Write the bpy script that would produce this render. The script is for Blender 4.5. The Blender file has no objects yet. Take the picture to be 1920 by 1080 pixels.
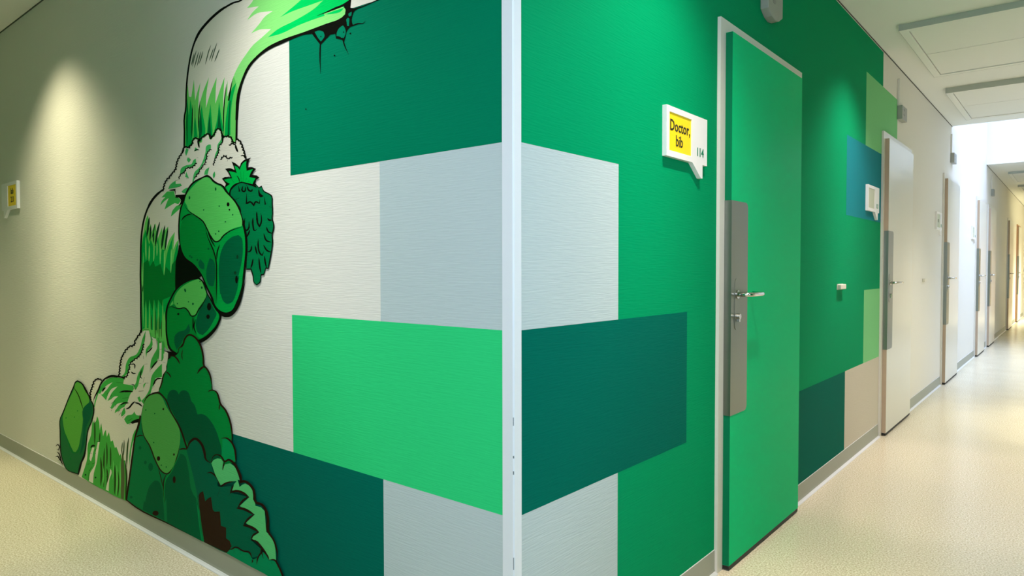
import bpy, bmesh, math, random
from mathutils import Vector, Matrix
from mathutils.geometry import tessellate_polygon
random.seed(4)
PI = math.pi
sc = bpy.context.scene
col = sc.collection
R = math.radians

# ------------------------------------------------------------------ camera
CAM_LOC = Vector((1.0555, -1.2746, 1.1615))
cd = bpy.data.cameras.new('camera'); cam = bpy.data.objects.new('camera', cd); col.objects.link(cam)
cd.sensor_width = 36.0; cd.lens = 1280.43 / 1920 * 36.0; cd.clip_start = 0.02; cd.clip_end = 200
yaw, pitch, roll = R(-39.7426), R(-1.6009), R(-0.0846)
fw = Vector((math.sin(yaw)*math.cos(pitch), math.cos(yaw)*math.cos(pitch), math.sin(pitch)))
r0 = Vector((math.cos(yaw), -math.sin(yaw), 0)); u0 = r0.cross(fw)
rt = r0*math.cos(roll) + u0*math.sin(roll); up = -r0*math.sin(roll) + u0*math.cos(roll)
cam.matrix_world = Matrix(((rt.x, up.x, -fw.x, CAM_LOC.x), (rt.y, up.y, -fw.y, CAM_LOC.y), (rt.z, up.z, -fw.z, CAM_LOC.z), (0, 0, 0, 1)))
sc.camera = cam

# ------------------------------------------------------------------ view, sky, lights
vs = sc.view_settings
vs.view_transform = 'Standard'; vs.look = 'None'; vs.gamma = 1.0; vs.use_curve_mapping = False
vs.exposure = 0.03
sc.cycles.max_bounces = 10; sc.cycles.diffuse_bounces = 6; sc.cycles.glossy_bounces = 4
sc.cycles.sample_clamp_indirect = 6.0
w = bpy.data.worlds.new('sky'); sc.world = w; w.use_nodes = True
bg = w.node_tree.nodes['Background']; bg.inputs[0].default_value = (0.77, 0.85, 1.0, 1); bg.inputs[1].default_value = 1.0

CEIL = 2.647           # ceiling height
CW = 2.1               # corridor width
WARM = (1.0, 0.79, 0.46)
def beam_profile():
    """photometric file of the downlights: bright core, wide skirt cut off near 50 degrees"""
    ang = list(range(0, 91, 2)); cd = []
    for t in ang:
        s2 = math.sin(R(t))**2; e = min(1, max(0, (CUT1 - t)/(CUT1 - CUT0))); e = e*e*(3-2*e)
        cd.append(20*e*0.62/(max(s2, 0.09) + 0.02)**BEAM_N)
    t = bpy.data.texts.new('beam_profile')
    t.write('IESNA:LM-63-2002\nTILT=NONE\n1 1000 1 %d 1 1 2 0 0 0\n1 1 1\n%s\n0\n%s\n' % (len(ang), ' '.join(map(str, ang)), ' '.join('%.2f' % c for c in cd)))
    return t
CUT0, CUT1, BEAM_N = 35, 55, 0.88
BEAM = beam_profile()
def downlight_lamp(x, y, energy, color=None):
    l = bpy.data.lights.new('downlight_beam', 'SPOT'); l.energy = energy; l.color = color or WARM
    l.spot_size = R(120); l.spot_blend = 0.05; l.shadow_soft_size = 0.03
    l.use_nodes = True; N = l.node_tree.nodes; L = l.node_tree.links
    ies = N.new('ShaderNodeTexIES'); ies.mode = 'INTERNAL'; ies.ies = BEAM
    L.new(ies.outputs['Fac'], N['Emission'].inputs['Strength'])
    o = bpy.data.objects.new('downlight_beam', l); col.objects.link(o); o.location = (x, y, CEIL - 0.012)
    return o
def area_lamp(name, loc, rot, sx, sy, energy, color):
    l = bpy.data.lights.new(name, 'AREA'); l.shape = 'RECTANGLE'; l.size = sx; l.size_y = sy; l.energy = energy; l.color = color
    o = bpy.data.objects.new(name, l); col.objects.link(o); o.location = loc; o.rotation_euler = rot
    return o
LEFT_SPOTS = [(-5.4, -0.49, 24), (-3.08, -0.49, 29), (-0.95, -0.49, 22)]
RIGHT_SPOTS = [(0.49, 0.65, 34), (0.49, 3.0, 33), (1.35, 5.09, 52), (1.3, 12.3, 480), (1.3, 14.8, 480), (1.3, 17.3, 280)]  # spot between the near ceiling panels is added to brighten the corridor wall
for a in LEFT_SPOTS: downlight_lamp(*a, color=(1.0, 0.92, 0.61) if a[0] < -2 else (1.0, 0.97, 0.94))
for a in RIGHT_SPOTS: downlight_lamp(*a, color=(1.0, 0.83, 0.72) if a[1] < 2 else (1.0, 0.84, 0.81) if a[1] < 4 else (1.0, 0.96, 0.90) if a[1] < 9 else (1.0, 0.97, 0.80))
WELL_Y0, WELL_Y1, WELL_TOP = 7.209, 10.66, 3.75
area_lamp('skylight_daylight', (CW/2, (WELL_Y0+WELL_Y1)/2, WELL_TOP+0.25), (0, 0, 0), CW-0.1, WELL_Y1-WELL_Y0-0.1, 335, (0.55, 0.67, 1.0))
WIN_Y0, WIN_Y1, WIN_Z0, WIN_Z1 = -1.9, 0.3, 0.9, 2.4
BWX0, BWX1 = 0.1, 1.9
area_lamp('back_window_daylight', ((BWX0+BWX1)/2, -2.7, (WIN_Z0+WIN_Z1)/2), (R(90), 0, 0), BWX1-BWX0, WIN_Z1-WIN_Z0, 62, (0.81, 0.84, 1.0))
area_lamp('window_daylight', (CW+0.3, (WIN_Y0+WIN_Y1)/2, (WIN_Z0+WIN_Z1)/2), (0, R(90), 0), WIN_Z1-WIN_Z0, WIN_Y1-WIN_Y0, 42, (0.52, 0.76, 1.0))

# ------------------------------------------------------------------ materials
def lin(h):
    def f(c):
        c /= 255.0
        return c/12.92 if c <= 0.04045 else ((c+0.055)/1.055)**2.4
    return (f(h[0]), f(h[1]), f(h[2]), 1)
_m = {}
def mat(name, rgb, rough=0.5, metal=0.0, spec=0.5, emit=None):
    if name in _m: return _m[name]
    m = bpy.data.materials.new(name); m.use_nodes = True
    b = m.node_tree.nodes['Principled BSDF']
    b.inputs['Base Color'].default_value = lin(rgb); b.inputs['Roughness'].default_value = rough
    b.inputs['Metallic'].default_value = metal; b.inputs['Specular IOR Level'].default_value = spec
    if emit: b.inputs['Emission Color'].default_value = lin(rgb); b.inputs['Emission Strength'].default_value = emit
    _m[name] = m
    return m
def paint(name, rgb, rough=0.65, bump=0.19, spec=0.02):
    """wall paint on ribbed woven wall covering"""
    if name in _m: return _m[name]
    m = mat(name, rgb, rough, 0, spec); nt = m.node_tree; N = nt.nodes; L = nt.links
    tc = N.new('ShaderNodeTexCoord'); mp = N.new('ShaderNodeMapping'); mp.inputs['Scale'].default_value = (15, 15, 250)
    nz = N.new('ShaderNodeTexNoise'); nz.inputs['Scale'].default_value = 1.0; nz.inputs['Detail'].default_value = 1.5; nz.inputs['Distortion'].default_value = 0.12
    bp = N.new('ShaderNodeBump'); bp.inputs['Strength'].default_value = bump; bp.inputs['Distance'].default_value = 0.004
    L.new(tc.outputs['Object'], mp.inputs['Vector']); L.new(mp.outputs[0], nz.inputs['Vector'])
    L.new(nz.outputs['Fac'], bp.inputs['Height']); L.new(bp.outputs[0], N['Principled BSDF'].inputs['Normal'])
    return m
def speckled(name, base, dark, light, rough=0.22):
    m = mat(name, base, rough, 0, 0.5); nt = m.node_tree; N = nt.nodes; L = nt.links
    tc = N.new('ShaderNodeTexCoord')
    n1 = N.new('ShaderNodeTexNoise'); n1.inputs['Scale'].default_value = 150; n1.inputs['Detail'].default_value = 3; n1.inputs['Roughness'].default_value = 0.65
    r1 = N.new('ShaderNodeValToRGB'); e = r1.color_ramp.elements
    e[0].position = 0.34; e[0].color = lin(dark); e[1].position = 0.66; e[1].color = lin(light)
    x = e.new(0.5); x.color = lin(base)
    n2 = N.new('ShaderNodeTexNoise'); n2.inputs['Scale'].default_value = 3.0; n2.inputs['Detail'].default_value = 2
    mr = N.new('ShaderNodeMapRange'); mr.inputs[3].default_value = rough-0.04; mr.inputs[4].default_value = rough+0.08
    L.new(tc.outputs['Object'], n1.inputs['Vector']); L.new(n1.outputs['Fac'], r1.inputs['Fac']); L.new(r1.outputs['Color'], N['Principled BSDF'].inputs['Base Color'])
    L.new(tc.outputs['Object'], n2.inputs['Vector']); L.new(n2.outputs['Fac'], mr.inputs[0]); L.new(mr.outputs[0], N['Principled BSDF'].inputs['Roughness'])
    return m
def glass(name):
    m = bpy.data.materials.new(name); m.use_nodes = True; nt = m.node_tree; N = nt.nodes; L = nt.links
    N.clear(); o = N.new('ShaderNodeOutputMaterial'); t = N.new('ShaderNodeBsdfTransparent'); g = N.new('ShaderNodeBsdfGlossy'); g.inputs['Roughness'].default_value = 0.02
    f = N.new('ShaderNodeFresnel'); f.inputs['IOR'].default_value = 1.45; mx = N.new('ShaderNodeMixShader')
    L.new(f.outputs[0], mx.inputs[0]); L.new(t.outputs[0], mx.inputs[1]); L.new(g.outputs[0], mx.inputs[2]); L.new(mx.outputs[0], o.inputs[0])
    return m
def brushed(name, rgb, rough=0.34):
    m = mat(name, rgb, rough, 1.0); nt = m.node_tree; N = nt.nodes; L = nt.links
    tc = N.new('ShaderNodeTexCoord'); mp = N.new('ShaderNodeMapping'); mp.inputs['Scale'].default_value = (300, 300, 6)
    nz = N.new('ShaderNodeTexNoise'); nz.inputs['Scale'].default_value = 1; bp = N.new('ShaderNodeBump'); bp.inputs['Strength'].default_value = 0.04
    L.new(tc.outputs['Object'], mp.inputs[0]); L.new(mp.outputs[0], nz.inputs['Vector']); L.new(nz.outputs['Fac'], bp.inputs['Height']); L.new(bp.outputs[0], N['Principled BSDF'].inputs['Normal'])
    return m

M_WHITE = paint('wall_white', (222, 220, 210))
M_CEIL = mat('ceiling_white', (226, 228, 220), 0.7)
M_EDGE_SHADE = mat('panel_edge_shade', (168, 176, 164), 0.5)  # darker than the panels, puts shade on their sides into the colour
M_FLOOR = speckled('linoleum', (208, 199, 172), (174, 163, 132), (236, 230, 208), 0.22)
M_SKIRT = mat('skirting_grey', (156, 160, 146), 0.5)
M_WELD = mat('skirting_weld', (205, 208, 208), 0.4)
M_TRIM = mat('corner_aluminium', (222, 228, 232), 0.4)
M_FRAME = mat('frame_white', (214, 212, 202), 0.38)
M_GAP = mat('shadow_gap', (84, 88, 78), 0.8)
M_DOORG = mat('door_green', (0, 196, 126), 0.3, 0, 0.012)
M_DOORE_SHADE = mat('door_edge_shade_green', (0, 112, 72), 0.5, 0, 0.1)  # darker than the leaf, shade on the edge put into the colour
M_DOORT = mat('door_edge_tan', (178, 158, 134), 0.5)
M_DOORW = mat('door_white', (212, 213, 204), 0.3, 0, 0.5)
M_STEEL = brushed('brushed_steel', (126, 132, 122))
M_CHROME = mat('satin_chrome', (205, 205, 200), 0.16, 1.0)
M_BLACK = mat('black_rubber', (18, 18, 16), 0.6)
M_SIGN = mat('sign_white', (232, 232, 230), 0.35)
M_YELLOW = mat('sign_yellow', (250, 215, 0), 0.5)
M_PALE = mat('sign_pale_insert', (190, 196, 170), 0.5)
M_INK = mat('ink_black', (22, 24, 12), 0.6)
M_NUM = mat('number_green', (0, 122, 84), 0.5)
M_GREYBOX = mat('box_grey', (150, 154, 146), 0.45)
M_GLASS = glass('clear_glass')
M_WOOD = mat('door_wood', (176, 128, 88), 0.45)
BLOCK = {
 'main': paint('paint_green', (0, 145, 93)), 'dark': paint('paint_dark_green', (0, 118, 84)),
 'light': paint('paint_light_green', (46, 202, 122)), 'teal': paint('paint_dark_teal', (0, 100, 84)), 'grey': paint('paint_grey', (182, 197, 197)),
 'sand': paint('paint_off_white', (200, 194, 178)), 'pale': paint('paint_pale_green', (124, 198, 134)), 'bluegreen': paint('paint_blue_green', (26, 126, 136)),
}
PAL = {'white': (226, 222, 206), 'black': (14, 16, 10), 'lgreen': (136, 222, 122), 'lgreen2': (104, 205, 96), 'bgreen': (0, 200, 92),
 'mgreen': (0, 168, 72), 'mgreen2': (66, 186, 84), 'dgreen': (0, 96, 48), 'dkgreen': (0, 122, 46), 'hatch': (70, 92, 66), 'blockdark': (0, 122, 88),
 'streak': (44, 74, 30), 'blackg': (14, 60, 34), 'cave': (4, 18, 6), 'fgreen': (66, 182, 96), 'fgreen2': (66, 176, 76), 'dplant': (0, 118, 66), 'tuft': (0, 178, 72),
 'bgreen2': (0, 160, 66), 'mdgreen': (0, 138, 54), 'dfacet': (0, 96, 58), 'lrock': (92, 204, 98), 'lrock2': (88, 190, 88), 'sgreen': (72, 172, 70),
 'brownstreak': (92, 102, 66), 'drock': (32, 112, 60), 'mossrock': (92, 172, 66), 'dfacet2': (10, 96, 62), 'bush': (0, 134, 58), 'bushshade': (0, 88, 54), 'bush2': (0, 146, 82),
 'brown': (40, 22, 12), 'frock': (8, 122, 68), 'frlight': (0, 140, 76), 'lrock3': (84, 170, 82), 'teal': (0, 98, 70), 'hollow': (50, 34, 20), 'leaf': (90, 196, 122), 'rim': (0, 138, 88)}
def pmat(k): return paint('mural_' + k, PAL[k])

# ------------------------------------------------------------------ helpers
def tag(o, label=None, cat=None, group=None, kind=None):
    if label: o['label'] = label
    if cat: o['category'] = cat
    if group: o['group'] = group
    if kind: o['kind'] = kind
    return o
def obj(name, bm, m, parent=None, smooth=False, bevel=0):
    me = bpy.data.meshes.new(name); bm.normal_update(); bm.to_mesh(me); bm.free()
    for x in (m if isinstance(m, (list, tuple)) else [m]): me.materials.append(x)
    o = bpy.data.objects.new(name, me); col.objects.link(o)
    if parent: o.parent = parent
    if smooth:
        for p in me.polygons: p.use_smooth = True
    if bevel:
        b = o.modifiers.new('bevel', 'BEVEL'); b.width = bevel; b.segments = 2; b.limit_method = 'ANGLE'
    return o
def empty(name, loc=(0, 0, 0)):
    o = bpy.data.objects.new(name, None); col.objects.link(o); o.location = loc; o.empty_display_size = 0.1
    return o
def bx(bm, x0, x1, y0, y1, z0, z1, mi=0):
    v = [bm.verts.new((x, y, z)) for x in (x0, x1) for y in (y0, y1) for z in (z0, z1)]
    for f in ((0, 1, 3, 2), (4, 6, 7, 5), (0, 4, 5, 1), (2, 3, 7, 6), (0, 2, 6, 4), (1, 5, 7, 3)):
        bm.faces.new([v[i] for i in f]).material_index = mi
def box(*a):
    bm = bmesh.new(); bx(bm, *a); return bm
def struct(name, bm, m, parent=None, **k):
    return tag(obj(name, bm, m, parent, **k), kind='structure' if parent is None else None)
def prism(bm, pts, axis, a, b):
    """pts in the plane across axis (x: (y,z), y: (x,z)); extruded from a to b"""
    def P(p, t): return (t, p[0], p[1]) if axis == 'x' else (p[0], t, p[1])
    A = [bm.verts.new(P(p, a)) for p in pts]; B = [bm.verts.new(P(p, b)) for p in pts]
    n = len(pts)
    bm.faces.new(A); bm.faces.new(B[::-1])
    for i in range(n): bm.faces.new((A[i], B[i], B[(i+1) % n], A[(i+1) % n]))
    bmesh.ops.recalc_face_normals(bm, faces=bm.faces)
def tube(bm, path, r, seg=12):
    path = [Vector(p) for p in path]; rings = []; up0 = Vector((0, 0, 1))
    for i, p in enumerate(path):
        d = (path[min(i+1, len(path)-1)] - path[max(i-1, 0)]).normalized()
        a = d.cross(up0); a = a.normalized() if a.length > 1e-4 else Vector((0, 1, 0)); b = a.cross(d)
        rings.append([bm.verts.new(p + r*(math.cos(2*PI*k/seg)*a + math.sin(2*PI*k/seg)*b)) for k in range(seg)])
    for i in range(len(rings)-1):
        for k in range(seg): bm.faces.new((rings[i][k], rings[i][(k+1) % seg], rings[i+1][(k+1) % seg], rings[i+1][k]))
    bm.faces.new(rings[0][::-1]); bm.faces.new(rings[-1])
    bmesh.ops.recalc_face_normals(bm, faces=bm.faces)

# ------------------------------------------------------------------ room shell
XL, YB, YE = -7.0, -2.4, 19.4
bm = bmesh.new(); bx(bm, XL, CW, YB, 0, -0.12, 0); bx(bm, 0, CW, 0, YE, -0.12, 0); struct('floor', bm, M_FLOOR)
bm = bmesh.new(); t = CEIL + 0.10
bx(bm, XL, CW, YB, 0, CEIL, t); bx(bm, 0, CW, 0, WELL_Y0, CEIL, t); bx(bm, 0, CW, WELL_Y1, YE, CEIL, t)
ceiling = struct('ceiling', bm, M_CEIL)
bm = bmesh.new()
bx(bm, -0.1, 0, WELL_Y0-0.1, WELL_Y1+0.1, CEIL, WELL_TOP); bx(bm, CW, CW+0.1, WELL_Y0-0.1, WELL_Y1+0.1, CEIL, WELL_TOP)
bx(bm, 0, CW, WELL_Y0-0.1, WELL_Y0, t, WELL_TOP); bx(bm, 0, CW, WELL_Y1, WELL_Y1+0.1, t, WELL_TOP)
tag(obj('skylight_lining', bm, M_CEIL, ceiling), 'white lining of the skylight well')
wall_left = struct('wall_left', box(XL, -0.15, 0, 0.15, 0, CEIL), M_WHITE)
wall_right = struct('wall_right', box(-0.15, 0, 0, YE, 0, CEIL), M_WHITE)
bm = bmesh.new()
bx(bm, XL, BWX0, YB-0.15, YB, 0, CEIL); bx(bm, BWX1, CW, YB-0.15, YB, 0, CEIL); bx(bm, BWX0, BWX1, YB-0.15, YB, 0, WIN_Z0); bx(bm, BWX0, BWX1, YB-0.15, YB, WIN_Z1, CEIL)
struct('wall_back', bm, BLOCK['main'])
struct('wall_end', box(XL-0.15, XL, YB-0.15, 0.15, 0, CEIL), M_WHITE)
struct('wall_far', box(-0.15, CW+0.15, YE, YE+0.15, 0, CEIL), M_WHITE)
bm = bmesh.new()
bx(bm, CW, CW+0.15, YB-0.15, WIN_Y0, 0, CEIL); bx(bm, CW, CW+0.15, WIN_Y1, 1.8, 0, CEIL); bx(bm, CW, CW+0.15, 1.8, YE, 0, CEIL, 1)
bx(bm, CW, CW+0.15, WIN_Y0, WIN_Y1, 0, WIN_Z0); bx(bm, CW, CW+0.15, WIN_Y0, WIN_Y1, WIN_Z1, CEIL)
struct('wall_opposite', bm, [BLOCK['main'], M_WHITE])
# windows
def window(name, make_bar, make_glass):
    e = tag(empty(name), kind='structure'); obj('window_frame', make_bar, M_FRAME, e); obj('window_pane', make_glass, M_GLASS, e); return e
bm = bmesh.new()
for y0, y1 in ((WELL_Y0, WELL_Y0+0.05), (WELL_Y1-0.05, WELL_Y1)) + tuple((WELL_Y0+(WELL_Y1-WELL_Y0)*k/3-0.02, WELL_Y0+(WELL_Y1-WELL_Y0)*k/3+0.02) for k in (1, 2)): bx(bm, 0.05, CW-0.05, y0, y1, WELL_TOP, WELL_TOP+0.05)
for x0, x1 in ((0, 0.05), (CW-0.05, CW)): bx(bm, x0, x1, WELL_Y0, WELL_Y1, WELL_TOP, WELL_TOP+0.05)
window('window_1', bm, box(0.02, CW-0.02, WELL_Y0+0.02, WELL_Y1-0.02, WELL_TOP+0.055, WELL_TOP+0.061))
bm = bmesh.new()
for y0, y1 in ((WIN_Y0, WIN_Y0+0.05), (WIN_Y1-0.05, WIN_Y1), ((WIN_Y0+WIN_Y1)/2-0.025, (WIN_Y0+WIN_Y1)/2+0.025)): bx(bm, CW+0.03, CW+0.09, y0, y1, WIN_Z0+0.05, WIN_Z1-0.05)
for z0, z1 in ((WIN_Z0, WIN_Z0+0.05), (WIN_Z1-0.05, WIN_Z1)): bx(bm, CW+0.03, CW+0.09, WIN_Y0, WIN_Y1, z0, z1)
window('window_2', bm, box(CW+0.057, CW+0.063, WIN_Y0+0.03, WIN_Y1-0.03, WIN_Z0+0.03, WIN_Z1-0.03))
bm = bmesh.new()
for x0, x1 in ((BWX0, BWX0+0.05), (BWX1-0.05, BWX1)): bx(bm, x0, x1, YB-0.09, YB-0.03, WIN_Z0+0.05, WIN_Z1-0.05)
for z0, z1 in ((WIN_Z0, WIN_Z0+0.05), (WIN_Z1-0.05, WIN_Z1)): bx(bm, BWX0, BWX1, YB-0.09, YB-0.03, z0, z1)
window('window_3', bm, box(BWX0+0.03, BWX1-0.03, YB-0.063, YB-0.057, WIN_Z0+0.03, WIN_Z1-0.03))
# dark strips paint in the shadow gap where walls meet the ceiling
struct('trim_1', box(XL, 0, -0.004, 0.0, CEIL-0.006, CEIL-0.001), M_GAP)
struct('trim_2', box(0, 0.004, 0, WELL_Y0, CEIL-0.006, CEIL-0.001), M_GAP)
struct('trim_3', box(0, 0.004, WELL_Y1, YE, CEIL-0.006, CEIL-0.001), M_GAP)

# ------------------------------------------------------------------ colour blocks
def block_left(u0, u1, z0, z1, key, label, lay=1):
    o = obj('colour_block', box(-u1, -u0, -0.0004*lay, 0.0, z0, z1), BLOCK[key], wall_left); tag(o, label)
def block_right(y0, y1, z0, z1, key, label, lay=1):
    o = obj('colour_block', box(0.0, 0.0004*lay, y0, y1, z0, z1), BLOCK[key], wall_right); tag(o, label)
Z1, Z2, Z3 = 1.4708, 1.0105, 0.5506
UA, UB, UC = 0.9547, 0.4984, 0.4913
TOPZ = CEIL - 0.012
block_left(0.0, UA, Z1, TOPZ, 'dark', 'dark green painted block reaching the ceiling')
block_left(0.0, UB, Z2, Z1, 'grey', 'pale grey painted block at mid height')
block_left(0.0, UA, Z3, Z2, 'light', 'light green painted block')
block_left(UC, 1.95, 0.0, Z3, 'teal', 'dark green painted block above the skirting')
block_left(0.0, UC, 0.0, Z3, 'grey', 'pale grey painted block above the skirting')
YD, YE1 = 0.488, 0.952
block_right(0.0, 3.965, 0.0, TOPZ, 'main', 'large green painted field around the green door')
block_right(0.0, YD, Z2, Z1, 'grey', 'pale grey painted block at mid height', 2)
block_right(0.0, YE1, Z3, Z2, 'teal', 'dark green painted block', 2)
block_right(0.0, YD, 0.0, Z3, 'grey', 'pale grey painted block above the skirting', 2)
block_right(2.05, 3.063, 0.0, 0.5555, 'teal', 'dark green painted block above the skirting past the green door', 2)
block_right(3.063, 3.965, 0.0, 0.5555, 'sand', 'off white painted block above the skirting past the green door', 2)
block_right(3.500, 3.965, 0.5555, 1.0235, 'pale', 'small pale green painted block beside the first white door', 2)
block_right(3.045, 3.965, 1.474, 1.940, 'bluegreen', 'blue green painted block behind the second sign', 2)
block_right(3.495, 4.445, 1.940, 2.402, 'pale', 'pale green painted block above the first white door', 2)


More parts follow.
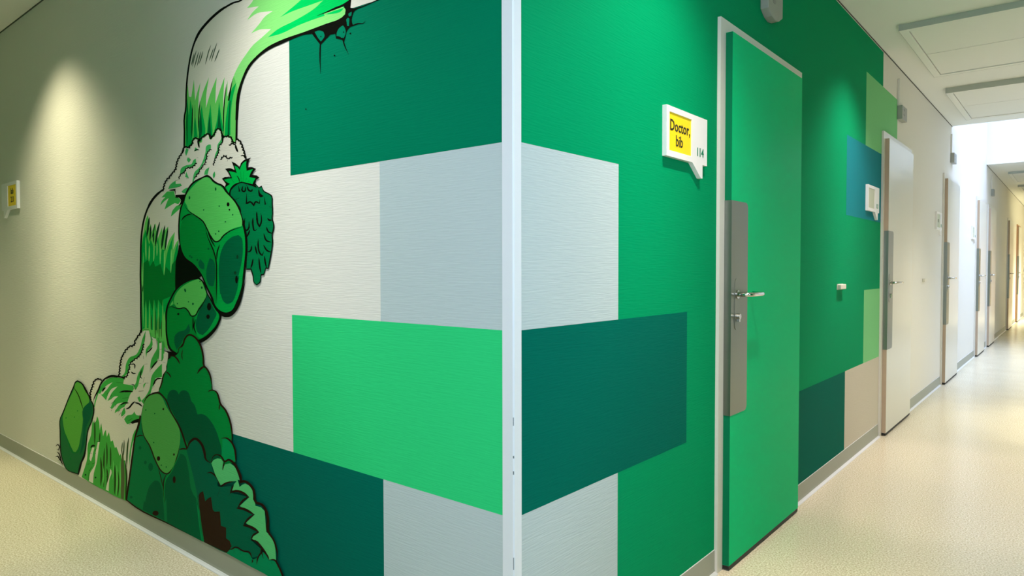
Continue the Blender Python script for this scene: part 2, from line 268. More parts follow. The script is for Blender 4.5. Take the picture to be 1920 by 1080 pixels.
# ------------------------------------------------------------------ mural (traced on the wall plane: u to the left of the corner, z up, in 0.1 mm)
MURAL = [
('waterfall', 'white and green painted waterfall pouring from the cracked wall', [
('F','white',[12357,21377,12390,21330,12418,21281,12456,21236,12513,21203,12641,21187,12800,21201,12971,21225,13135,21239,13299,21238,13461,21232,13620,21222,13778,21209,13949,21191,14117,21168,14283,21142,14446,21112,14625,21076,14800,21036,14972,20991,15139,20941,15281,20895,15420,20846,15553,20793,15676,20734,15787,20669,15887,20599,15980,20525,16066,20447,16150,20360,16224,20268,16291,20173,16354,20077,16421,19962,16480,19844,16534,19724,16583,19602,16629,19481,16671,19358,16707,19234,16740,19109,16770,18972,16794,18834,16814,18695,16834,18556,16839,18392,16830,18225,16841,18062,16902,17909,16931,17872,16964,17836,16997,17801,17026,17763,17084,17610,17089,17446,17071,17277,17065,17110,17074,16952,17084,16793,17094,16634,17103,16475,17032,16462,16961,16449,16890,16435,16819,16423,15809,16291,14841,16233,13915,16203,13031,16162,13049,16378,13070,16595,13085,16811,13083,17025,13066,17254,13038,17481,12987,17702,12904,17915,12837,18035,12760,18152,12675,18265,12582,18375,12481,18489,12375,18600,12256,18704,12116,18798,11981,18866,11834,18926,11679,18979,11520,19029,11348,19077,11172,19120,10990,19156,10804,19186,10603,19208,10397,19221,10190,19230,9983,19235,9658,19237,9333,19228,9011,19216,8697,19208,8389,19204,8087,19202,7791,19200,7500,19199,7293,19192,7085,19181,6888,19179,6711,19202,6662,19213,6613,19224,6569,19239,6535,19260,6513,19286,6500,19316,6495,19349,6501,19384,6517,19414,6542,19445,6570,19475,6597,19506,6524,19536,6447,19563,6377,19595,6325,19636,6301,19677,6288,19723,6279,19771,6269,19818]),
('F','lgreen',[11617,21188,11642,21136,11665,21084,11693,21034,11731,20988,11814,20933,11919,20891,12033,20853,12144,20812,11375,20682,11476,20658,11580,20634,11681,20608,11778,20578,11879,20535,11972,20486,12062,20435,12154,20385,11989,20411,11828,20440,11663,20462,11488,20470,11246,20451,10998,20408,10748,20357,10504,20311,10627,20295,10753,20282,10877,20265,10992,20240,11090,20206,11178,20164,11263,20120,11352,20078,11486,20024,11624,19972,11764,19921,11905,19869,11768,19874,11633,19880,11496,19883,11357,19878,11173,19854,10987,19817,10802,19775,10619,19736,10767,19696,10916,19655,11067,19615,11220,19575,11366,19541,11516,19509,11664,19474,11804,19431,11925,19383,12038,19329,12148,19272,12257,19214,12377,19152,12496,19088,12612,19022,12722,18952,12820,18884,12913,18813,13000,18739,13081,18662,13152,18587,13216,18509,13275,18428,13328,18346,13384,18236,13429,18123,13467,18008,13500,17891,13542,17696,13565,17498,13582,17297,13602,17097,13083,17025,13049,17251,13023,17478,12982,17701,12904,17915,12837,18035,12760,18152,12675,18265,12582,18375,12481,18489,12375,18600,12256,18704,12116,18798,11981,18866,11834,18926,11679,18979,11520,19029,11348,19077,11172,19120,10990,19156,10804,19186,10603,19208,10397,19221,10190,19230,9983,19235,9658,19237,9333,19228,9011,19216,8697,19208,8389,19204,8087,19202,7791,19200,7500,19199,7293,19192,7085,19181,6888,19179,6711,19202,6662,19213,6613,19224,6569,19239,6535,19260,6513,19286,6500,19316,6495,19349,6501,19384,6517,19414,6542,19445,6570,19475,6597,19506,6530,19538,6460,19567,6397,19600,6351,19643,6333,19686,6327,19734,6326,19783,6322,19832]),
('F','bgreen',[8616,20314,8844,20259,9075,20204,9311,20150,9558,20098,9812,20048,10069,19998,9859,20007,9651,20015,9443,20020,9126,20015,8810,20001,8499,19987,8156,19973,7819,19959,7489,19944,7894,20166]),
('F','bgreen',[7431,19980,7166,19951,6893,19877,6618,19788,6351,19708,6381,19453,6455,19444,6529,19434,6604,19424,6681,19417,6953,19412,7244,19430,7545,19456,7846,19474,8131,19482,8420,19489,8711,19491,9005,19489,9244,19479,9482,19464,9726,19450,9979,19447,10186,19455,10398,19469,10614,19487,10832,19503,10685,19536,10540,19571,10394,19603,10245,19630,9969,19659,9685,19672,9401,19680,9128,19695,8853,19719,8584,19744,8325,19775,8078,19815,7915,19860,7764,19914,7607,19961]),
('F','lgreen',[7611,19549,7481,19552,7354,19556,7226,19558,7096,19554,6984,19551,6871,19549,6760,19536,6652,19503,6615,19484,6580,19463,6546,19441,6511,19419,6512,19353,6561,19348,6610,19343,6659,19339,6709,19334,6898,19327,7095,19328,7296,19332,7498,19335]),
('F','bgreen',[7583,19501,7460,19500,7338,19499,7217,19497,7097,19494,6971,19488,6846,19481,6721,19474,6598,19467,6618,19452,6637,19437,6658,19423,6681,19410,6799,19385,6946,19391,7107,19414,7267,19440,7345,19453,7424,19469,7503,19485]),
('S','black',[7973,19552,7978,19560,7808,19544,7818,19562,7645,19535,7661,19564,7484,19528,7506,19568,7326,19524,7356,19574,7172,19521,7208,19582,7019,19518,7060,19589,6870,19516,6908,19588,6718,19514,6760,19585,6572,19520,6622,19591,6484,19532,6542,19601,6402,19546,6463,19615,6322,19559,6382,19628]),
('F','lgreen2',[16722,18942,16694,18843,16666,18743,16643,18644,16632,18575,16623,18506,16615,18436,16407,18383,16171,19028,16160,18912,16149,18797,16138,18681,16125,18518,16114,18356,16102,18193,16032,18303,15962,18412,15888,18519,15809,18619,15726,18718,15643,18816,15696,18646,15749,18476,15793,18304,15817,18148,15833,17991,15849,17834,15714,18040,15580,18245,15429,18443,15281,18599,15122,18751,14965,18901,15045,18698,15125,18494,15186,18285,15213,18116,15227,17945,15242,17774,15131,17931,15021,18086,14903,18238,14732,18428,14550,18612,14369,18794,14402,18624,14435,18454,14462,18282,14477,18131,14488,17978,14499,17825,14382,17974,14266,18122,14149,18269,14030,18411,13910,18551,13791,18690,13823,18485,13856,18279,13884,18072,13901,17897,13915,17722,13928,17546,13863,17739,13798,17932,13729,18123,13676,18259,13622,18395,13567,18530,13605,17951,13517,18037,13429,18122,13350,18210,13261,18343,13189,18481,13117,18618,13011,18402,12907,18187,12840,17976,12854,17707,12936,17447,13006,17184,13033,16847,13039,16505,13046,16163,14226,16248,15481,16338,16818,16463,16901,16473,16983,16482,17067,16492,17051,16696,17035,16900,17020,17104,17006,17404,16994,17704,16965,18001,16897,18319,16809,18631]),
('F','mgreen',[16951,16479,16939,16820,16926,17161,16900,17499,16854,17821,16796,18139,16737,18456,16637,17707,16495,18336,16445,18193,16394,18051,16352,17909,16303,17446,16340,16991,16377,16535,16641,16464]),
('F','mgreen',[15845,16553,15835,16819,15824,17084,15788,17345,15726,17550,15647,17751,15568,17950,15528,17786,15488,17621,15450,17457,15371,17235,15296,17013,15311,16806,15348,16744,15394,16684,15441,16624]),
('F','dgreen',[15844,16593,15819,16870,15793,17147,15752,17420,15722,17549,15689,17677,15656,17805,15629,17642,15602,17479,15587,17318,15568,17127,15564,16939,15637,16767,15698,16707,15771,16650]),
('F','mgreen',[15190,16751,15165,16892,15141,17033,15112,17173,15042,17413,14957,17648,14873,17883,14837,17630,14802,17378,14773,17127,14753,16994,14734,16862,14744,16734,14768,16671,14799,16610,14830,16549,14985,16764]),
('F','dgreen',[15122,16821,15094,16962,15066,17102,15029,17240,14996,17328,14960,17414,14924,17500,14909,17276,14895,17052,14862,16827,14840,16733,14815,16638,14790,16544,14842,16590,14894,16635,14947,16681,15004,16728,15063,16774]),
('F','mgreen',[14789,16583,14656,16774,14525,16963,14414,17156,14327,17399,14270,17648,14214,17896,14165,17684,14116,17472,14060,17260,14003,17086,13942,16912,13881,16739,14074,16725,14304,16890,14384,16843,14465,16795,14544,16747,14627,16693,14707,16638]),
('F','dgreen',[14399,16844,14363,16994,14327,17143,14293,17293,14267,17417,14244,17542,14220,17667,14198,17484,14176,17301,14141,17118,14099,16971,14048,16824,13998,16677,14287,16926]),
('F','mgreen',[13847,16544,13820,16718,13792,16892,13757,17065,13694,17310,13616,17552,13511,17785,13441,17929,13361,18068,13239,18191,13146,18247,13043,18296,12940,18345,13049,18148,13159,17949,13250,17744,13307,17554,13347,17359,13377,17163,13395,16952,13402,16739,13408,16527]),
('F','dgreen',[13620,16515,13604,16690,13588,16865,13568,17039,13529,17285,13483,17530,13436,17774,13361,17762,13395,17516,13429,17271,13455,17023,13467,16849,13476,16674,13484,16498]),
('F','mgreen',[16266,16765,16254,16952,16242,17139,16214,17324,16186,17428,16153,17530,16119,17633,16082,17493,16046,17354,16012,17216,15980,17064,15952,16914,15924,16763]),
('S','black',[16312,18065,16296,18062,16360,17857,16291,17846,16392,17646,16303,17632,16412,17432,16322,17419,16428,17218,16339,17205,16433,17002,16364,16993,16421,16784,16405,16782]),
('S','black',[15696,18130,15681,18126,15768,17929,15699,17916,15823,17725,15736,17709,15860,17517,15773,17502,15881,17332,15794,17319,15884,17146,15820,17136,15875,16957,15859,16955]),
('S','black',[13653,18413,13639,18410,13728,18225,13682,18214,13800,18036,13728,18020,13853,17841,13774,17825,13885,17668,13806,17653,13909,17494,13830,17480,13928,17318,13849,17305,13940,17090,13862,17079,13929,16859,13879,16853,13914,16628,13900,16627]),
('S','black',[13184,18538,13172,18534,13254,18433,13219,18423,13326,18329,13265,18311,13393,18222,13307,18199,13462,18084,13354,18057,13514,17941,13405,17915,13565,17798,13457,17772]),
('S','black',[16727,18128,16715,18126,16772,17918,16730,17911,16813,17706,16750,17696,16835,17490,16772,17481,16844,17177,16781,17169,16832,16861,16778,16855,16803,16544,16792,16543]),
('S','dgreen',[16111,18034,16103,18032,16133,17823,16097,17817,16146,17610,16100,17603,16149,17395,16104,17389,16146,17207,16100,17201,16133,17017,16100,17013,16113,16826,16105,16826]),
('S','black',[16534,17286,16522,17284,16575,16517,16564,16516]),
('S','black',[12405,21271,12315,21213,12454,21250,12364,21192,12502,21229,12415,21171,12545,21215,12483,21151,12720,21211,12681,21146,12933,21239,12905,21174,13156,21260,13114,21195,13382,21258,13326,21192,13599,21247,13537,21181,13813,21230,13745,21164,14042,21204,13970,21138,14267,21171,14189,21106,14487,21133,14405,21067,14727,21083,14640,21018,14961,21026,14869,20962,15187,20961,15091,20897,15377,20899,15277,20837,15562,20832,15457,20771,15733,20755,15621,20696,15880,20668,15762,20613,16011,20573,15889,20521,16129,20472,16003,20422,16241,20353,16112,20306,16336,20227,16204,20183,16421,20098,16287,20056,16510,19943,16374,19903,16585,19783,16448,19745,16652,19620,16515,19584,16713,19457,16574,19423,16765,19292,16626,19259,16810,19124,16670,19093,16849,18941,16708,18912,16878,18755,16737,18728,16905,18569,16763,18544,16919,18351,16778,18327,16930,18133,16789,18108,16982,17925,16841,17896,17006,17877,16868,17843,17035,17826,16896,17792,17061,17772,16919,17745,17107,17558,16964,17536,17104,17335,16961,17317,17101,17115,16958,17096,17113,16904,16970,16885,17126,16692,16983,16674,17139,16480,16996,16463]),
('S','black',[12828,21210,12816,21192,13155,21227,13124,21185,13490,21245,13436,21177,13820,21245,13737,21156,14061,21228,13953,21128,14287,21196,14171,21097,14508,21157,14385,21059,14749,21108,14619,21010,14984,21050,14846,20954,15211,20985,15067,20890,15403,20924,15253,20830,15589,20856,15431,20764,15761,20778,15592,20690,15901,20692,15726,20611,16016,20595,15856,20526,16117,20492,15977,20437,16207,20373,16097,20333,16277,20247,16208,20223,16352,20122,16316,20110]),
('S','black',[12870,17802,12732,17768,12909,17697,12771,17663,12948,17591,12809,17559,12981,17482,12841,17454,13007,17311,12866,17287,13016,17137,12875,17116,13024,16964,12882,16943,13033,16816,12891,16796,13041,16668,12899,16648,13049,16520,12908,16500,13057,16409,12915,16389,13065,16297,12923,16279,13072,16186,12931,16168]),
('S','hatch',[15928,20099,15915,20094,16012,20027,15961,20008,16087,19950,16016,19926,16148,19868,16075,19845,16209,19765,16135,19743,16255,19658,16195,19641,16284,19546,16271,19543]),
('S','hatch',[15749,20020,15736,20016,15834,19933,15778,19915,15905,19842,15833,19818,15969,19747,15897,19724,16032,19657,15959,19634,16087,19564,16032,19546,16130,19466,16117,19462]),
('S','hatch',[15571,19984,15558,19980,15645,19909,15591,19892,15706,19831,15635,19808,15760,19749,15689,19726,15817,19664,15745,19641,15866,19576,15810,19558,15901,19483,15888,19479]),
('S','hatch',[15420,19966,15407,19962,15483,19899,15428,19882,15532,19828,15461,19805,15580,19757,15510,19733,15637,19690,15568,19665,15692,19623,15640,19603,15736,19550,15724,19545]),
('S','hatch',[14779,20073,14767,20068,14873,19991,14826,19974,14959,19907,14892,19882,15031,19816,14963,19792,15114,19690,15044,19668,15182,19560,15123,19542,15233,19424,15220,19420]),
('S','hatch',[14587,19909,14575,19904,14659,19850,14608,19832,14719,19788,14653,19764,14774,19723,14707,19699,14832,19659,14765,19634,14884,19591,14833,19572,14924,19519,14912,19515]),
('S','hatch',[14312,20057,14301,20053,14403,19977,14357,19959,14487,19893,14421,19868,14558,19803,14492,19780,14641,19689,14574,19666,14714,19571,14658,19553,14771,19448,14759,19444]),
('S','hatch',[14136,19795,14124,19791,14218,19734,14167,19714,14287,19667,14223,19642,14352,19598,14287,19573,14414,19535,14350,19510,14470,19469,14422,19450,14516,19399,14505,19394]),
('S','hatch',[16113,20029,16100,20025,16185,19961,16126,19942,16242,19887,16168,19864,16288,19809,16215,19787,16323,19744,16249,19722,16345,19675,16291,19660,16357,19603,16343,19599]),
('S','black',[12465,21185,12560,21275,12402,21193,12497,21283,12341,21201,12432,21291,12280,21206,12364,21297,12199,21210,12274,21302,12115,21212,12182,21303,12033,21209,12084,21300,11894,21197,11932,21286,11751,21176,11779,21263,11609,21153,11624,21238,11047,21037,11051,21118,10495,20890,10490,20968,9954,20745,9952,20822,9091,20528,9091,20603,8270,20318,8269,20392,7487,20115,7485,20186,7071,20005,7068,20075,6666,19896,6663,19966,6270,19791,6267,19859])]),
('wall_crack', 'black painted crack where the waterfall bursts out', [
('F','white',[6217,19675,4843,19328,4924,19321,5006,19313,5090,19309,5237,19310,5389,19320,5543,19329,5645,19332,5748,19336,5852,19341,5956,19344,6060,19348,6168,19362,6207,19371,6246,19381,6285,19391]),
('F','black',[6379,19610,6343,19641,6312,19674,6281,19707,6206,19688,6264,19392,6115,19330,5956,19318,5799,19307,5646,19300,5455,19301,5271,19309,5089,19318,5007,19321,4925,19325,4843,19328,4819,19285,4893,19287,4966,19289,5040,19290,5241,19285,5441,19275,5646,19268,5751,19271,5857,19275,5958,19269,6005,19261,6050,19251,6090,19236,6125,19209,6150,19176,6171,19141,6198,19083,6213,19020,6205,18953,6190,18918,6169,18883,6148,18849,6216,18836,6284,18824,6346,18805,6395,18780,6437,18751,6472,18717,6497,18670,6511,18616,6528,18565,6554,18520,6583,18477,6612,18433,6676,18530,6997,18642,7023,18789,7277,18820,7363,18785,7449,18749,7537,18714,7620,18680,7704,18647,7789,18613,7822,18643,7855,18672,7888,18702,7958,18768,8026,18835,8093,18902,8143,18953,8192,19004,8241,19055,8393,19079,8546,19102,8699,19120,8911,19130,9120,19129,9330,19125,9548,19119,9766,19110,9986,19101,10213,19094,10442,19087,10667,19072,10912,19043,11150,19003,11377,18951,11589,18886,11788,18809,11968,18719,12140,18604,12287,18475,12414,18337,12523,18191,12612,18038,12687,17880,12774,17592,12819,17294,12864,16994,13044,17019,13016,17323,12989,17626,12904,17915,12814,18075,12705,18228,12582,18375,12447,18526,12297,18671,12116,18798,11933,18887,11731,18962,11520,19029,11290,19092,11051,19145,10804,19186,10535,19213,10259,19227,9983,19235,9549,19235,9118,19220,8697,19208,8288,19203,7889,19201,7500,19199,7224,19188,6952,19178,6711,19202,6650,19220,6593,19240,6535,19260,6501,19384,6597,19506,6521,19539,6445,19572]),
('F','blockdark',[8090,19081,8031,19081,7972,19083,7913,19082,7853,19073,7795,19056,7740,19033,7686,19008,7631,18983,7613,18947,7592,18910,7577,18874,7575,18841,7589,18817,7612,18796,7640,18777,7670,18759,7693,18746,7718,18735,7744,18723,7770,18712,7814,18755,7859,18799,7903,18842,7944,18887,7984,18935,8020,18983,8055,19032]),
('F','blockdark',[6938,18820,6909,18856,6871,18888,6824,18914,6770,18933,6737,18940,6703,18944,6667,18948,6632,18952,6608,18926,6583,18900,6560,18875,6541,18848,6512,18781,6507,18716,6525,18655,6566,18606,6585,18592,6608,18581,6631,18570,6654,18559,6696,18587,6738,18617,6781,18646,6829,18669,6863,18681,6897,18691,6933,18700,6968,18710,6962,18738,6957,18766,6950,18794]),
('F','blockdark',[6478,19098,6385,19126,6321,19085,6345,18870,6432,18890]),
('F','blockdark',[6373,19238,6212,19265,6224,19147,6342,19149]),
('S','black',[7833,18691,7767,18676,7841,18584,7775,18569,7849,18477,7783,18462,7856,18368,7790,18355,7852,18155,7799,18145,7835,17939,7805,17934,7819,17724,7811,17722]),
('S','black',[6703,18598,6647,18595,6663,18500,6607,18498,6623,18402,6567,18401,6572,18304,6524,18305,6510,18211,6477,18214,6442,18121,6424,18122,6376,18030,6370,18031]),
('S','black',[6218,18824,6238,18863,6156,18824,6176,18863,6094,18825,6114,18864,6032,18825,6052,18863,5988,18825,6009,18864,5945,18825,5964,18864,5907,18825,5915,18862,5809,18810,5810,18838,5704,18789,5710,18810,5620,18797,5631,18811,5598,18815,5612,18823,5584,18835,5594,18840,5571,18855,5577,18858]),
('S','black',[5911,18828,5911,18852,5652,18780,5652,18782]),
('F','black',[7031,18135,7043,18119,7072,18117,7100,18130,7112,18151,7100,18168,7071,18170,7042,18156]),
('F','black',[6246,18628,6257,18613,6284,18611,6312,18624,6323,18645,6311,18661,6284,18663,6257,18649]),
('F','black',[8580,16739,8591,16725,8616,16722,8641,16733,8651,16750,8641,16764,8615,16767,8590,16757]),
('F','black',[6576,18741,6586,18728,6608,18726,6630,18738,6639,18754,6630,18767,6607,18768,6585,18757]),
('F','black',[7734,18859,7744,18845,7768,18844,7792,18856,7801,18873,7791,18886,7767,18888,7743,18876])]),
('waterfall', 'white topped green waterfall falling beside the big boulder', [
('F','white',[18659,15027,18695,15009,18731,14990,18768,14973,18809,14956,18927,14929,19063,14914,19204,14901,19336,14880,19485,14840,19624,14792,19754,14739,19880,14684,20007,14623,20127,14558,20239,14490,20345,14420,20455,14338,20556,14252,20648,14164,20734,14074,20816,13976,20890,13877,20957,13776,21017,13674,21072,13565,21119,13455,21160,13343,21198,13232,21236,13103,21267,12974,21294,12844,21317,12714,21340,12540,21354,12366,21365,12192,21378,12017,21333,12052,21353,11797,21377,11541,21394,11286,21392,11030,21389,10991,21386,10952,21382,10912,21379,10873,21373,10578,21383,10282,21399,9986,21407,9690,21406,9481,21402,9272,21398,9062,21394,8853,21294,8831,21195,8810,21097,8788,20999,8766,20419,8631,19861,8494,19320,8358,18789,8227,18816,8430,18846,8634,18871,8838,18886,9043,18904,9230,18925,9417,18920,9605,18860,9792,18806,9879,18742,9966,18671,10051,18599,10136,18447,10289,18276,10438,18119,10587,18008,10741,17964,10877,17952,11014,17954,11152,17949,11289,18004,10851,17991,11088,17981,11326,17965,11563,17932,11800,17882,12000,17818,12199,17755,12397,17706,12595,17686,12731,17672,12867,17659,13003,17644,13139,17626,13299,17608,13459,17586,13618,17553,13776,17537,13872,17524,13969,17496,14064,17436,14152,17380,14198,17313,14241,17245,14283,17189,14328,17133,14401,17099,14478,17072,14556,17042,14634,17210,14687,17379,14741,17551,14794,17729,14843,17953,14894,18184,14939,18421,14982]),
('F','mgreen2',[19193,14638,18665,14847,18013,14825,17914,14583,17530,14493,17415,14390,17643,14261,17959,14328,18103,14300,18249,14272,18393,14242,18567,14202,18739,14160,18912,14118,18862,14189,18812,14260,18757,14329,18680,14410,18596,14490,18513,14569,18643,14537,18774,14505,18900,14470,19044,14419,19181,14363,19319,14307,19265,14374,19211,14441,19138,14502,19042,14548,18931,14589,18820,14629]),
('F','mgreen2',[17385,14245,17389,14118,17558,14058,17728,13998,17901,13938,18045,13889,18190,13839,18336,13789,18298,13868,18260,13946,18198,14019,18089,14088,17954,14148,17821,14207]),
('F','black',[18590,14901,17868,14901,17876,14667,17042,14618,17049,14550,17055,14481,17083,14416,17141,14359,17218,14307,17294,14255,17680,14183,17603,14225,17527,14267,17466,14314,17443,14343,17425,14374,17407,14405,17529,14509,17879,14590,17977,14829,18108,14840,18240,14850,18372,14865,18445,14876,18517,14888]),
('F','lgreen2',[21142,12987,21087,13124,21025,13260,20962,13396,20913,13521,20863,13647,20786,13767,20715,13839,20634,13909,20553,13978,20504,13868,20456,13758,20430,13648,20436,13558,20458,13467,20480,13377,20250,13589,20208,13231,19804,13587,19772,13462,19740,13337,19702,13213,19669,13122,19633,13031,19597,12941,19147,13409,19174,13061,19087,13125,19001,13190,18906,13250,18803,13303,18692,13353,18583,13402,18620,13262,18657,13121,18693,12980,18737,12800,18780,12620,18823,12440,18730,12577,18637,12714,18514,12843,18357,12952,18177,13052,17998,13152,18027,13024,18055,12895,18083,12766,18106,12653,18129,12540,18152,12427,18077,12519,18003,12611,17907,12697,17828,12745,17741,12790,17655,12835,17697,12659,17739,12483,17778,12307,17812,12114,17840,11921,17868,11727,17898,11508,17927,11290,17956,11071,17989,11289,17983,11131,17977,10972,18005,10814,18155,10586,18381,10363,18599,10136,18691,10023,18781,9908,18860,9792,18987,9270,18888,8747,18789,8227,19481,8441,20195,8662,20996,8845,21117,8865,21240,8883,21364,8902,21375,9297,21387,9691,21392,10085,21386,10663,21365,11240,21323,11816,21317,11883,21310,11950,21303,12017,21270,12342,21226,12666]),
('F','mgreen',[21076,12985,20993,13110,20897,13233,20802,13355,20753,13250,20704,13145,20653,13041,20592,12925,20529,12809,20466,12693,20300,12894,20233,12824,20167,12755,20110,12685,20030,12462,20036,12234,20042,12005,19988,12209,19934,12412,19840,12611,19755,12722,19656,12831,19558,12940,19402,11999,19233,12464,18972,12426,18959,11730,18875,11951,18790,12172,18677,12388,18517,12595,18331,12796,18147,12995,18212,12770,18276,12544,18314,12316,18310,12120,18286,11924,18262,11728,18170,11968,18078,12206,17951,12439,17870,12546,17781,12651,17692,12756,17741,12413,17791,12070,17861,11727,17905,11581,17953,11436,17989,11289,17993,11131,17982,10972,18005,10814,18159,10586,18388,10364,18599,10136,18700,9998,18794,9859,18862,9717,18886,9493,18844,9270,18802,9048,18995,9067,19190,9086,19392,9090,19625,9065,19857,9020,20091,8975,20987,9080,21306,8945,21311,9326,21317,9707,21317,10087,21290,10665,21252,11241,21249,11816,21254,11883,21259,11950,21262,12016,21257,12343,21206,12668]),
('F','dkgreen',[21174,11855,20600,12045,20433,11735,20067,12001,19902,11733,19379,11844,19097,11394,18876,11730,18428,11507,18384,11620,18340,11733,18254,11838,18155,11902,18040,11960,17925,12018,17982,10778,17997,11070,18175,10554,19177,10343,19273,10039,19649,10330,19794,9907,20042,10319,20237,9814,20531,10306,20735,9717,20896,10257,21095,9859,21131,10002,21167,10144,21198,10287,21236,10809,21205,11332]),
('F','mgreen',[21113,9388,21069,9652,20984,9916,20899,10178,20835,9921,20772,9664,20746,9405,20755,9288,20771,9170,20787,9052,21082,8997,21096,9127,21109,9257]),
('F','lgreen2',[21057,8920,21030,9183,21002,9445,20972,9707,20947,9910,20920,10113,20894,10315,20877,10088,20860,9861,20847,9634,20841,9401,20839,9166,20837,8932]),
('F','lgreen2',[20673,8942,20646,9202,20619,9463,20590,9723,20565,9924,20539,10125,20513,10325,20496,10100,20479,9875,20466,9650,20460,9418,20459,9186,20457,8954]),
('F','lgreen2',[20233,8967,20207,9225,20180,9483,20151,9740,20127,9939,20102,10139,20076,10337,20060,10114,20043,9891,20031,9668,20025,9439,20023,9209,20021,8979]),
('F','lgreen2',[19807,8838,19780,9145,19752,9451,19721,9757,19698,9955,19673,10152,19648,10349,19631,10128,19615,9907,19603,9686,19597,9383,19599,9079,19601,8774]),
('F','lgreen2',[19375,8864,19348,9168,19321,9472,19291,9775,19268,9970,19243,10166,19219,10361,19203,10142,19186,9923,19174,9704,19169,9403,19171,9102,19172,8801]),
('F','lgreen2',[19184,8951,19225,9149,19237,9350,19205,9552,19166,9655,19117,9757,19067,9859,19037,9685,19007,9511,18976,9338,18925,9041,18874,8744,18823,8448,18988,8512,19059,8657,19130,8803]),
('S','streak',[20340,9655,20324,9656,20379,9538,20308,9541,20402,9421,20309,9425,20409,9305,20317,9309,20410,9188,20318,9194,20397,9073,20326,9078,20367,8959,20350,8960]),
('S','streak',[19960,9901,19943,9901,20002,9689,19932,9691,20027,9477,19936,9481,20038,9265,19947,9270,20043,9054,19952,9059,20033,8843,19963,8848,20007,8634,19990,8635]),
('S','streak',[19585,9687,19569,9688,19625,9508,19556,9511,19649,9330,19559,9334,19658,9151,19569,9156,19661,8973,19572,8979,19651,8796,19582,8801,19623,8621,19607,8622]),
('S','streak',[19799,9526,19783,9526,19837,9410,19767,9412,19858,9294,19768,9298,19866,9179,19776,9183,19867,9063,19776,9069,19854,8949,19784,8954,19824,8837,19808,8838]),
('S','streak',[19386,9469,19371,9469,19424,9335,19356,9337,19446,9201,19358,9205,19454,9068,19366,9073,19456,8935,19367,8940,19443,8803,19375,8808,19415,8672,19399,8673]),
('S','lgreen',[21069,12361,21054,12361,21114,12050,21074,12049,21157,11738,21094,11737,21194,11425,21113,11424,21213,11163,21130,11164,21229,10902,21146,10902,21243,10636,21162,10645,21216,10874,21134,10878,21225,10483,21142,10485,21234,10090,21151,10093,21225,9697,21161,9700,21212,9488,21163,9490,21195,9279,21164,9281,21179,9070,21164,9071]),
('S','lgreen',[20800,13015,20779,13015,20842,12849,20753,12846,20861,12681,20748,12679,20865,12513,20753,12511,20864,12357,20751,12357,20846,12202,20761,12202,20810,12047,20789,12047]),
('S','lgreen',[20452,12659,20432,12658,20503,12506,20401,12504,20518,12353,20407,12350,20533,12199,20422,12196,20540,12122,20438,12119,20534,12045,20468,12043,20523,11967,20503,11966]),
('S','lgreen',[19994,12572,19975,12572,20039,12446,19942,12444,20051,12319,19942,12317,20062,12193,19953,12190,20071,12117,19965,12113,20065,12040,19995,12038,20052,11963,20032,11962]),
('S','lgreen',[19377,12634,19358,12633,19416,12484,19328,12483,19429,12334,19323,12332,19437,12184,19331,12182,19445,12071,19339,12069,19440,11958,19366,11957,19423,11845,19403,11845]),
('S','lgreen',[19004,12402,18985,12401,19033,12228,18952,12227,19043,12054,18939,12053,19048,11880,18944,11879,19064,11713,18960,11711,19074,11544,18994,11543,19065,11376,19047,11375]),
('S','lgreen',[18347,12463,18329,12463,18385,12317,18312,12315,18410,12171,18308,12168,18420,12024,18319,12022,18434,11840,18333,11838,18440,11655,18357,11654,18422,11471,18404,11471]),
('S','lgreen',[19698,12793,19679,12792,19727,12692,19644,12691,19736,12591,19628,12590,19736,12491,19629,12489,19743,12390,19636,12387,19741,12289,19659,12287,19720,12188,19701,12187]),
('S','blackg',[20416,13870,20379,13866,20507,13758,20365,13744,20579,13643,20371,13623,20619,13526,20411,13505,20677,13362,20468,13342,20721,13197,20545,13181,20712,13027,20675,13023]),
('S','blackg',[20267,13505,20239,13503,20329,13407,20215,13399,20371,13307,20212,13297,20391,13206,20232,13195,20417,13082,20258,13071,20428,12956,20298,12948,20404,12829,20375,12827]),
('S','blackg',[19398,13621,19365,13616,19527,13492,19403,13474,19641,13360,19457,13334,19719,13221,19532,13199,19809,13020,19620,13001,19870,12815,19708,12801,19881,12606,19847,12603]),
('S','blackg',[18917,13450,18880,13446,19023,13326,18886,13311,19112,13199,18907,13177,19165,13068,18959,13047,19235,12872,19027,12854,19283,12675,19104,12660,19275,12473,19237,12470]),
('S','blackg',[18622,13339,18592,13336,18723,13204,18601,13191,18801,13066,18632,13049,18854,12924,18684,12908,18912,12754,18742,12739,18951,12582,18812,12571,18951,12407,18920,12404]),
('S','blackg',[19984,13223,19962,13222,20036,13135,19935,13130,20058,13046,19937,13040,20067,12955,19946,12951,20071,12887,19950,12884,20054,12819,19970,12817,20025,12751,20003,12750]),
('S','blackg',[19891,13557,19874,13556,19955,13449,19877,13442,19998,13338,19902,13329,20044,13229,19949,13218,20098,13141,20005,13127,20148,13052,20081,13041,20187,12960,20170,12957]),
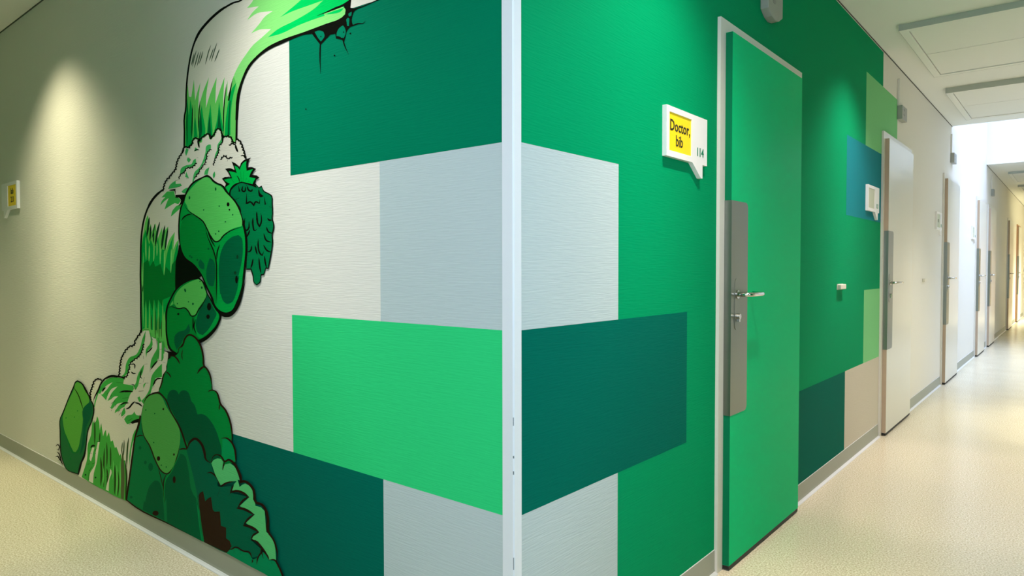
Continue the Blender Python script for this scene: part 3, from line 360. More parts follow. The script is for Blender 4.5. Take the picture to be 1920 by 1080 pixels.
('S','black',[18720,15017,18674,14945,18794,15012,18749,14940,18871,15007,18821,14935,18954,15000,18885,14930,19108,14975,19023,14907,19251,14942,19154,14876,19388,14905,19284,14841,19583,14848,19472,14786,19769,14784,19649,14724,19945,14712,19815,14656,20118,14628,19980,14576,20275,14538,20130,14489,20421,14442,20269,14398,20568,14330,20411,14289,20699,14212,20537,14175,20817,14090,20651,14057,20927,13959,20757,13929,21021,13824,20849,13797,21104,13686,20930,13663,21178,13539,21001,13519,21237,13389,21059,13372,21287,13239,21108,13224,21332,13066,21152,13054,21365,12891,21184,12882,21391,12717,21210,12710,21418,12484,21237,12479,21435,12251,21253,12248,21452,12018,21270,12016,21442,12053,21261,12051,21471,11713,21289,11711,21500,11371,21318,11371,21502,11028,21319,11032,21498,10974,21316,10981,21493,10922,21311,10928,21489,10870,21307,10875,21485,10477,21302,10482,21504,10081,21322,10087,21518,9685,21335,9693,21515,9401,21332,9411,21510,9118,21327,9129,21504,8834,21321,8847]),
('S','black',[18892,14970,18873,14954,19056,14952,19013,14916,19225,14935,19151,14877,19391,14910,19281,14837,19604,14860,19454,14776,19792,14794,19628,14714,19968,14722,19792,14646,20143,14638,19956,14567,20302,14547,20105,14481,20449,14450,20242,14390,20560,14341,20381,14296,20639,14226,20523,14199,20712,14110,20672,14101]),
('F','cave',[17642,12630,17599,12602,17555,12574,17513,12546,17472,12518,17367,12405,17300,12285,17226,12167,17098,12064,16935,11999,16745,11951,16553,11904,16385,11845,16271,11784,16171,11718,16078,11650,15987,11581,15913,11526,15842,11469,15773,11413,15703,11357,15793,11332,15884,11307,15976,11283,16070,11260,16252,11230,16442,11208,16634,11187,16821,11155,16984,11116,17143,11072,17297,11022,17445,10968,17552,10925,17656,10880,17755,10832,17846,10780,17901,10744,17952,10707,18001,10668,18052,10630,18041,10868,18032,11106,18019,11344,17996,11581,17985,11691,17975,11801,17958,11910,17925,12018,17888,12091,17842,12163,17796,12234,17756,12307,17722,12387,17694,12468,17669,12549]),
('S','black',[17268,14303,17249,14298,17343,14225,17301,14216,17419,14146,17352,14133,17485,14064,17394,14050,17540,13961,17428,13947,17572,13855,17457,13843,17599,13749,17482,13738,17625,13632,17509,13623,17647,13515,17530,13507,17667,13398,17550,13390,17680,13313,17563,13306,17692,13228,17575,13221,17697,13142,17592,13137,17695,13035,17614,13031,17687,12927,17636,12925,17680,12820,17659,12819])]),
('water_foam', 'white foam heap at the foot of the upper waterfall', [
('F','white',[17025,16450,17064,16415,17104,16379,17144,16344,17201,16297,17260,16250,17323,16204,17398,16159,17476,16114,17544,16066,17594,16010,17632,15951,17668,15891,17712,15803,17753,15714,17832,15636,17919,15597,18021,15563,18118,15527,18202,15480,18280,15431,18367,15385,18471,15348,18582,15314,18679,15274,18756,15210,18808,15139,18854,15067,18893,15005,18927,14943,18961,14880,18840,14880,18719,14879,18599,14881,18347,14901,18105,14932,17866,14963,17877,14651,17698,14645,17521,14638,17345,14628,17219,14616,17094,14602,16970,14588,16805,14665,16642,14741,16480,14816,16333,14890,16188,14963,16029,15028,15890,15073,15743,15113,15591,15147,15451,15170,15307,15188,15164,15206,15058,15162,14952,15118,14854,15071,14723,14985,14612,14894,14502,14803,14385,14771,14269,14739,14150,14713,14060,14700,13968,14689,13877,14679,13752,14768,13944,14968,13501,15040,13738,15306,13159,15252,13296,15507,12688,15303,12359,15555,12399,15638,12438,15721,12481,15805,12534,15899,12591,15993,12659,16086,12702,16135,12749,16184,12795,16233,12967,16302,13003,16186,13050,16192,13098,16198,13145,16203,13197,16206,13250,16208,13302,16210,13370,16399,13707,16489,13929,16485,13983,16290,14010,16367,14037,16444,14062,16521,14083,16598,14102,16674,14120,16750,14294,16842,14347,16819,14401,16795,14447,16768,14490,16722,14517,16670,14543,16618,14708,16596,14813,16526,14994,16573,15026,16716,15146,16756,15188,16733,15230,16710,15279,16692,15358,16680,15447,16676,15535,16673,15562,16515,15740,16510,15815,16339,15915,16647,16061,16703,16244,16666,16316,16513,16385,16497,16454,16480,16513,16458,16548,16433,16574,16404,16600,16376,16670,16397,16741,16418,16814,16434,16884,16442,16954,16446]),
('F','fgreen',[15052,16366,15007,16364,14962,16358,14916,16351,14870,16344,14867,16306,14861,16267,14861,16229,14874,16194,14919,16158,14985,16129,15056,16102,15113,16069,15153,16018,15174,15963,15193,15906,15224,15852,15297,15786,15387,15726,15485,15668,15578,15607,15645,15556,15711,15503,15779,15451,15854,15402,15923,15365,15997,15332,16069,15297,16133,15258,16183,15209,16221,15156,16257,15102,16305,15051,16332,15030,16361,15010,16390,14989,16419,14969,16405,15023,16392,15078,16377,15133,16357,15186,16329,15251,16298,15316,16256,15377,16194,15433,16106,15475,15999,15507,15890,15539,15795,15577,15701,15634,15623,15696,15554,15762,15491,15829,15432,15898,15381,15969,15336,16041,15296,16114,15283,16173,15282,16234,15266,16291,15210,16333,15175,16345,15137,16355,15096,16362]),
('F','fgreen',[14052,16520,14026,16474,13996,16427,13976,16381,13982,16339,14022,16309,14083,16288,14148,16268,14199,16241,14234,16186,14237,16124,14236,16060,14256,16000,14300,15953,14356,15910,14417,15868,14473,15824,14514,15788,14553,15752,14592,15715,14631,15678,14616,15736,14604,15795,14588,15853,14563,15909,14527,15956,14483,16000,14440,16044,14405,16091,14389,16139,14383,16189,14375,16238,14349,16283,14306,16318,14250,16347,14193,16376,14145,16408,14118,16435,14095,16463,14074,16492]),
('F','fgreen',[16084,15942,16051,15757,16135,15729,16217,15700,16303,15674,16398,15655,16524,15652,16661,15664,16793,15671,16907,15657,16964,15624,16997,15580,17029,15535,17084,15501,17162,15483,17250,15474,17343,15468,17435,15460,17424,15516,17419,15573,17402,15626,17358,15673,17269,15710,17156,15735,17030,15750,16904,15762,16788,15764,16667,15758,16551,15756,16450,15770,16394,15800,16358,15839,16322,15878,16268,15909,16225,15919,16179,15927,16131,15934]),
('F','fgreen',[16752,16064,16490,15931,16674,15840,16718,15871,16768,15902,16808,15933,16829,15966,16823,15993,16802,16017,16775,16040]),
('F','fgreen',[16882,16434,16674,16366,16701,16331,16728,16295,16756,16260,16786,16225,16814,16199,16843,16172,16874,16146,16904,16119,16925,16164,16950,16210,16969,16255,16973,16299,16960,16334,16936,16368,16908,16401]),
('F','fgreen',[16126,16387,15818,16249,16213,16236]),
('F','fgreen',[15008,15501,15153,15231,15438,15256,15413,15301,15392,15348,15363,15392,15316,15429,15250,15454,15172,15471,15089,15486]),
('F','fgreen',[16912,15512,16681,15227,17004,15308]),
('F','fgreen',[18535,14945,18458,15011,18382,15075,18284,15132,18149,15173,17996,15202,17845,15232,17832,15095,17389,15073,17305,14973,17480,14963,17657,14954,17837,14947,18066,14944,18300,14945]),
('F','fgreen',[17341,14761,17241,14790,17144,14822,17043,14848,16932,14864,16855,14865,16777,14862,16698,14857,16620,14853,16968,14641,17043,14654,17119,14665,17192,14680,17255,14702,17301,14730]),
('F','fgreen',[14590,15311,14578,15266,14563,15220,14555,15175,14569,15134,14594,15109,14627,15087,14664,15066,14700,15045,14717,15084,14737,15124,14751,15163,14747,15200,14721,15231,14680,15259,14633,15285]),
('S','black',[14800,16153,14837,16121,14866,16176,14891,16140,14926,16185,14920,16144,14977,16183,14936,16144,15017,16169,14948,16139,15042,16144,14960,16129,15026,16126,14969,16091,15060,16137,15053,16096,15113,16135,15075,16095,15152,16123,15085,16092,15172,16104,15090,16087,15170,16072,15094,16081,15129,16063,15054,16038,15199,16058,15151,16020,15253,16036,15182,16007,15276,16007,15192,15994,15268,15974,15189,15979,15232,15938,15164,15955,15188,15916,15105,15911,15214,15928,15170,15889,15249,15915,15181,15885,15267,15897,15184,15882,15264,15875,15183,15878,15239,15849,15180,15872,15192,15849,15116,15824,15263,15850,15224,15810,15325,15830,15260,15798,15356,15804,15274,15786,15357,15771,15275,15771,15330,15734,15255,15746,15288,15708,15205,15694,15312,15725,15294,15684,15363,15719,15314,15681,15396,15704,15322,15678,15409,15683,15325,15673,15403,15656,15323,15662,15362,15643,15301,15609,15411,15660,15411,15619,15479,15659,15447,15618,15529,15646,15466,15613,15559,15623,15477,15605,15566,15591,15481,15586,15546,15569,15475,15540,15567,15583,15564,15542,15619,15581,15583,15541,15657,15571,15592,15539,15679,15552,15596,15535,15681,15524,15600,15529,15638,15512,15577,15478,15709,15523,15693,15481,15783,15514,15735,15476,15831,15494,15756,15467,15852,15465,15766,15454,15846,15428,15761,15430,15821,15401,15738,15382,15836,15415,15818,15374,15880,15410,15831,15372,15911,15397,15835,15370,15924,15378,15837,15367,15917,15352,15838,15362,15869,15345,15811,15310,15938,15358,15929,15316,16014,15353,15972,15313,16066,15336,15995,15306,16093,15308,16007,15293,16094,15271,16007,15271,16065,15244,15990,15216,16097,15260,16094,15218,16158,15257,16121,15217,16202,15245,16134,15213,16227,15223,16142,15206,16231,15198,16144,15189,16234,15177,16147,15167]),
('S','black',[13958,16319,13975,16280,14014,16331,14019,16290,14064,16333,14036,16290,14103,16325,14043,16289,14127,16309,14047,16286,14134,16281,14052,16281,14097,16271,14037,16234,14156,16281,14139,16238,14221,16274,14173,16234,14263,16256,14189,16227,14281,16229,14196,16216,14274,16193,14193,16198,14243,16174,14160,16155,14281,16175,14228,16136,14318,16157,14243,16128,14332,16134,14247,16122,14324,16108,14244,16116,14292,16081,14232,16104,14251,16075,14167,16059,14297,16080,14250,16040,14342,16062,14271,16031,14363,16038,14278,16023,14359,16010,14277,16014,14331,15981,14261,15998,14292,15967,14208,15949,14323,15981,14298,15938,14374,15972,14319,15934,14405,15955,14327,15930,14416,15931,14330,15923,14404,15902,14325,15911,14370,15890,14294,15862,14405,15903,14388,15859,14460,15896,14412,15856,14497,15881,14422,15852,14512,15857,14426,15845,14506,15826,14425,15833,14469,15812,14395,15784,14515,15822,14492,15779,14573,15813,14519,15774,14609,15794,14531,15768,14622,15768,14535,15760,14611,15736,14530,15744,14581,15720,14497,15700,14609,15728,14571,15686,14651,15716,14586,15682,14674,15698,14590,15678,14676,15675,14591,15674,14656,15647,14587,15666,14618,15644,14536,15621,14667,15647,14625,15606,14717,15630,14648,15597,14742,15606,14657,15589,14742,15578,14657,15580,14720,15550,14640,15559,14701,15526,14620,15535]),
('S','black',[15988,15762,16000,15720,16067,15774,16065,15730,16133,15773,16095,15729,16181,15761,16109,15725,16208,15738,16117,15719,16213,15707,16120,15704,16179,15687,16114,15649,16220,15706,16230,15663,16293,15709,16265,15664,16348,15699,16284,15660,16385,15677,16297,15653,16399,15648,16305,15634,16382,15623,16332,15580,16377,15645,16435,15615,16437,15664,16462,15623,16496,15670,16478,15625,16550,15664,16494,15623,16596,15646,16514,15615,16590,15623,16583,15578,16599,15647,16667,15622,16659,15671,16697,15633,16722,15682,16717,15636,16783,15679,16737,15635,16842,15662,16762,15629,16842,15645,16792,15602,16896,15652,16879,15606,16958,15645,16904,15603,16999,15629,16915,15598,17017,15605,16920,15592,17011,15573,16919,15579,16973,15559,16890,15529,17018,15570,16995,15524,17081,15562,17023,15520,17121,15544,17035,15515,17138,15517,17040,15507,17131,15489,17034,15488,17104,15470,17034,15432,17088,15492,17144,15460,17145,15508,17167,15465,17201,15512,17179,15466,17252,15505,17190,15465,17296,15484,17203,15461,17278,15469,17229,15426,17327,15481,17327,15436,17395,15480,17357,15435,17446,15468,17371,15431,17475,15445,17379,15425,17481,15411,17384,15414,17443,15398,17356,15369,17505,15398,17457,15354,17564,15379,17486,15344,17594,15353,17497,15335,17594,15322,17496,15324,17569,15291,17477,15302,17546,15265,17454,15275]),
('S','black',[14150,15687,14165,15732,14086,15686,14114,15731,14037,15696,14096,15735,14007,15713,14089,15739,13997,15737,14087,15744,14008,15764,14093,15757,14043,15775,14112,15811,14021,15756,14009,15799,13960,15753,13983,15798,13912,15761,13971,15800,13881,15779,13962,15805,13868,15803,13955,15821,13882,15822,13912,15867,13910,15807,13835,15823,13869,15783,13819,15814,13822,15769,13808,15811,13771,15765,13797,15810,13728,15771,13769,15815,13716,15791,13653,15816,13760,15786,13676,15763,13767,15754,13679,15748,13750,15724,13673,15739,13711,15699,13661,15730,13652,15680,13631,15721,13622,15678,13597,15718,13574,15660,13545,15699,13518,15652,13524,15696,13471,15654,13514,15697,13435,15667,13506,15700,13413,15688,13495,15710,13425,15705,13450,15749,13441,15690,13376,15713,13399,15670,13361,15706,13353,15660,13352,15704,13307,15661,13344,15704,13271,15670,13321,15710,13242,15677,13292,15718]),
('S','black',[13588,15689,13575,15685,13664,15582,13650,15578]),
('S','black',[13527,16158,13500,16197,13462,16140,13448,16182,13403,16135,13423,16180,13357,16142,13411,16182,13325,16159,13403,16186,13310,16183,13396,16200,13318,16200,13373,16240,13344,16187,13292,16217,13304,16174,13283,16214,13264,16169,13281,16214,13227,16173,13279,16214,13202,16184,13269,16219,13224,16204,13181,16237,13243,16188,13158,16186,13220,16158,13147,16173,13182,16135,13137,16167,13132,16121,13123,16163,13082,16117,13088,16161,13039,16114,13045,16158]),
('S','black',[13055,16143,13029,16142,13080,16099,12979,16095,13088,16052,12946,16050,13068,16002,12929,16009,13026,15941,12893,15955,12964,15884,12857,15899,12873,15833,12850,15836]),
('S','black',[12700,15682,12703,15690,12624,15670,12637,15703,12558,15666,12561,15709,12513,15659,12474,15692,12476,15635,12407,15651,12443,15597,12380,15603,12389,15557,12375,15558]),
('S','black',[16208,16237,16218,16245,16118,16240,16165,16276,16047,16252,16094,16298,15983,16258,16000,16305,15926,16250,15912,16294,15856,16240,15837,16271,15777,16235,15773,16243]),
('S','black',[16676,16052,16657,16057,16511,15930,16492,15935]),
('S','black',[16027,15958,16030,15965,15891,15957,15893,15964]),
('S','black',[16018,15296,16025,15304,15744,15337,15751,15344]),
('S','black',[15153,15361,15166,15365,15017,15501,15031,15505]),
('S','black',[16920,15230,16921,15238,16692,15224,16694,15232]),
('S','black',[14240,16049,14239,16056,14090,16033,14090,16039]),
('S','black',[15142,15937,15143,15944,14985,15925,14986,15932]),
('S','black',[15309,15629,15311,15636,15151,15626,15153,15633]),
('S','black',[17855,15228,17860,15238,17498,15238,17503,15248]),
('S','black',[17834,14942,17840,14952,17301,14981,17307,14991]),
('S','black',[18528,14930,18544,14934,18338,15107,18353,15111]),
('S','black',[14649,15291,14634,15290,14645,15065,14630,15064]),
('S','black',[15581,15476,15582,15483,15367,15468,15369,15476]),
('S','black',[15817,16351,15834,16355,15759,16473,15776,16477]),
('S','black',[16978,16502,16957,16451,17078,16503,17041,16452,17150,16490,17075,16445,17192,16466,17089,16437,17203,16434,17093,16426,17183,16395,17082,16405,17144,16374,17038,16350,17171,16390,17139,16338,17227,16381,17157,16335,17263,16364,17163,16332,17276,16339,17165,16328,17263,16308,17162,16318,17223,16299,17127,16265,17262,16313,17236,16261,17326,16305,17261,16258,17368,16288,17271,16254,17385,16261,17275,16247,17376,16227,17272,16235,17328,16213,17240,16174,17382,16230,17370,16178,17461,16226,17408,16176,17517,16209,17426,16170,17545,16181,17435,16161,17544,16142,17436,16143,17503,16120,17407,16085,17555,16133,17528,16081,17627,16123,17559,16076,17673,16103,17573,16070,17690,16074,17578,16061,17678,16036,17574,16045,17635,16019,17530,15991,17684,16028,17638,15977,17746,16013,17664,15970,17781,15989,17673,15964,17786,15959,17674,15956,17761,15923,17665,15941,17716,15911,17606,15889,17763,15918,17705,15869,17818,15900,17727,15861,17845,15874,17734,15855,17842,15844,17733,15847,17811,15810,17720,15833,17766,15801,17655,15783,17808,15809,17748,15760,17860,15791,17767,15753,17885,15766,17773,15747,17881,15736,17772,15741,17851,15706,17758,15727,17799,15697,17699,15665,17848,15716,17832,15663,17926,15709,17868,15660,17980,15691,17885,15654,18006,15662,17893,15645,18004,15626,17892,15626,17966,15603,17877,15563,17993,15625,18008,15575,18070,15628,18040,15576,18131,15619,18056,15574,18171,15597,18066,15568,18189,15565,18074,15554,18170,15547,18077,15509,18187,15560,18173,15507,18244,15556,18187,15506,18285,15542,18190,15505,18305,15521,18191,15503,18302,15491,18193,15499,18255,15487,18172,15444,18311,15500,18296,15447,18390,15493,18331,15444,18444,15475,18347,15438,18470,15446,18355,15430,18468,15409,18354,15412,18418,15386,18336,15343,18473,15411,18487,15360,18567,15414,18535,15361,18640,15402,18561,15357,18687,15375,18579,15347,18708,15336,18590,15326,18684,15310,18587,15272,18722,15322,18700,15269,18791,15314,18726,15266,18837,15296,18735,15262,18858,15270,18740,15256,18849,15234,18740,15246,18804,15224,18698,15193,18864,15230,18814,15178,18931,15212,18843,15170,18968,15185,18854,15162,18973,15153,18855,15152,18945,15115,18844,15135,18895,15102,18779,15081,18946,15110,18890,15059,19007,15091,18915,15051,19039,15065,18923,15044,19040,15033,18923,15036,19010,14998,18911,15021,18964,14988,18847,14970,19006,14997,18945,14947,19060,14978,18965,14940,19088,14953,18970,14935,19086,14923,18970,14929,19062,14897,18953,14911,19041,14875,18932,14889]),
('S','black',[17060,16329,17131,16294,17110,16351,17194,16323,17122,16362,17231,16355,17124,16368,17240,16385,17120,16373,17220,16411,17106,16380,17172,16431,17031,16395,17139,16425,17056,16440,17167,16436,17056,16448,17172,16466,17055,16450,17154,16489,17050,16452,17113,16504,17046,16455,17042,16508,16984,16443,17036,16496,16924,16468,17002,16515,16899,16472,16939,16526,16885,16471,16875,16523,16872,16467,16813,16507,16848,16455,16760,16480,16783,16414,16755,16463,16699,16429,16775,16477,16689,16430,16726,16484,16688,16430,16675,16481,16687,16430,16626,16468,16669,16420,16595,16452,16528,16387,16621,16427,16548,16450,16660,16452,16546,16468,16657,16491,16536,16476,16625,16519,16518,16481,16568,16534,16478,16482,16491,16536,16365,16477,16443,16523,16368,16528,16479,16531,16367,16537,16476,16561,16364,16540,16452,16582,16358,16541,16407,16594,16334,16542,16351,16596,16211,16552,16320,16575,16289,16608,16371,16582,16304,16624,16410,16619,16307,16633,16418,16651,16300,16641,16395,16679,16278,16650,16343,16700,16207,16662,16305,16698,16213,16703,16324,16711,16211,16710,16317,16738,16208,16711,16289,16757,16205,16712,16245,16765,16198,16713,16179,16763,16131,16698,16174,16751,16079,16721,16160,16766,16065,16724,16109,16777,16059,16723,16055,16775,16053,16722,16002,16762,16046,16723,15946,16732,16018,16684,15972,16726,15914,16673,15908,16725,15880,16665,15833,16706,15865,16657,15779,16680,15856,16647,15750,16647,15854,16625,15745,16615,15850,16587,15747,16591,15749,16571,15819,16619,15755,16570,15787,16623,15767,16571,15751,16620,15779,16574,15718,16610,15770,16569,15705,16603,15641,16558,15749,16577,15680,16609,15784,16606,15682,16626,15790,16643,15676,16635,15769,16672,15662,16640,15722,16690,15632,16643,15649,16696,15537,16637,15610,16684,15519,16681,15625,16703,15509,16690,15600,16729,15502,16693,15558,16744,15491,16694,15503,16746,15468,16690,15438,16736,15356,16668,15421,16716,15342,16720,15449,16736,15334,16732,15430,16766,15325,16737,15391,16785,15311,16738,15335,16791,15282,16736,15266,16784,15191,16718,15239,16769,15156,16754,15257,16782,15148,16760,15229,16802,15144,16761,15187,16812,15139,16760,15136,16811,15131,16760,15074,16796,15095,16739,15077,16787,15024,16737,15032,16789,15005,16733,14972,16777,14999,16730,14926,16758,14994,16727,14896,16733,14990,16719,14886,16701,14999,16676,14916,16698,14906,16653,14879,16699,14886,16645,14822,16678,14879,16640,14786,16652,14877,16635,14773,16623,14883,16614,14779,16604,14826,16552,14812,16600,14776,16602,14880,16615,14770,16612,14866,16644,14764,16616,14832,16662,14754,16617,14782,16669,14727,16615,14723,16665,14630,16606,14698,16652,14631,16653,14732,16654,14631,16660,14732,16681,14629,16661,14713,16700,14627,16662,14676,16712,14616,16663,14624,16714,14519,16662,14609,16697,14542,16712,14640,16709,14544,16723,14646,16740,14541,16727,14629,16763,14534,16730,14591,16778,14515,16732,14533,16783,14409,16735,14503,16766,14449,16791,14543,16782,14454,16806,14557,16817,14451,16813,14545,16845,14441,16818,14507,16865,14418,16823,14445,16874,14353,16819,14415,16866,14319,16847,14406,16884,14306,16852,14366,16900,14300,16852,14318,16904,14293,16851,14266,16896,14280,16848,14210,16875,14245,16822,14213,16865,14175,16816,14177,16866,14160,16813,14122,16854,14155,16810,14080,16835,14152,16807,14056,16810,14149,16801,14050,16780,14162,16765,14075,16778,14089,16738,14045,16777,14077,16731,14002,16755,14074,16728,13977,16730,14073,16725,13975,16705,14076,16719,13996,16680,14127,16684,14031,16687,14044,16647,13990,16682,14026,16635,13944,16653,14021,16628,13922,16624,14022,16622,13926,16596,14038,16608,13951,16574,14077,16559,13987,16570,13965,16542,13983,16593,13944,16539,13922,16584,13935,16535,13874,16567,13929,16531,13840,16542,13920,16514,13825,16517,13868,16460,13840,16504,13794,16491,13884,16522,13783,16497,13850,16541,13777,16498,13806,16548,13770,16497,13755,16544,13759,16495,13696,16526,13686,16459,13704,16510,13617,16487,13686,16530,13592,16492,13628,16542,13576,16491,13569,16539,13560,16487,13512,16524,13539,16477,13458,16495,13502,16438,13461,16478,13415,16433,13422,16482,13392,16428,13361,16471,13381,16424,13313,16450,13374,16417,13284,16424,13369,16408,13274,16389,13387,16373,13300,16384,13316,16340,13256,16371,13300,16328,13216,16342,13297,16321,13201,16313,13299,16314,13210,16286,13319,16301,13237,16266,13359,16256,13268,16262,13251,16240,13280,16290,13234,16239,13226,16286,13228,16237,13179,16273,13223,16234,13143,16252,13215,16225,13122,16225,13182,16176,13142,16216,13097,16185,13144,16232,13081,16185,13092,16234,13074,16184,13044,16226,13069,16181,13002,16209,13053,16168,12976,16188,13033,16151,12956,16171]),
('S','black',[12948,16273,13006,16324,12909,16282,12953,16336,12893,16282,12897,16336,12888,16281,12846,16325,12883,16278,12804,16304,12877,16277,12773,16269,12870,16231,12807,16266,12765,16212,12745,16263,12732,16201,12675,16239,12718,16192,12629,16209,12711,16181,12608,16174,12714,16163,12616,16135,12750,16112,12655,16124,12644,16078,12607,16124,12618,16066,12547,16097,12608,16057,12512,16066,12606,16048,12503,16032,12614,16032,12521,15999,12658,15988,12558,15991,12568,15952,12527,15997,12551,15944,12477,15972,12546,15939,12448,15945,12545,15933,12443,15916,12550,15924,12463,15886,12599,15880,12503,15889,12502,15844,12458,15888,12480,15832,12403,15860,12472,15824,12373,15829,12471,15816,12370,15797,12481,15802,12392,15766,12528,15762,12427,15760,12448,15725,12401,15767,12435,15717,12356,15743,12432,15714,12333,15717,12432,15710,12332,15690,12437,15703,12354,15663,12487,15663,12389,15669,12399,15627,12352,15669,12382,15617,12303,15643,12376,15611,12277,15614,12376,15605,12276,15584,12390,15589,12295,15560,12406,15570,12312,15541]),
('S','black',[14034,16714,14009,16713,14050,16647,13948,16643,14046,16580,13908,16573,14032,16515,13893,16502,14032,16444,13893,16426,14028,16371,13918,16354,13996,16292,13971,16288]),
('S','black',[15026,16713,15005,16716,14890,16531,14838,16584,14699,16608,14716,16619]),
('S','black',[15911,16658,15886,16657,15939,16584,15811,16579,15920,16508,15783,16504,15892,16431,15755,16429,15868,16393,15746,16394,15829,16357,15751,16358,15784,16321,15760,16321]),
('F','black',[17877,14651,16969,14614,16710,14689,16973,14482,17880,14543])]),
('hanging_plant', 'dark green painted shaggy plant with drooping leaves', [
('F','black',[13535,14501,13435,14544,13338,14588,13238,14630,13132,14666,13028,14697,12921,14725,12809,14746,12691,14755,12583,14750,12476,14734,12369,14714,12263,14696,12112,14679,11959,14666,11813,14645,11684,14605,11627,14574,11577,14540,11531,14504,11483,14469,11302,14515,11265,14465,11232,14415,11192,14366,11136,14323,11077,14295,11010,14272,10940,14251,10874,14228,10820,14208,10766,14189,10715,14168,10671,14143,10616,14080,10604,14009,10611,13935,10612,13862,10599,13738,10595,13615,10594,13491,10592,13368,10623,13520,10622,13467,10624,13414,10621,13361,10610,13308,10592,13272,10569,13236,10547,13200,10531,13164,10521,13105,10524,13046,10537,12987,10557,12930,10573,12901,10592,12873,10610,12844,10624,12815,10632,12757,10625,12697,10613,12638,10607,12579,10617,12484,10636,12390,10662,12297,10689,12203,10705,12150,10722,12097,10740,12044,10758,11991,10794,11900,10832,11808,10871,11716,10910,11624,11087,11636,11203,11421,11392,11396,11405,11326,11410,11255,11430,11187,11488,11129,11537,11105,11592,11085,11651,11067,11709,11048,11756,11069,11805,11090,11851,11112,11891,11136,11939,11194,11955,11259,11961,11327,11978,11393,12006,11445,12038,11497,12071,11549,12104,11601,12397,11594,12393,11729,12388,11863,12385,11998,12384,12133,12386,12288,12389,12442,12398,12597,12417,12752,12442,12909,12473,13066,12520,13222,12593,13377,12645,13441,12708,13505,12760,13569,12780,13635,12772,13666,12765,13698,12779,13765,12823,13831,12885,13895,12953,13958,13065,14031,13204,14097,13340,14163,13441,14241,13481,14304,13503,14369,13517,14435]),
('F','dplant',[13410,14466,13360,14517,13286,14561,13199,14598,13108,14632,13013,14663,12911,14690,12804,14710,12691,14718,12584,14713,12477,14697,12370,14677,12264,14659,12119,14643,11973,14629,11834,14608,11708,14571,11644,14538,11589,14502,11537,14463,11484,14426,11312,14468,11286,14425,11264,14383,11236,14341,11195,14304,11137,14273,11070,14248,10999,14226,10931,14202,10878,14182,10823,14162,10772,14141,10728,14116,10680,14060,10670,13996,10676,13931,10677,13866,10664,13742,10660,13618,10659,13495,10657,13371,10687,13524,10688,13471,10691,13418,10689,13364,10679,13311,10662,13275,10640,13239,10619,13203,10604,13167,10598,13114,10604,13061,10618,13008,10634,12956,10649,12921,10667,12887,10685,12852,10698,12817,10703,12762,10697,12705,10689,12649,10685,12593,10692,12498,10705,12404,10726,12310,10754,12216,10772,12166,10794,12116,10816,12066,10836,12016,10868,11930,10897,11844,10925,11758,10953,11672,11099,11684,11247,11456,11427,11444,11447,11364,11458,11282,11487,11205,11560,11140,11595,11124,11632,11110,11670,11096,11708,11083,11741,11099,11775,11114,11807,11131,11835,11149,11880,11207,11891,11272,11891,11340,11904,11405,11933,11465,11968,11524,12006,11583,12042,11643,12372,11638,12360,11762,12346,11885,12335,12009,12327,12132,12323,12286,12322,12441,12328,12595,12346,12749,12370,12906,12401,13063,12448,13219,12522,13374,12573,13438,12635,13501,12688,13565,12708,13631,12700,13662,12692,13694,12704,13757,12743,13820,12799,13882,12865,13940,12962,13997,13082,14046,13200,14096,13293,14155,13364,14231,13413,14311,13432,14391]),
('S','black',[12448,13457,12429,13455,12518,13319,12432,13310,12567,13172,12456,13173,12485,13039,12383,13058,12430,12999,12355,13039,12346,12972,12334,13029,12260,12985,12318,13035,12199,13012,12291,13046,12112,13101,12216,13117,12126,13213,12196,13216,12148,13320,12168,13320]),
('S','black',[11895,13430,11876,13429,11942,13322,11850,13316,11961,13211,11853,13208,11937,13099,11830,13102,11924,13051,11818,13057,11899,12998,11808,13019,11819,12961,11787,13001,11737,12966,11759,12999,11684,12989,11705,13008,11637,13009,11647,13018]),
('S','black',[11652,13587,11633,13586,11673,13478,11608,13475,11688,13366,11589,13367,11656,13254,11553,13263,11614,13194,11517,13213,11566,13139,11471,13160,11472,13068,11471,13124,11381,13133,11476,13159,11337,13184,11434,13208,11301,13239,11402,13255,11285,13330,11371,13336,11300,13420,11355,13423,11318,13509,11337,13510]),
('S','black',[10956,13369,10941,13374,10946,13332,10879,13355,10914,13298,10841,13333,10851,13271,10812,13319,10782,13262,10782,13317,10726,13271,10736,13311,10678,13288,10680,13298]),
('S','black',[11034,13077,11016,13079,11034,13013,10953,13023,11009,12949,10915,12968,10943,12890,10868,12924,10858,12854,10809,12901,10764,12838,10736,12874,10671,12831,10664,12839]),
('S','black',[11203,12857,11185,12859,11197,12762,11109,12771,11158,12665,11064,12685,11058,12583,10986,12621,10946,12548,10909,12598,10830,12539,10813,12574,10719,12534,10714,12544]),
('S','black',[11233,12462,11217,12466,11194,12379,11114,12400,11126,12300,11042,12330,11018,12235,10953,12277,10922,12207,10883,12257,10823,12198,10803,12232,10726,12194,10721,12204]),
('S','black',[12310,12238,12311,12248,12245,12228,12247,12260,12175,12219,12189,12269,12087,12230,12156,12274,11992,12292,12092,12315,11965,12375,12068,12386,11981,12456,12001,12459]),
('S','black',[11778,12452,11760,12453,11792,12388,11705,12395,11780,12325,11676,12334,11756,12263,11653,12274,11735,12217,11632,12230,11697,12174,11626,12184,11648,12133,11629,12136]),
('S','black',[11568,12677,11549,12677,11596,12590,11533,12587,11620,12501,11522,12499,11617,12410,11512,12412,11602,12333,11498,12339,11578,12255,11477,12268,11525,12181,11431,12204,11473,12139,11390,12173,11416,12104,11338,12140,11287,12074,11358,12104,11199,12234,11216,12238]),
('S','black',[11537,12024,11518,12024,11558,11926,11475,11928,11558,11828,11453,11832,11540,11730,11436,11737,11515,11640,11412,11649,11472,11552,11395,11560,11413,11467,11394,11469]),
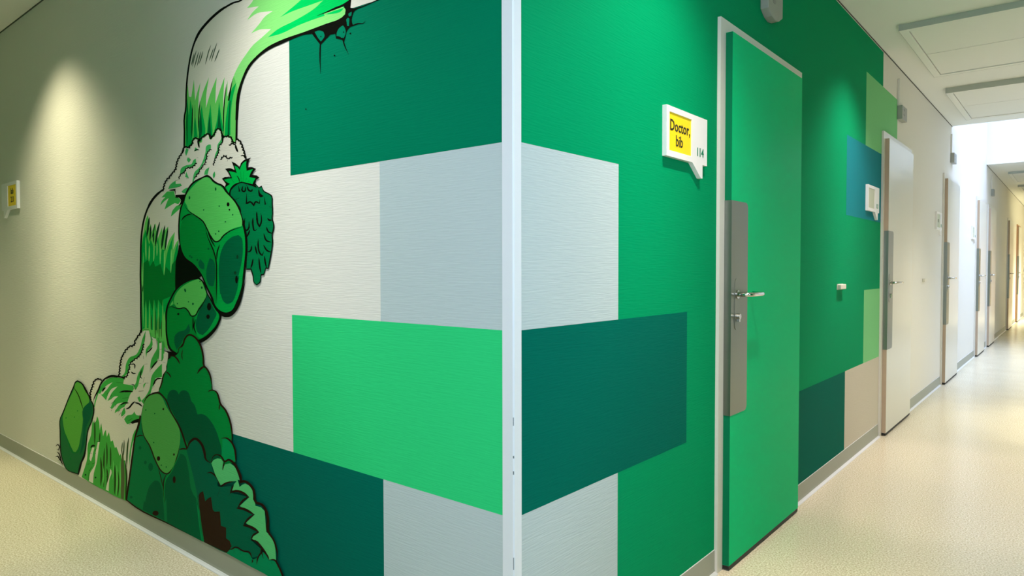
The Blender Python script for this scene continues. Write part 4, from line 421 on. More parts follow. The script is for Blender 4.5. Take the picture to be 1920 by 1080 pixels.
('S','black',[11175,12079,11157,12080,11193,12010,11116,12013,11193,11941,11091,11946,11177,11872,11075,11880,11152,11798,11051,11809,11111,11727,11032,11737,11051,11659,11033,11661]),
('S','black',[11928,11993,11909,11991,11985,11927,11894,11918,12014,11859,11909,11847,12044,11792,11941,11777,12073,11749,11971,11730,12089,11702,12022,11688,12098,11652,12080,11648]),
('S','black',[12337,12747,12355,12752,12257,12785,12336,12809,12199,12830,12296,12858,12152,12879,12250,12906,12117,12919,12217,12944,12100,12963,12172,12980,12095,13009,12113,13014]),
('S','black',[12859,14624,12839,14624,12845,14406,12747,14426,12670,14432,12678,14442]),
('S','black',[12560,14603,12541,14598,12622,14550,12549,14534,12676,14488,12565,14478,12642,14421,12544,14441,12582,14390,12525,14435,12524,14373,12492,14425,12437,14364,12483,14419,12338,14405,12439,14434,12334,14485,12416,14495,12351,14560,12370,14562]),
('S','black',[12366,14657,12350,14661,12182,14496,12165,14500]),
('S','black',[12275,14553,12257,14555,12264,14489,12183,14500,12226,14423,12135,14448,12135,14373,12076,14417,12059,14355,12039,14409,11984,14347,11999,14404,11910,14361,11975,14405,11885,14395,11961,14410,11896,14426,11945,14430,11908,14453,11928,14455]),
('S','black',[12305,14312,12286,14310,12373,13944,12264,13943,12206,13944,12269,13994,12133,13968,12179,14022,12076,13974,12060,14029,12003,13950,11932,13988,11935,13896,11849,13925,11820,13824,11812,13880,11737,13890,11838,13912,11713,13933,11805,13966,11681,13951,11717,14005,11631,13946,11597,13992,11555,13918,11508,13953,11418,13893,11482,13912,11415,14056,11433,14058]),
('S','black',[11494,14373,11476,14373,11517,14280,11413,14279,11493,14178,11397,14194,11377,14112,11332,14159,11280,14114,11306,14161,11222,14134,11246,14163,11172,14155,11179,14164]),
('S','black',[11141,14109,11123,14109,11117,13833,11026,13853,10932,13890,10944,13898]),
('S','black',[13141,14128,13150,14138,12796,14193,12805,14203]),
('S','black',[11647,13637,11628,13636,11678,13565,11591,13562,11684,13492,11578,13490,11672,13417,11567,13419,11653,13357,11550,13364,11615,13300,11542,13306,11565,13245,11546,13247]),
('S','black',[11377,13574,11358,13573,11362,13213,11343,13213]),
('S','black',[10931,13356,10923,13365,10671,13273,10663,13281]),
('S','black',[11928,13409,11909,13407,11979,13229,11960,13227]),
('S','black',[10833,13753,10829,13762,10638,13718,10634,13727]),
('S','black',[11494,14397,11475,14397,11516,14348,11438,14346,11522,14295,11419,14299,11487,14238,11398,14261,11407,14187,11342,14226,11308,14154,11264,14189,11203,14133,11193,14141])]),
('leaf_tuft', 'bright green painted spiky leaf tuft above the hanging plant', [
('F','black',[14042,14987,13825,15032,13412,14991,13461,15048,13511,15106,13568,15162,13641,15219,13721,15275,13802,15331,13671,15329,13541,15328,13413,15314,13311,15288,13214,15254,13118,15221,13139,15273,13161,15326,13188,15378,13228,15435,13275,15491,13323,15547,13226,15516,13129,15486,13038,15451,12939,15398,12852,15340,12765,15282,12665,15426,12575,15463,12486,15500,12385,15526,12323,15532,12260,15535,12196,15538,12115,15542,12034,15546,11953,15549,11997,15530,12042,15511,12080,15490,12110,15462,12133,15431,12152,15399,12174,15344,12184,15286,12194,15228,12103,15225,12013,15222,11924,15212,11826,15186,11733,15153,11641,15119,11700,15094,11759,15068,11812,15039,11852,15007,11886,14974,11921,14940,11610,14893,11421,14800,11649,14747,11730,14609,11597,14454,11725,14492,11854,14531,11985,14568,12200,14623,12420,14675,12643,14727,12791,14706,12941,14685,13083,14655,13196,14617,13302,14573,13408,14529,13514,14334,13573,14376,13632,14418,13687,14461,13744,14515,13795,14570,13846,14626,13756,14772]),
('F','tuft',[13889,14936,13784,14940,13679,14945,13574,14947,13482,14945,13390,14940,13298,14936,13337,14990,13376,15044,13419,15098,13453,15137,13490,15175,13526,15214,13431,15200,13336,15186,13243,15170,13143,15146,13046,15120,12949,15093,12981,15142,13014,15190,13044,15239,13069,15287,13091,15335,13114,15383,13038,15357,12963,15330,12895,15300,12842,15264,12797,15226,12752,15187,12708,15246,12664,15305,12604,15358,12560,15385,12512,15409,12459,15430,12402,15444,12342,15455,12282,15466,12292,15409,12302,15351,12305,15292,12300,15233,12288,15173,12277,15113,12206,15116,12135,15120,12065,15123,11995,15126,11926,15129,11856,15133,11913,15088,11971,15044,12022,14997,12053,14958,12081,14918,12108,14878,11680,14798,11720,14769,11760,14741,11797,14711,11830,14678,11861,14644,11891,14610,12014,14636,12138,14662,12263,14688,12388,14713,12515,14737,12642,14761,12826,14747,13011,14733,13180,14700,13288,14661,13382,14614,13458,14558,13497,14508,13522,14454,13547,14400,13599,14437,13650,14474,13696,14513,13734,14557,13764,14602,13794,14647,13453,14747,13546,14779,13640,14810,13728,14846,13784,14874,13837,14905]),
('S','black',[12980,15007,12971,15010,12943,14965,12906,14978,12901,14927,12847,14942,12863,14892,12802,14901,12836,14845,12772,14847,12818,14794,12764,14794,12784,14743,12772,14743]),
('S','black',[12687,15131,12676,15130,12672,14759,12660,14758]),
('S','black',[12472,15112,12460,15111,12495,14744,12484,14743]),
('S','black',[12288,14875,12277,14873,12362,14734,12351,14732]),
('S','black',[12149,14766,12138,14763,12222,14674,12211,14671]),
('S','black',[13378,14941,13368,14944,13183,14774,13173,14777]),
('S','black',[12620,14927,12608,14927,12591,14752,12579,14751]),
('S','black',[12080,14733,12069,14734,12035,14657,12024,14658])]),
('boulder', 'big green painted boulder with a pale top face', [
('F','black',[15163,15227,15255,15231,15343,15221,15431,15204,15518,15190,15736,15164,15955,15136,16166,15098,16361,15047,16551,14971,16716,14881,16857,14780,16977,14673,17031,14607,17074,14538,17115,14469,17162,14401,17234,14325,17314,14251,17393,14176,17460,14098,17529,13979,17575,13855,17608,13730,17634,13604,17661,13425,17670,13244,17661,13063,17634,12882,17608,12763,17577,12644,17535,12526,17476,12410,17420,12315,17359,12221,17281,12130,17176,12047,17027,11973,16850,11913,16667,11856,16499,11793,16317,11707,16146,11617,15988,11523,15846,11425,15710,11306,15599,11181,15499,11054,15393,10929,15297,10828,15199,10728,15104,10627,15017,10526,14952,10425,14900,10321,14840,10219,14751,10126,14666,10063,14572,10003,14466,9950,14347,9906,14254,9879,14156,9857,14054,9840,13947,9832,13847,9833,13746,9840,13647,9853,13553,9873,13461,9901,13377,9937,13300,9977,13227,10018,13130,10081,13047,10148,12973,10219,12904,10289,12791,10432,12710,10580,12645,10729,12578,10877,12517,11006,12461,11135,12406,11263,12351,11391,12576,10974,12537,11134,12499,11294,12461,11454,12425,11614,12376,11812,12325,12010,12284,12208,12266,12406,12267,12525,12273,12644,12289,12763,12316,12882,12360,13004,12418,13125,12484,13247,12549,13368,12614,13500,12679,13633,12753,13765,12847,13895,12875,13929,12905,13963,12936,13997,12969,14031,13097,14134,13250,14231,13411,14327,13565,14427,13671,14514,13768,14604,13876,14690,14016,14763,14095,14788,14180,14810,14265,14831,14348,14855,14417,14880,14486,14907,14552,14935,14616,14964,14703,15012,14781,15065,14862,15116,14955,15161,15005,15180,15055,15199,15108,15215]),
('F','bgreen2',[15165,15146,15256,15151,15345,15142,15433,15128,15521,15115,15721,15091,15920,15063,16112,15027,16289,14978,16471,14904,16627,14816,16762,14717,16879,14613,16931,14555,16975,14496,17017,14436,17063,14377,17129,14306,17200,14235,17268,14164,17327,14090,17395,13971,17441,13848,17473,13723,17500,13598,17528,13419,17538,13239,17531,13059,17508,12879,17489,12760,17466,12641,17429,12523,17366,12408,17307,12327,17239,12247,17157,12170,17059,12099,16908,12026,16731,11966,16550,11909,16385,11845,16202,11753,16033,11656,15878,11554,15736,11450,15596,11324,15478,11193,15368,11061,15251,10931,15147,10830,15040,10731,14936,10632,14843,10530,14789,10446,14747,10358,14695,10273,14611,10199,14539,10157,14458,10120,14370,10087,14275,10059,14181,10038,14082,10020,13981,10010,13877,10008,13772,10017,13670,10035,13573,10060,13482,10090,13357,10156,13267,10237,13194,10326,13122,10412,12990,10565,12880,10721,12785,10878,12698,11036,12653,11124,12613,11213,12574,11302,12535,11390,12731,10971,12690,11132,12649,11293,12609,11453,12573,11614,12526,11813,12480,12012,12445,12210,12431,12409,12432,12529,12439,12649,12454,12768,12481,12888,12523,13010,12579,13132,12641,13253,12703,13375,12765,13508,12827,13641,12899,13773,12991,13903,13019,13938,13049,13972,13080,14006,13114,14040,13241,14136,13396,14224,13558,14312,13709,14404,13806,14486,13893,14572,13990,14655,14117,14724,14204,14753,14297,14777,14393,14799,14484,14826,14555,14853,14624,14881,14691,14911,14754,14942,14815,14981,14868,15022,14923,15062,14992,15097,15033,15111,15075,15125,15120,15137]),
('F','mdgreen',[16572,13783,16698,13782,16822,13770,16939,13748,17045,13719,17133,13681,17206,13636,17267,13587,17322,13536,17395,13440,17435,13339,17455,13234,17468,13129,17476,13048,17478,12968,17473,12886,17463,12805,17447,12705,17424,12604,17388,12505,17335,12407,17282,12331,17220,12256,17147,12184,17058,12117,16909,12041,16733,11978,16552,11918,16385,11852,16198,11760,16023,11664,15862,11564,15714,11460,15567,11333,15445,11200,15332,11065,15216,10932,15111,10823,15006,10715,14904,10606,14809,10497,14757,10431,14708,10365,14659,10299,14610,10232,14608,10334,14605,10435,14603,10537,14599,10638,14591,10807,14581,10975,14570,11144,14560,11312,14586,11110,14569,11330,14541,11550,14535,11769,14583,11985,14630,12088,14688,12191,14754,12292,14825,12393,14903,12489,14989,12583,15074,12677,15149,12774,15205,12882,15246,12992,15291,13102,15363,13208,15435,13283,15516,13357,15608,13429,15712,13497,15800,13550,15893,13601,15995,13648,16107,13689,16215,13722,16330,13751,16449,13772]),
('F','dfacet',[15043,12058,15091,11999,15139,11940,15185,11881,15226,11821,15273,11737,15312,11651,15341,11565,15356,11479,15360,11409,15358,11340,15344,11271,15314,11204,15278,11141,15234,11077,15170,11022,15074,10985,15008,10976,14938,10973,14866,10973,14796,10972,14760,11049,14723,11125,14689,11201,14664,11278,14646,11362,14635,11447,14633,11531,14641,11615,14647,11704,14656,11793,14689,11879,14769,11953,14829,11983,14899,12009,14972,12033]),
('F','dfacet',[15828,12015,15741,11968,15649,11923,15567,11876,15510,11822,15489,11772,15487,11720,15492,11668,15494,11616,15554,11619,15615,11621,15674,11625,15731,11633,15839,11672,15920,11728,15968,11793,15979,11860,15958,11901,15919,11939,15871,11977]),
('F','bgreen2',[15302,12847,15139,12797,14978,12745,14816,12697,14646,12659,14570,12647,14494,12637,14417,12627,14341,12617,14331,12559,14320,12500,14312,12442,14314,12383,14335,12298,14372,12213,14425,12131,14492,12051,14509,12035,14526,12018,14544,12002,14562,11985,14623,12087,14682,12190,14747,12293,14825,12393,14896,12464,14974,12533,15054,12602,15131,12672,15175,12715,15217,12759,15260,12803]),
('F','dfacet',[12903,12854,13015,12843,13129,12834,13241,12822,13349,12803,13510,12758,13657,12700,13790,12631,13909,12557,14008,12478,14090,12394,14158,12305,14217,12215,14279,12093,14320,11968,14346,11842,14366,11715,14378,11565,14374,11414,14362,11263,14348,11113,14337,10996,14323,10879,14308,10762,14293,10645,14258,10713,14218,10640,14184,10566,14138,10496,14064,10434,14009,10401,13948,10370,13880,10346,13802,10332,13718,10333,13634,10344,13552,10363,13475,10385,13336,10452,13245,10542,13178,10641,13114,10738,13024,10889,12968,11044,12926,11201,12877,11356,12940,11356,12870,11501,12796,11645,12729,11789,12676,11934,12639,12069,12608,12205,12593,12341,12601,12477,12607,12548,12612,12619,12633,12688,12688,12751,12734,12780,12789,12805,12847,12829]),
('F','lrock',[15166,15135,15351,15150,15535,15126,15713,15082,15883,15035,16035,14992,16176,14941,16311,14885,16442,14826,16579,14767,16715,14706,16836,14640,16927,14563,16982,14497,17027,14427,17043,14355,17012,14285,16991,14265,16966,14246,16939,14227,16915,14208,16865,14153,16827,14096,16787,14039,16732,13985,16615,13916,16475,13856,16324,13801,16179,13745,16011,13682,15838,13623,15674,13561,15532,13489,15425,13405,15344,13315,15271,13222,15188,13133,15108,13060,15025,12989,14939,12918,14847,12850,14795,12808,14745,12764,14687,12725,14611,12698,14561,12690,14510,12686,14458,12685,14407,12686,14280,12713,14184,12768,14097,12834,13999,12890,13874,12940,13744,12988,13610,13031,13471,13068,13273,13106,13068,13132,12861,13152,12659,13175,12650,13196,12641,13217,12632,13238,12626,13260,12624,13357,12657,13455,12711,13553,12771,13650,12832,13741,12903,13831,12984,13919,13076,14005,13132,14050,13190,14095,13251,14138,13314,14182,13421,14252,13533,14320,13648,14388,13760,14457,13850,14521,13936,14587,14028,14650,14137,14706,14220,14735,14308,14759,14398,14783,14484,14810,14565,14840,14644,14873,14719,14908,14789,14945,14832,14975,14870,15007,14910,15039,14958,15067,15005,15087,15056,15106,15110,15122]),
('S','black',[17115,14218,17097,14222,17024,14133,17001,14137,16936,14047,16901,14055,16828,13964,16788,13980,16624,13865,16582,13889,16393,13781,16347,13812,16170,13698,16116,13733,15966,13618,15905,13655,15767,13538,15698,13574,15596,13452,15513,13481,15457,13342,15364,13363,15347,13222,15252,13239,15236,13100,15141,13118,15137,12994,15043,13013,15037,12887,14946,12909,14912,12787,14827,12813,14832,12729,14750,12757,14740,12671,14674,12708,14614,12634,14583,12681,14505,12630,14516,12679,14408,12639,14438,12687,14313,12656,14367,12699,14168,12711,14241,12746,14061,12784,14139,12816,13952,12848,14021,12885,13797,12909,13850,12946,13630,12962,13672,12998,13457,13009,13487,13042,13182,13063,13200,13089,12897,13101,12906,13117,12614,13137,12618,13146]),
('S','black',[17367,13571,17384,13577,17266,13616,17326,13637,17173,13661,17261,13696,17085,13701,17159,13744,16954,13737,17009,13785,16807,13761,16844,13812,16652,13776,16672,13821,16585,13781,16590,13816,16511,13785,16513,13807,16437,13789,16437,13798]),
('S','black',[15372,13207,15353,13209,15316,13073,15284,13075,15264,12938,15211,12943,15196,12804,15129,12813,15084,12655,15005,12670,14956,12511,14865,12529,14839,12368,14744,12384,14755,12240,14658,12253,14682,12111,14584,12122,14626,11982,14526,11988,14582,11750,14481,11753,14587,11515,14486,11515,14598,11278,14497,11279,14598,11020,14502,11021,14595,10762,14524,10763,14588,10503,14549,10504,14585,10447,14556,10448,14581,10391,14563,10391,14582,10335,14564,10335]),
('S','black',[14284,12551,14267,12547,14385,12459,14309,12444,14466,12361,14370,12345,14522,12258,14424,12247,14548,12167,14447,12161,14546,12076,14473,12073,14530,11985,14512,11984]),
('S','black',[15198,13081,15181,13083,15142,12959,15064,12971,15065,12840,14969,12856,14967,12724,14873,12743,14869,12629,14779,12651,14753,12539,14688,12556,14625,12454,14609,12458]),
('F','black',[13500,13999,13533,13946,13611,13927,13687,13955,13718,14012,13685,14066,13607,14084,13530,14056]),
('F','black',[13455,13801,13473,13777,13518,13770,13561,13782,13579,13808,13560,13831,13516,13839,13472,13826]),
('F','dgreen',[13234,13604,13249,13585,13284,13579,13319,13588,13334,13609,13318,13628,13283,13634,13248,13624]),
('F','dgreen',[14277,13042,14293,13022,14330,13015,14367,13025,14382,13046,14366,13066,14329,13073,14292,13063]),
('F','dgreen',[15429,13905,15446,13885,15485,13879,15524,13890,15540,13911,15523,13931,15484,13938,15445,13927]),
('F','dgreen',[13770,13375,13786,13356,13822,13349,13858,13359,13873,13380,13857,13399,13821,13406,13785,13396]),
('F','dgreen',[14516,12950,14533,12930,14570,12923,14608,12933,14623,12954,14607,12974,14569,12981,14531,12971]),
('F','dgreen',[14218,13976,14234,13957,14271,13951,14308,13962,14323,13983,14307,14002,14270,14008,14233,13997]),
('F','dgreen',[14462,14631,14469,14609,14481,14588,14525,14572,14568,14594,14578,14617,14584,14641,14577,14663,14565,14685,14521,14700,14479,14678,14468,14655]),
('F','dgreen',[16574,14451,16582,14427,16595,14404,16644,14388,16691,14411,16703,14435,16709,14460,16701,14483,16688,14506,16639,14522,16592,14499,16581,14475]),
('F','black',[12971,11242,12977,11208,12990,11173,13002,11139,13073,11095,13142,11137,13153,11172,13164,11206,13168,11240,13162,11275,13149,11310,13137,11344,13066,11387,12997,11345,12986,11311,12975,11277]),
('F','blackg',[13067,11484,13095,11438,13160,11418,13225,11437,13250,11484,13222,11531,13157,11550,13093,11531]),
('F','blackg',[12910,12065,12919,12038,12934,12011,12988,11989,13041,12012,13054,12039,13061,12067,13052,12095,13038,12122,12984,12144,12931,12120,12918,12093]),
('F','dgreen',[16595,12146,16619,12117,16677,12105,16735,12118,16758,12148,16733,12178,16675,12189,16617,12176]),
('F','dgreen',[16446,12091,16471,12062,16528,12051,16585,12064,16608,12093,16583,12123,16526,12134,16469,12121]),
('F','dgreen',[15063,12398,15086,12370,15140,12359,15193,12372,15215,12401,15192,12429,15138,12440,15084,12427]),
('F','dgreen',[15969,11981,15993,11952,16049,11941,16105,11953,16127,11983,16103,12012,16047,12024,15991,12011])]),
('boulder', 'small green painted boulder tucked under the big one', [
('F','black',[15995,11303,16197,11310,16405,11285,16614,11242,16819,11198,17068,11145,17312,11084,17546,11012,17762,10927,17957,10827,18126,10715,18278,10596,18423,10475,18532,10382,18636,10288,18730,10191,18808,10092,18854,10017,18891,9941,18921,9865,18944,9789,18960,9695,18963,9601,18960,9507,18957,9414,18961,9235,18963,9056,18947,8878,18898,8705,18854,8580,18806,8454,18724,8337,18581,8242,18439,8196,18274,8163,18102,8137,17935,8107,17809,8180,17682,8252,17560,8324,17449,8400,17358,8476,17279,8554,17205,8633,17128,8711,16800,8709,16475,8700,16158,8705,15853,8744,15607,8811,15383,8896,15177,8993,14987,9094,14807,9200,14645,9312,14504,9430,14390,9551,14317,9640,14250,9731,14209,9822,14212,9911,14264,9982,14349,10045,14449,10105,14544,10167,14725,10295,14917,10421,15100,10552,15258,10691,15334,10802,15386,10919,15451,11033,15566,11133,15656,11185,15756,11233,15868,11274]),
('F','mdgreen',[15997,11250,16183,11227,16371,11205,16560,11180,16745,11149,16982,11097,17215,11037,17437,10967,17644,10886,17838,10787,18008,10677,18160,10561,18301,10441,18422,10331,18532,10218,18628,10102,18703,9984,18753,9863,18780,9741,18793,9618,18803,9496,18819,9308,18823,9119,18802,8934,18746,8753,18702,8638,18654,8524,18579,8417,18455,8326,18340,8279,18207,8242,18067,8208,17933,8174,17833,8266,17736,8359,17635,8451,17524,8540,17359,8647,17179,8749,16994,8848,16814,8947,16628,8913,16445,8875,16260,8848,16069,8852,15972,8869,15880,8892,15790,8918,15702,8946,15523,9007,15357,9076,15201,9150,15054,9226,14912,9305,14778,9386,14659,9470,14560,9559,14480,9644,14409,9732,14369,9820,14381,9904,14433,9958,14512,10004,14601,10048,14683,10095,14853,10219,15012,10348,15160,10483,15295,10622,15378,10737,15442,10857,15519,10975,15639,11080,15720,11126,15810,11168,15904,11209]),
('F','lrock2',[15997,11240,16184,11208,16373,11177,16561,11143,16746,11102,16952,11050,17154,10992,17347,10926,17527,10851,17669,10781,17802,10706,17919,10625,18014,10540,18059,10490,18099,10439,18128,10387,18142,10335,18142,10277,18126,10219,18090,10165,18029,10118,17978,10095,17920,10075,17857,10059,17791,10046,17647,10041,17495,10059,17343,10077,17201,10074,17088,10049,16990,10014,16902,9971,16821,9927,16765,9891,16716,9853,16669,9814,16621,9775,16553,9781,16483,9786,16416,9793,16351,9804,16232,9855,16156,9926,16098,10005,16032,10080,15820,10232,15587,10381,15410,10531,15364,10689,15396,10750,15446,10809,15504,10867,15557,10926,15592,10984,15622,11043,15660,11099,15723,11149,15784,11175,15853,11198,15926,11218]),
('F','bgreen2',[16263,9755,16316,9649,16349,9541,16361,9434,16350,9328,16330,9236,16297,9144,16238,9059,16138,8988,16072,8962,15999,8941,15922,8922,15848,8902,15661,8981,15474,9059,15293,9139,15124,9222,14962,9310,14806,9399,14668,9493,14559,9593,14494,9669,14437,9748,14406,9827,14415,9903,14460,9956,14530,10003,14610,10048,14683,10095,14836,10222,14979,10354,15118,10488,15260,10622,15379,10525,15498,10428,15618,10329,15736,10230,15880,10114,16029,9999,16163,9880]),
('F','dfacet',[15260,10622,15396,10513,15536,10403,15672,10291,15796,10175,15900,10066,15998,9954,16084,9841,16153,9725,16197,9640,16237,9555,16262,9470,16259,9386,16236,9305,16197,9225,16130,9154,16025,9100,15950,9082,15867,9070,15782,9061,15699,9050,15587,9108,15474,9165,15365,9223,15263,9283,15127,9379,15007,9479,14899,9581,14797,9683,14730,9744,14658,9805,14603,9866,14584,9929,14609,9982,14662,10031,14727,10077,14785,10125,14906,10247,15024,10372,15141,10497]),
('F','dfacet',[16836,9445,16803,9365,16759,9285,16737,9206,16770,9128,16853,9070,16967,9022,17091,8975,17199,8923,17305,8840,17388,8751,17467,8661,17562,8573,17656,8505,17758,8439,17864,8373,17968,8307,18024,8389,18084,8471,18134,8555,18159,8642,18163,8698,18162,8755,18147,8811,18111,8866,18050,8919,17972,8967,17881,9011,17784,9051,17641,9089,17484,9113,17328,9137,17191,9175,17079,9235,16993,9303,16917,9375]),
('F','lrock2',[18224,10325,18172,10187,18518,10083,18478,10128,18437,10173,18390,10217,18338,10254,18281,10290]),
('F','black',[17654,9797,17686,9761,17761,9744,17835,9755,17865,9788,17833,9823,17758,9840,17684,9829]),
('F','black',[15105,9799,15149,9731,15251,9700,15353,9722,15393,9786,15349,9854,15246,9885,15145,9862]),
('F','black',[14985,10186,14995,10149,15016,10112,15037,10075,15157,10026,15276,10067,15295,10102,15314,10138,15322,10174,15312,10211,15291,10248,15269,10285,15148,10334,15031,10293,15012,10257,14993,10222]),
('F','dgreen',[16395,10250,16419,10214,16473,10197,16527,10210,16548,10246,16525,10282,16470,10299,16416,10286]),
('F','dgreen',[17023,10753,17047,10716,17103,10700,17159,10714,17181,10750,17156,10787,17100,10803,17045,10789]),
('F','dgreen',[17060,10795,17084,10758,17141,10742,17196,10756,17218,10792,17194,10829,17137,10845,17082,10831]),
('F','dgreen',[15643,10907,15665,10872,15718,10856,15769,10870,15790,10905,15767,10941,15715,10956,15663,10942]),
('F','dgreen',[16792,10320,16809,10299,16848,10290,16887,10297,16902,10316,16885,10337,16846,10346,16808,10339]),
('F','dgreen',[17768,10218,17785,10197,17826,10187,17866,10194,17882,10214,17865,10235,17824,10245,17784,10238]),
('F','dgreen',[15802,11148,15818,11128,15855,11120,15892,11127,15906,11147,15890,11166,15853,11175,15816,11167]),
('S','black',[18723,9998,18732,10006,18599,10027,18609,10037,18476,10054,18487,10070,18355,10067,18354,10089,18240,10056,18219,10082,18126,10032,18097,10061,18004,10011,17979,10045,17882,10000,17864,10039,17759,9994,17747,10035,17630,9994,17636,10037,17475,10011,17498,10056,17334,10037,17350,10083,17214,10043,17187,10090,17093,10017,17029,10056,16986,9967,16908,10001,16887,9911,16802,9941,16815,9851,16724,9876,16746,9782,16664,9813,16624,9737,16575,9780,16514,9733,16510,9780,16413,9742,16431,9787,16310,9762,16363,9799,16166,9828,16244,9853,16077,9917,16164,9934,15993,10000,16075,10021,15870,10084,15948,10108,15745,10169,15819,10192,15629,10258,15697,10275,15490,10389,15544,10401,15370,10523,15405,10530,15251,10655,15267,10658]),
('S','black',[16496,9745,16478,9746,16522,9649,16445,9654,16529,9554,16430,9560,16530,9461,16431,9465,16540,9366,16441,9369,16543,9272,16467,9274,16528,9177,16510,9178]),
('S','black',[18075,10189,18057,10192,17960,10046,17941,10050]),
('S','black',[16275,9650,16258,9649,16366,9544,16290,9538,16439,9434,16341,9431,16460,9321,16361,9329,16414,9221,16319,9241,16323,9134,16254,9151,16218,9052,16202,9056])]),
('water_foam', 'white foam heap between the two waterfall steps', [
('F','white',[21085,8926,20583,8954,20539,8877,20495,8800,20457,8721,20419,8621,20390,8519,20361,8418,20148,8644,19884,8642,19771,8153,19569,8472,19284,8529,19254,8173,18735,8111,18902,7393,19023,7321,19146,7248,19247,7171,19317,7067,19347,6960,19386,6854,19488,6702,19609,6549,19731,6396,20370,6254,20496,6183,20622,6112,20739,6039,20911,5897,21048,5750,21168,5600,21283,5429,21375,5257,21467,5084,23274,4836,23285,4946,23296,5055,23260,5169,23148,5284,22993,5397,22846,5510,22705,5649,22575,5788,22436,5926,22306,6037,22171,6146,22036,6255,22221,6436,23414,6308,23503,6610,23831,6598,23817,6766,23803,6934,23768,7104,23728,7249,23673,7394,23565,7536,23415,7651,23233,7759,23046,7866,22912,7942,22776,8017,22640,8091,22150,8175,22092,8272,22033,8368,21947,8461,21805,8556,21635,8644,21464,8730,21338,8796,21211,8861]),
('F','fgreen2',[20901,8936,20946,8785,20987,8632,21036,8480,21108,8327,21160,8231,21215,8134,21285,8038,21383,7944,21489,7871,21613,7801,21747,7733,21884,7666,22094,7579,22326,7497,22547,7411,22722,7312,22803,7209,22829,7102,22855,6996,22937,6892,23036,6815,23150,6738,23286,6672,23451,6627,23520,6619,23589,6615,23658,6612,23728,6608,23619,6659,23508,6709,23403,6760,23312,6815,23207,6930,23175,7049,23156,7169,23090,7288,23011,7373,22922,7457,22814,7537,22680,7609,22514,7663,22325,7702,22137,7742,21974,7795,21848,7863,21747,7939,21663,8018,21583,8096,21476,8219,21398,8345,21325,8471,21236,8594,21157,8681,21073,8767,20986,8852]),
('F','fgreen2',[20494,8913,20456,8857,20417,8802,20381,8746,20351,8689,20294,8586,20242,8479,20229,8373,20295,8268,20382,8213,20495,8165,20610,8117,20707,8063,20790,7984,20842,7901,20883,7816,20929,7732,20938,7826,20956,7919,20956,8012,20915,8106,20822,8185,20693,8259,20564,8333,20468,8411,20412,8536,20426,8661,20467,8787]),
('F','fgreen2',[19971,8656,19903,8541,19830,8427,19766,8312,19726,8194,19699,8080,19680,7964,19695,7847,19769,7732,19862,7658,19979,7589,20108,7521,20236,7453,20308,7414,20381,7376,20455,7337,20528,7299,20505,7394,20486,7489,20457,7584,20406,7679,20349,7748,20279,7817,20204,7885,20129,7952,20045,8021,19953,8088,19870,8156,19812,8226,19793,8337,19839,8443,19912,8549]),
('F','fgreen2',[21124,7441,21161,7343,21194,7245,21235,7148,21297,7050,21368,6972,21455,6895,21542,6818,21617,6740,21672,6655,21712,6569,21755,6484,21820,6399,21889,6337,21969,6276,22054,6216,22136,6155,22444,6209,22332,6291,22216,6373,22109,6454,22025,6538,21984,6601,21958,6665,21934,6728,21900,6791,21808,6905,21696,7018,21568,7128,21429,7235,21356,7288,21279,7339,21201,7390]),
('F','fgreen2',[19342,7617,19362,7046,19973,6938,20066,6825,20159,6711,20252,6597,20344,6482,20433,6351,20513,6219,20608,6088,20742,5960,20857,5880,20987,5803,21124,5726,21258,5648,21487,5759,21377,5821,21267,5883,21159,5945,21060,6009,20936,6097,20824,6188,20724,6280,20635,6372,20539,6536,20500,6701,20456,6865,20341,7025,20226,7120,20093,7211,19948,7300,19799,7385,19688,7445,19573,7503,19457,7560]),
('F','fgreen2',[20971,6629,21259,6333,21256,6387,21260,6442,21248,6496,21196,6546,21147,6570,21090,6590,21030,6609]),
('F','fgreen2',[22646,5575,22441,5683,22190,5774,21923,5858,21668,5944,21469,5753,21616,5717,21764,5682,21913,5645,22062,5607,22259,5555,22455,5499,22652,5443,22851,5386,22803,5434,22756,5482,22705,5529]),
('F','fgreen2',[19752,8689,19561,8701,19565,8471,19556,8242,19573,8012,19654,7780,19677,7740,19701,7700]),
('F','fgreen2',[19325,8564,19138,8577,19124,8385,19086,8192,19096,8002,19224,7816,19265,7783,19309,7751,19355,7720,19399,7688]),
('F','black',[19168,8198,17773,8175,17858,8003,18550,7947,18594,7844,18637,7741,18685,7637,18755,7506,18831,7374,18907,7242,19135,7220,18992,7458,18849,7695,18758,7930,18748,7990,18741,8051,18735,8111]),
('F','white',[19174,8047,18875,8164,18736,8089,18789,8007,18842,7926,18886,7844,18927,7692,18935,7540,18944,7389,19204,7194,19287,7243,19251,7372,19215,7502,19188,7630,19176,7770,19175,7908]),
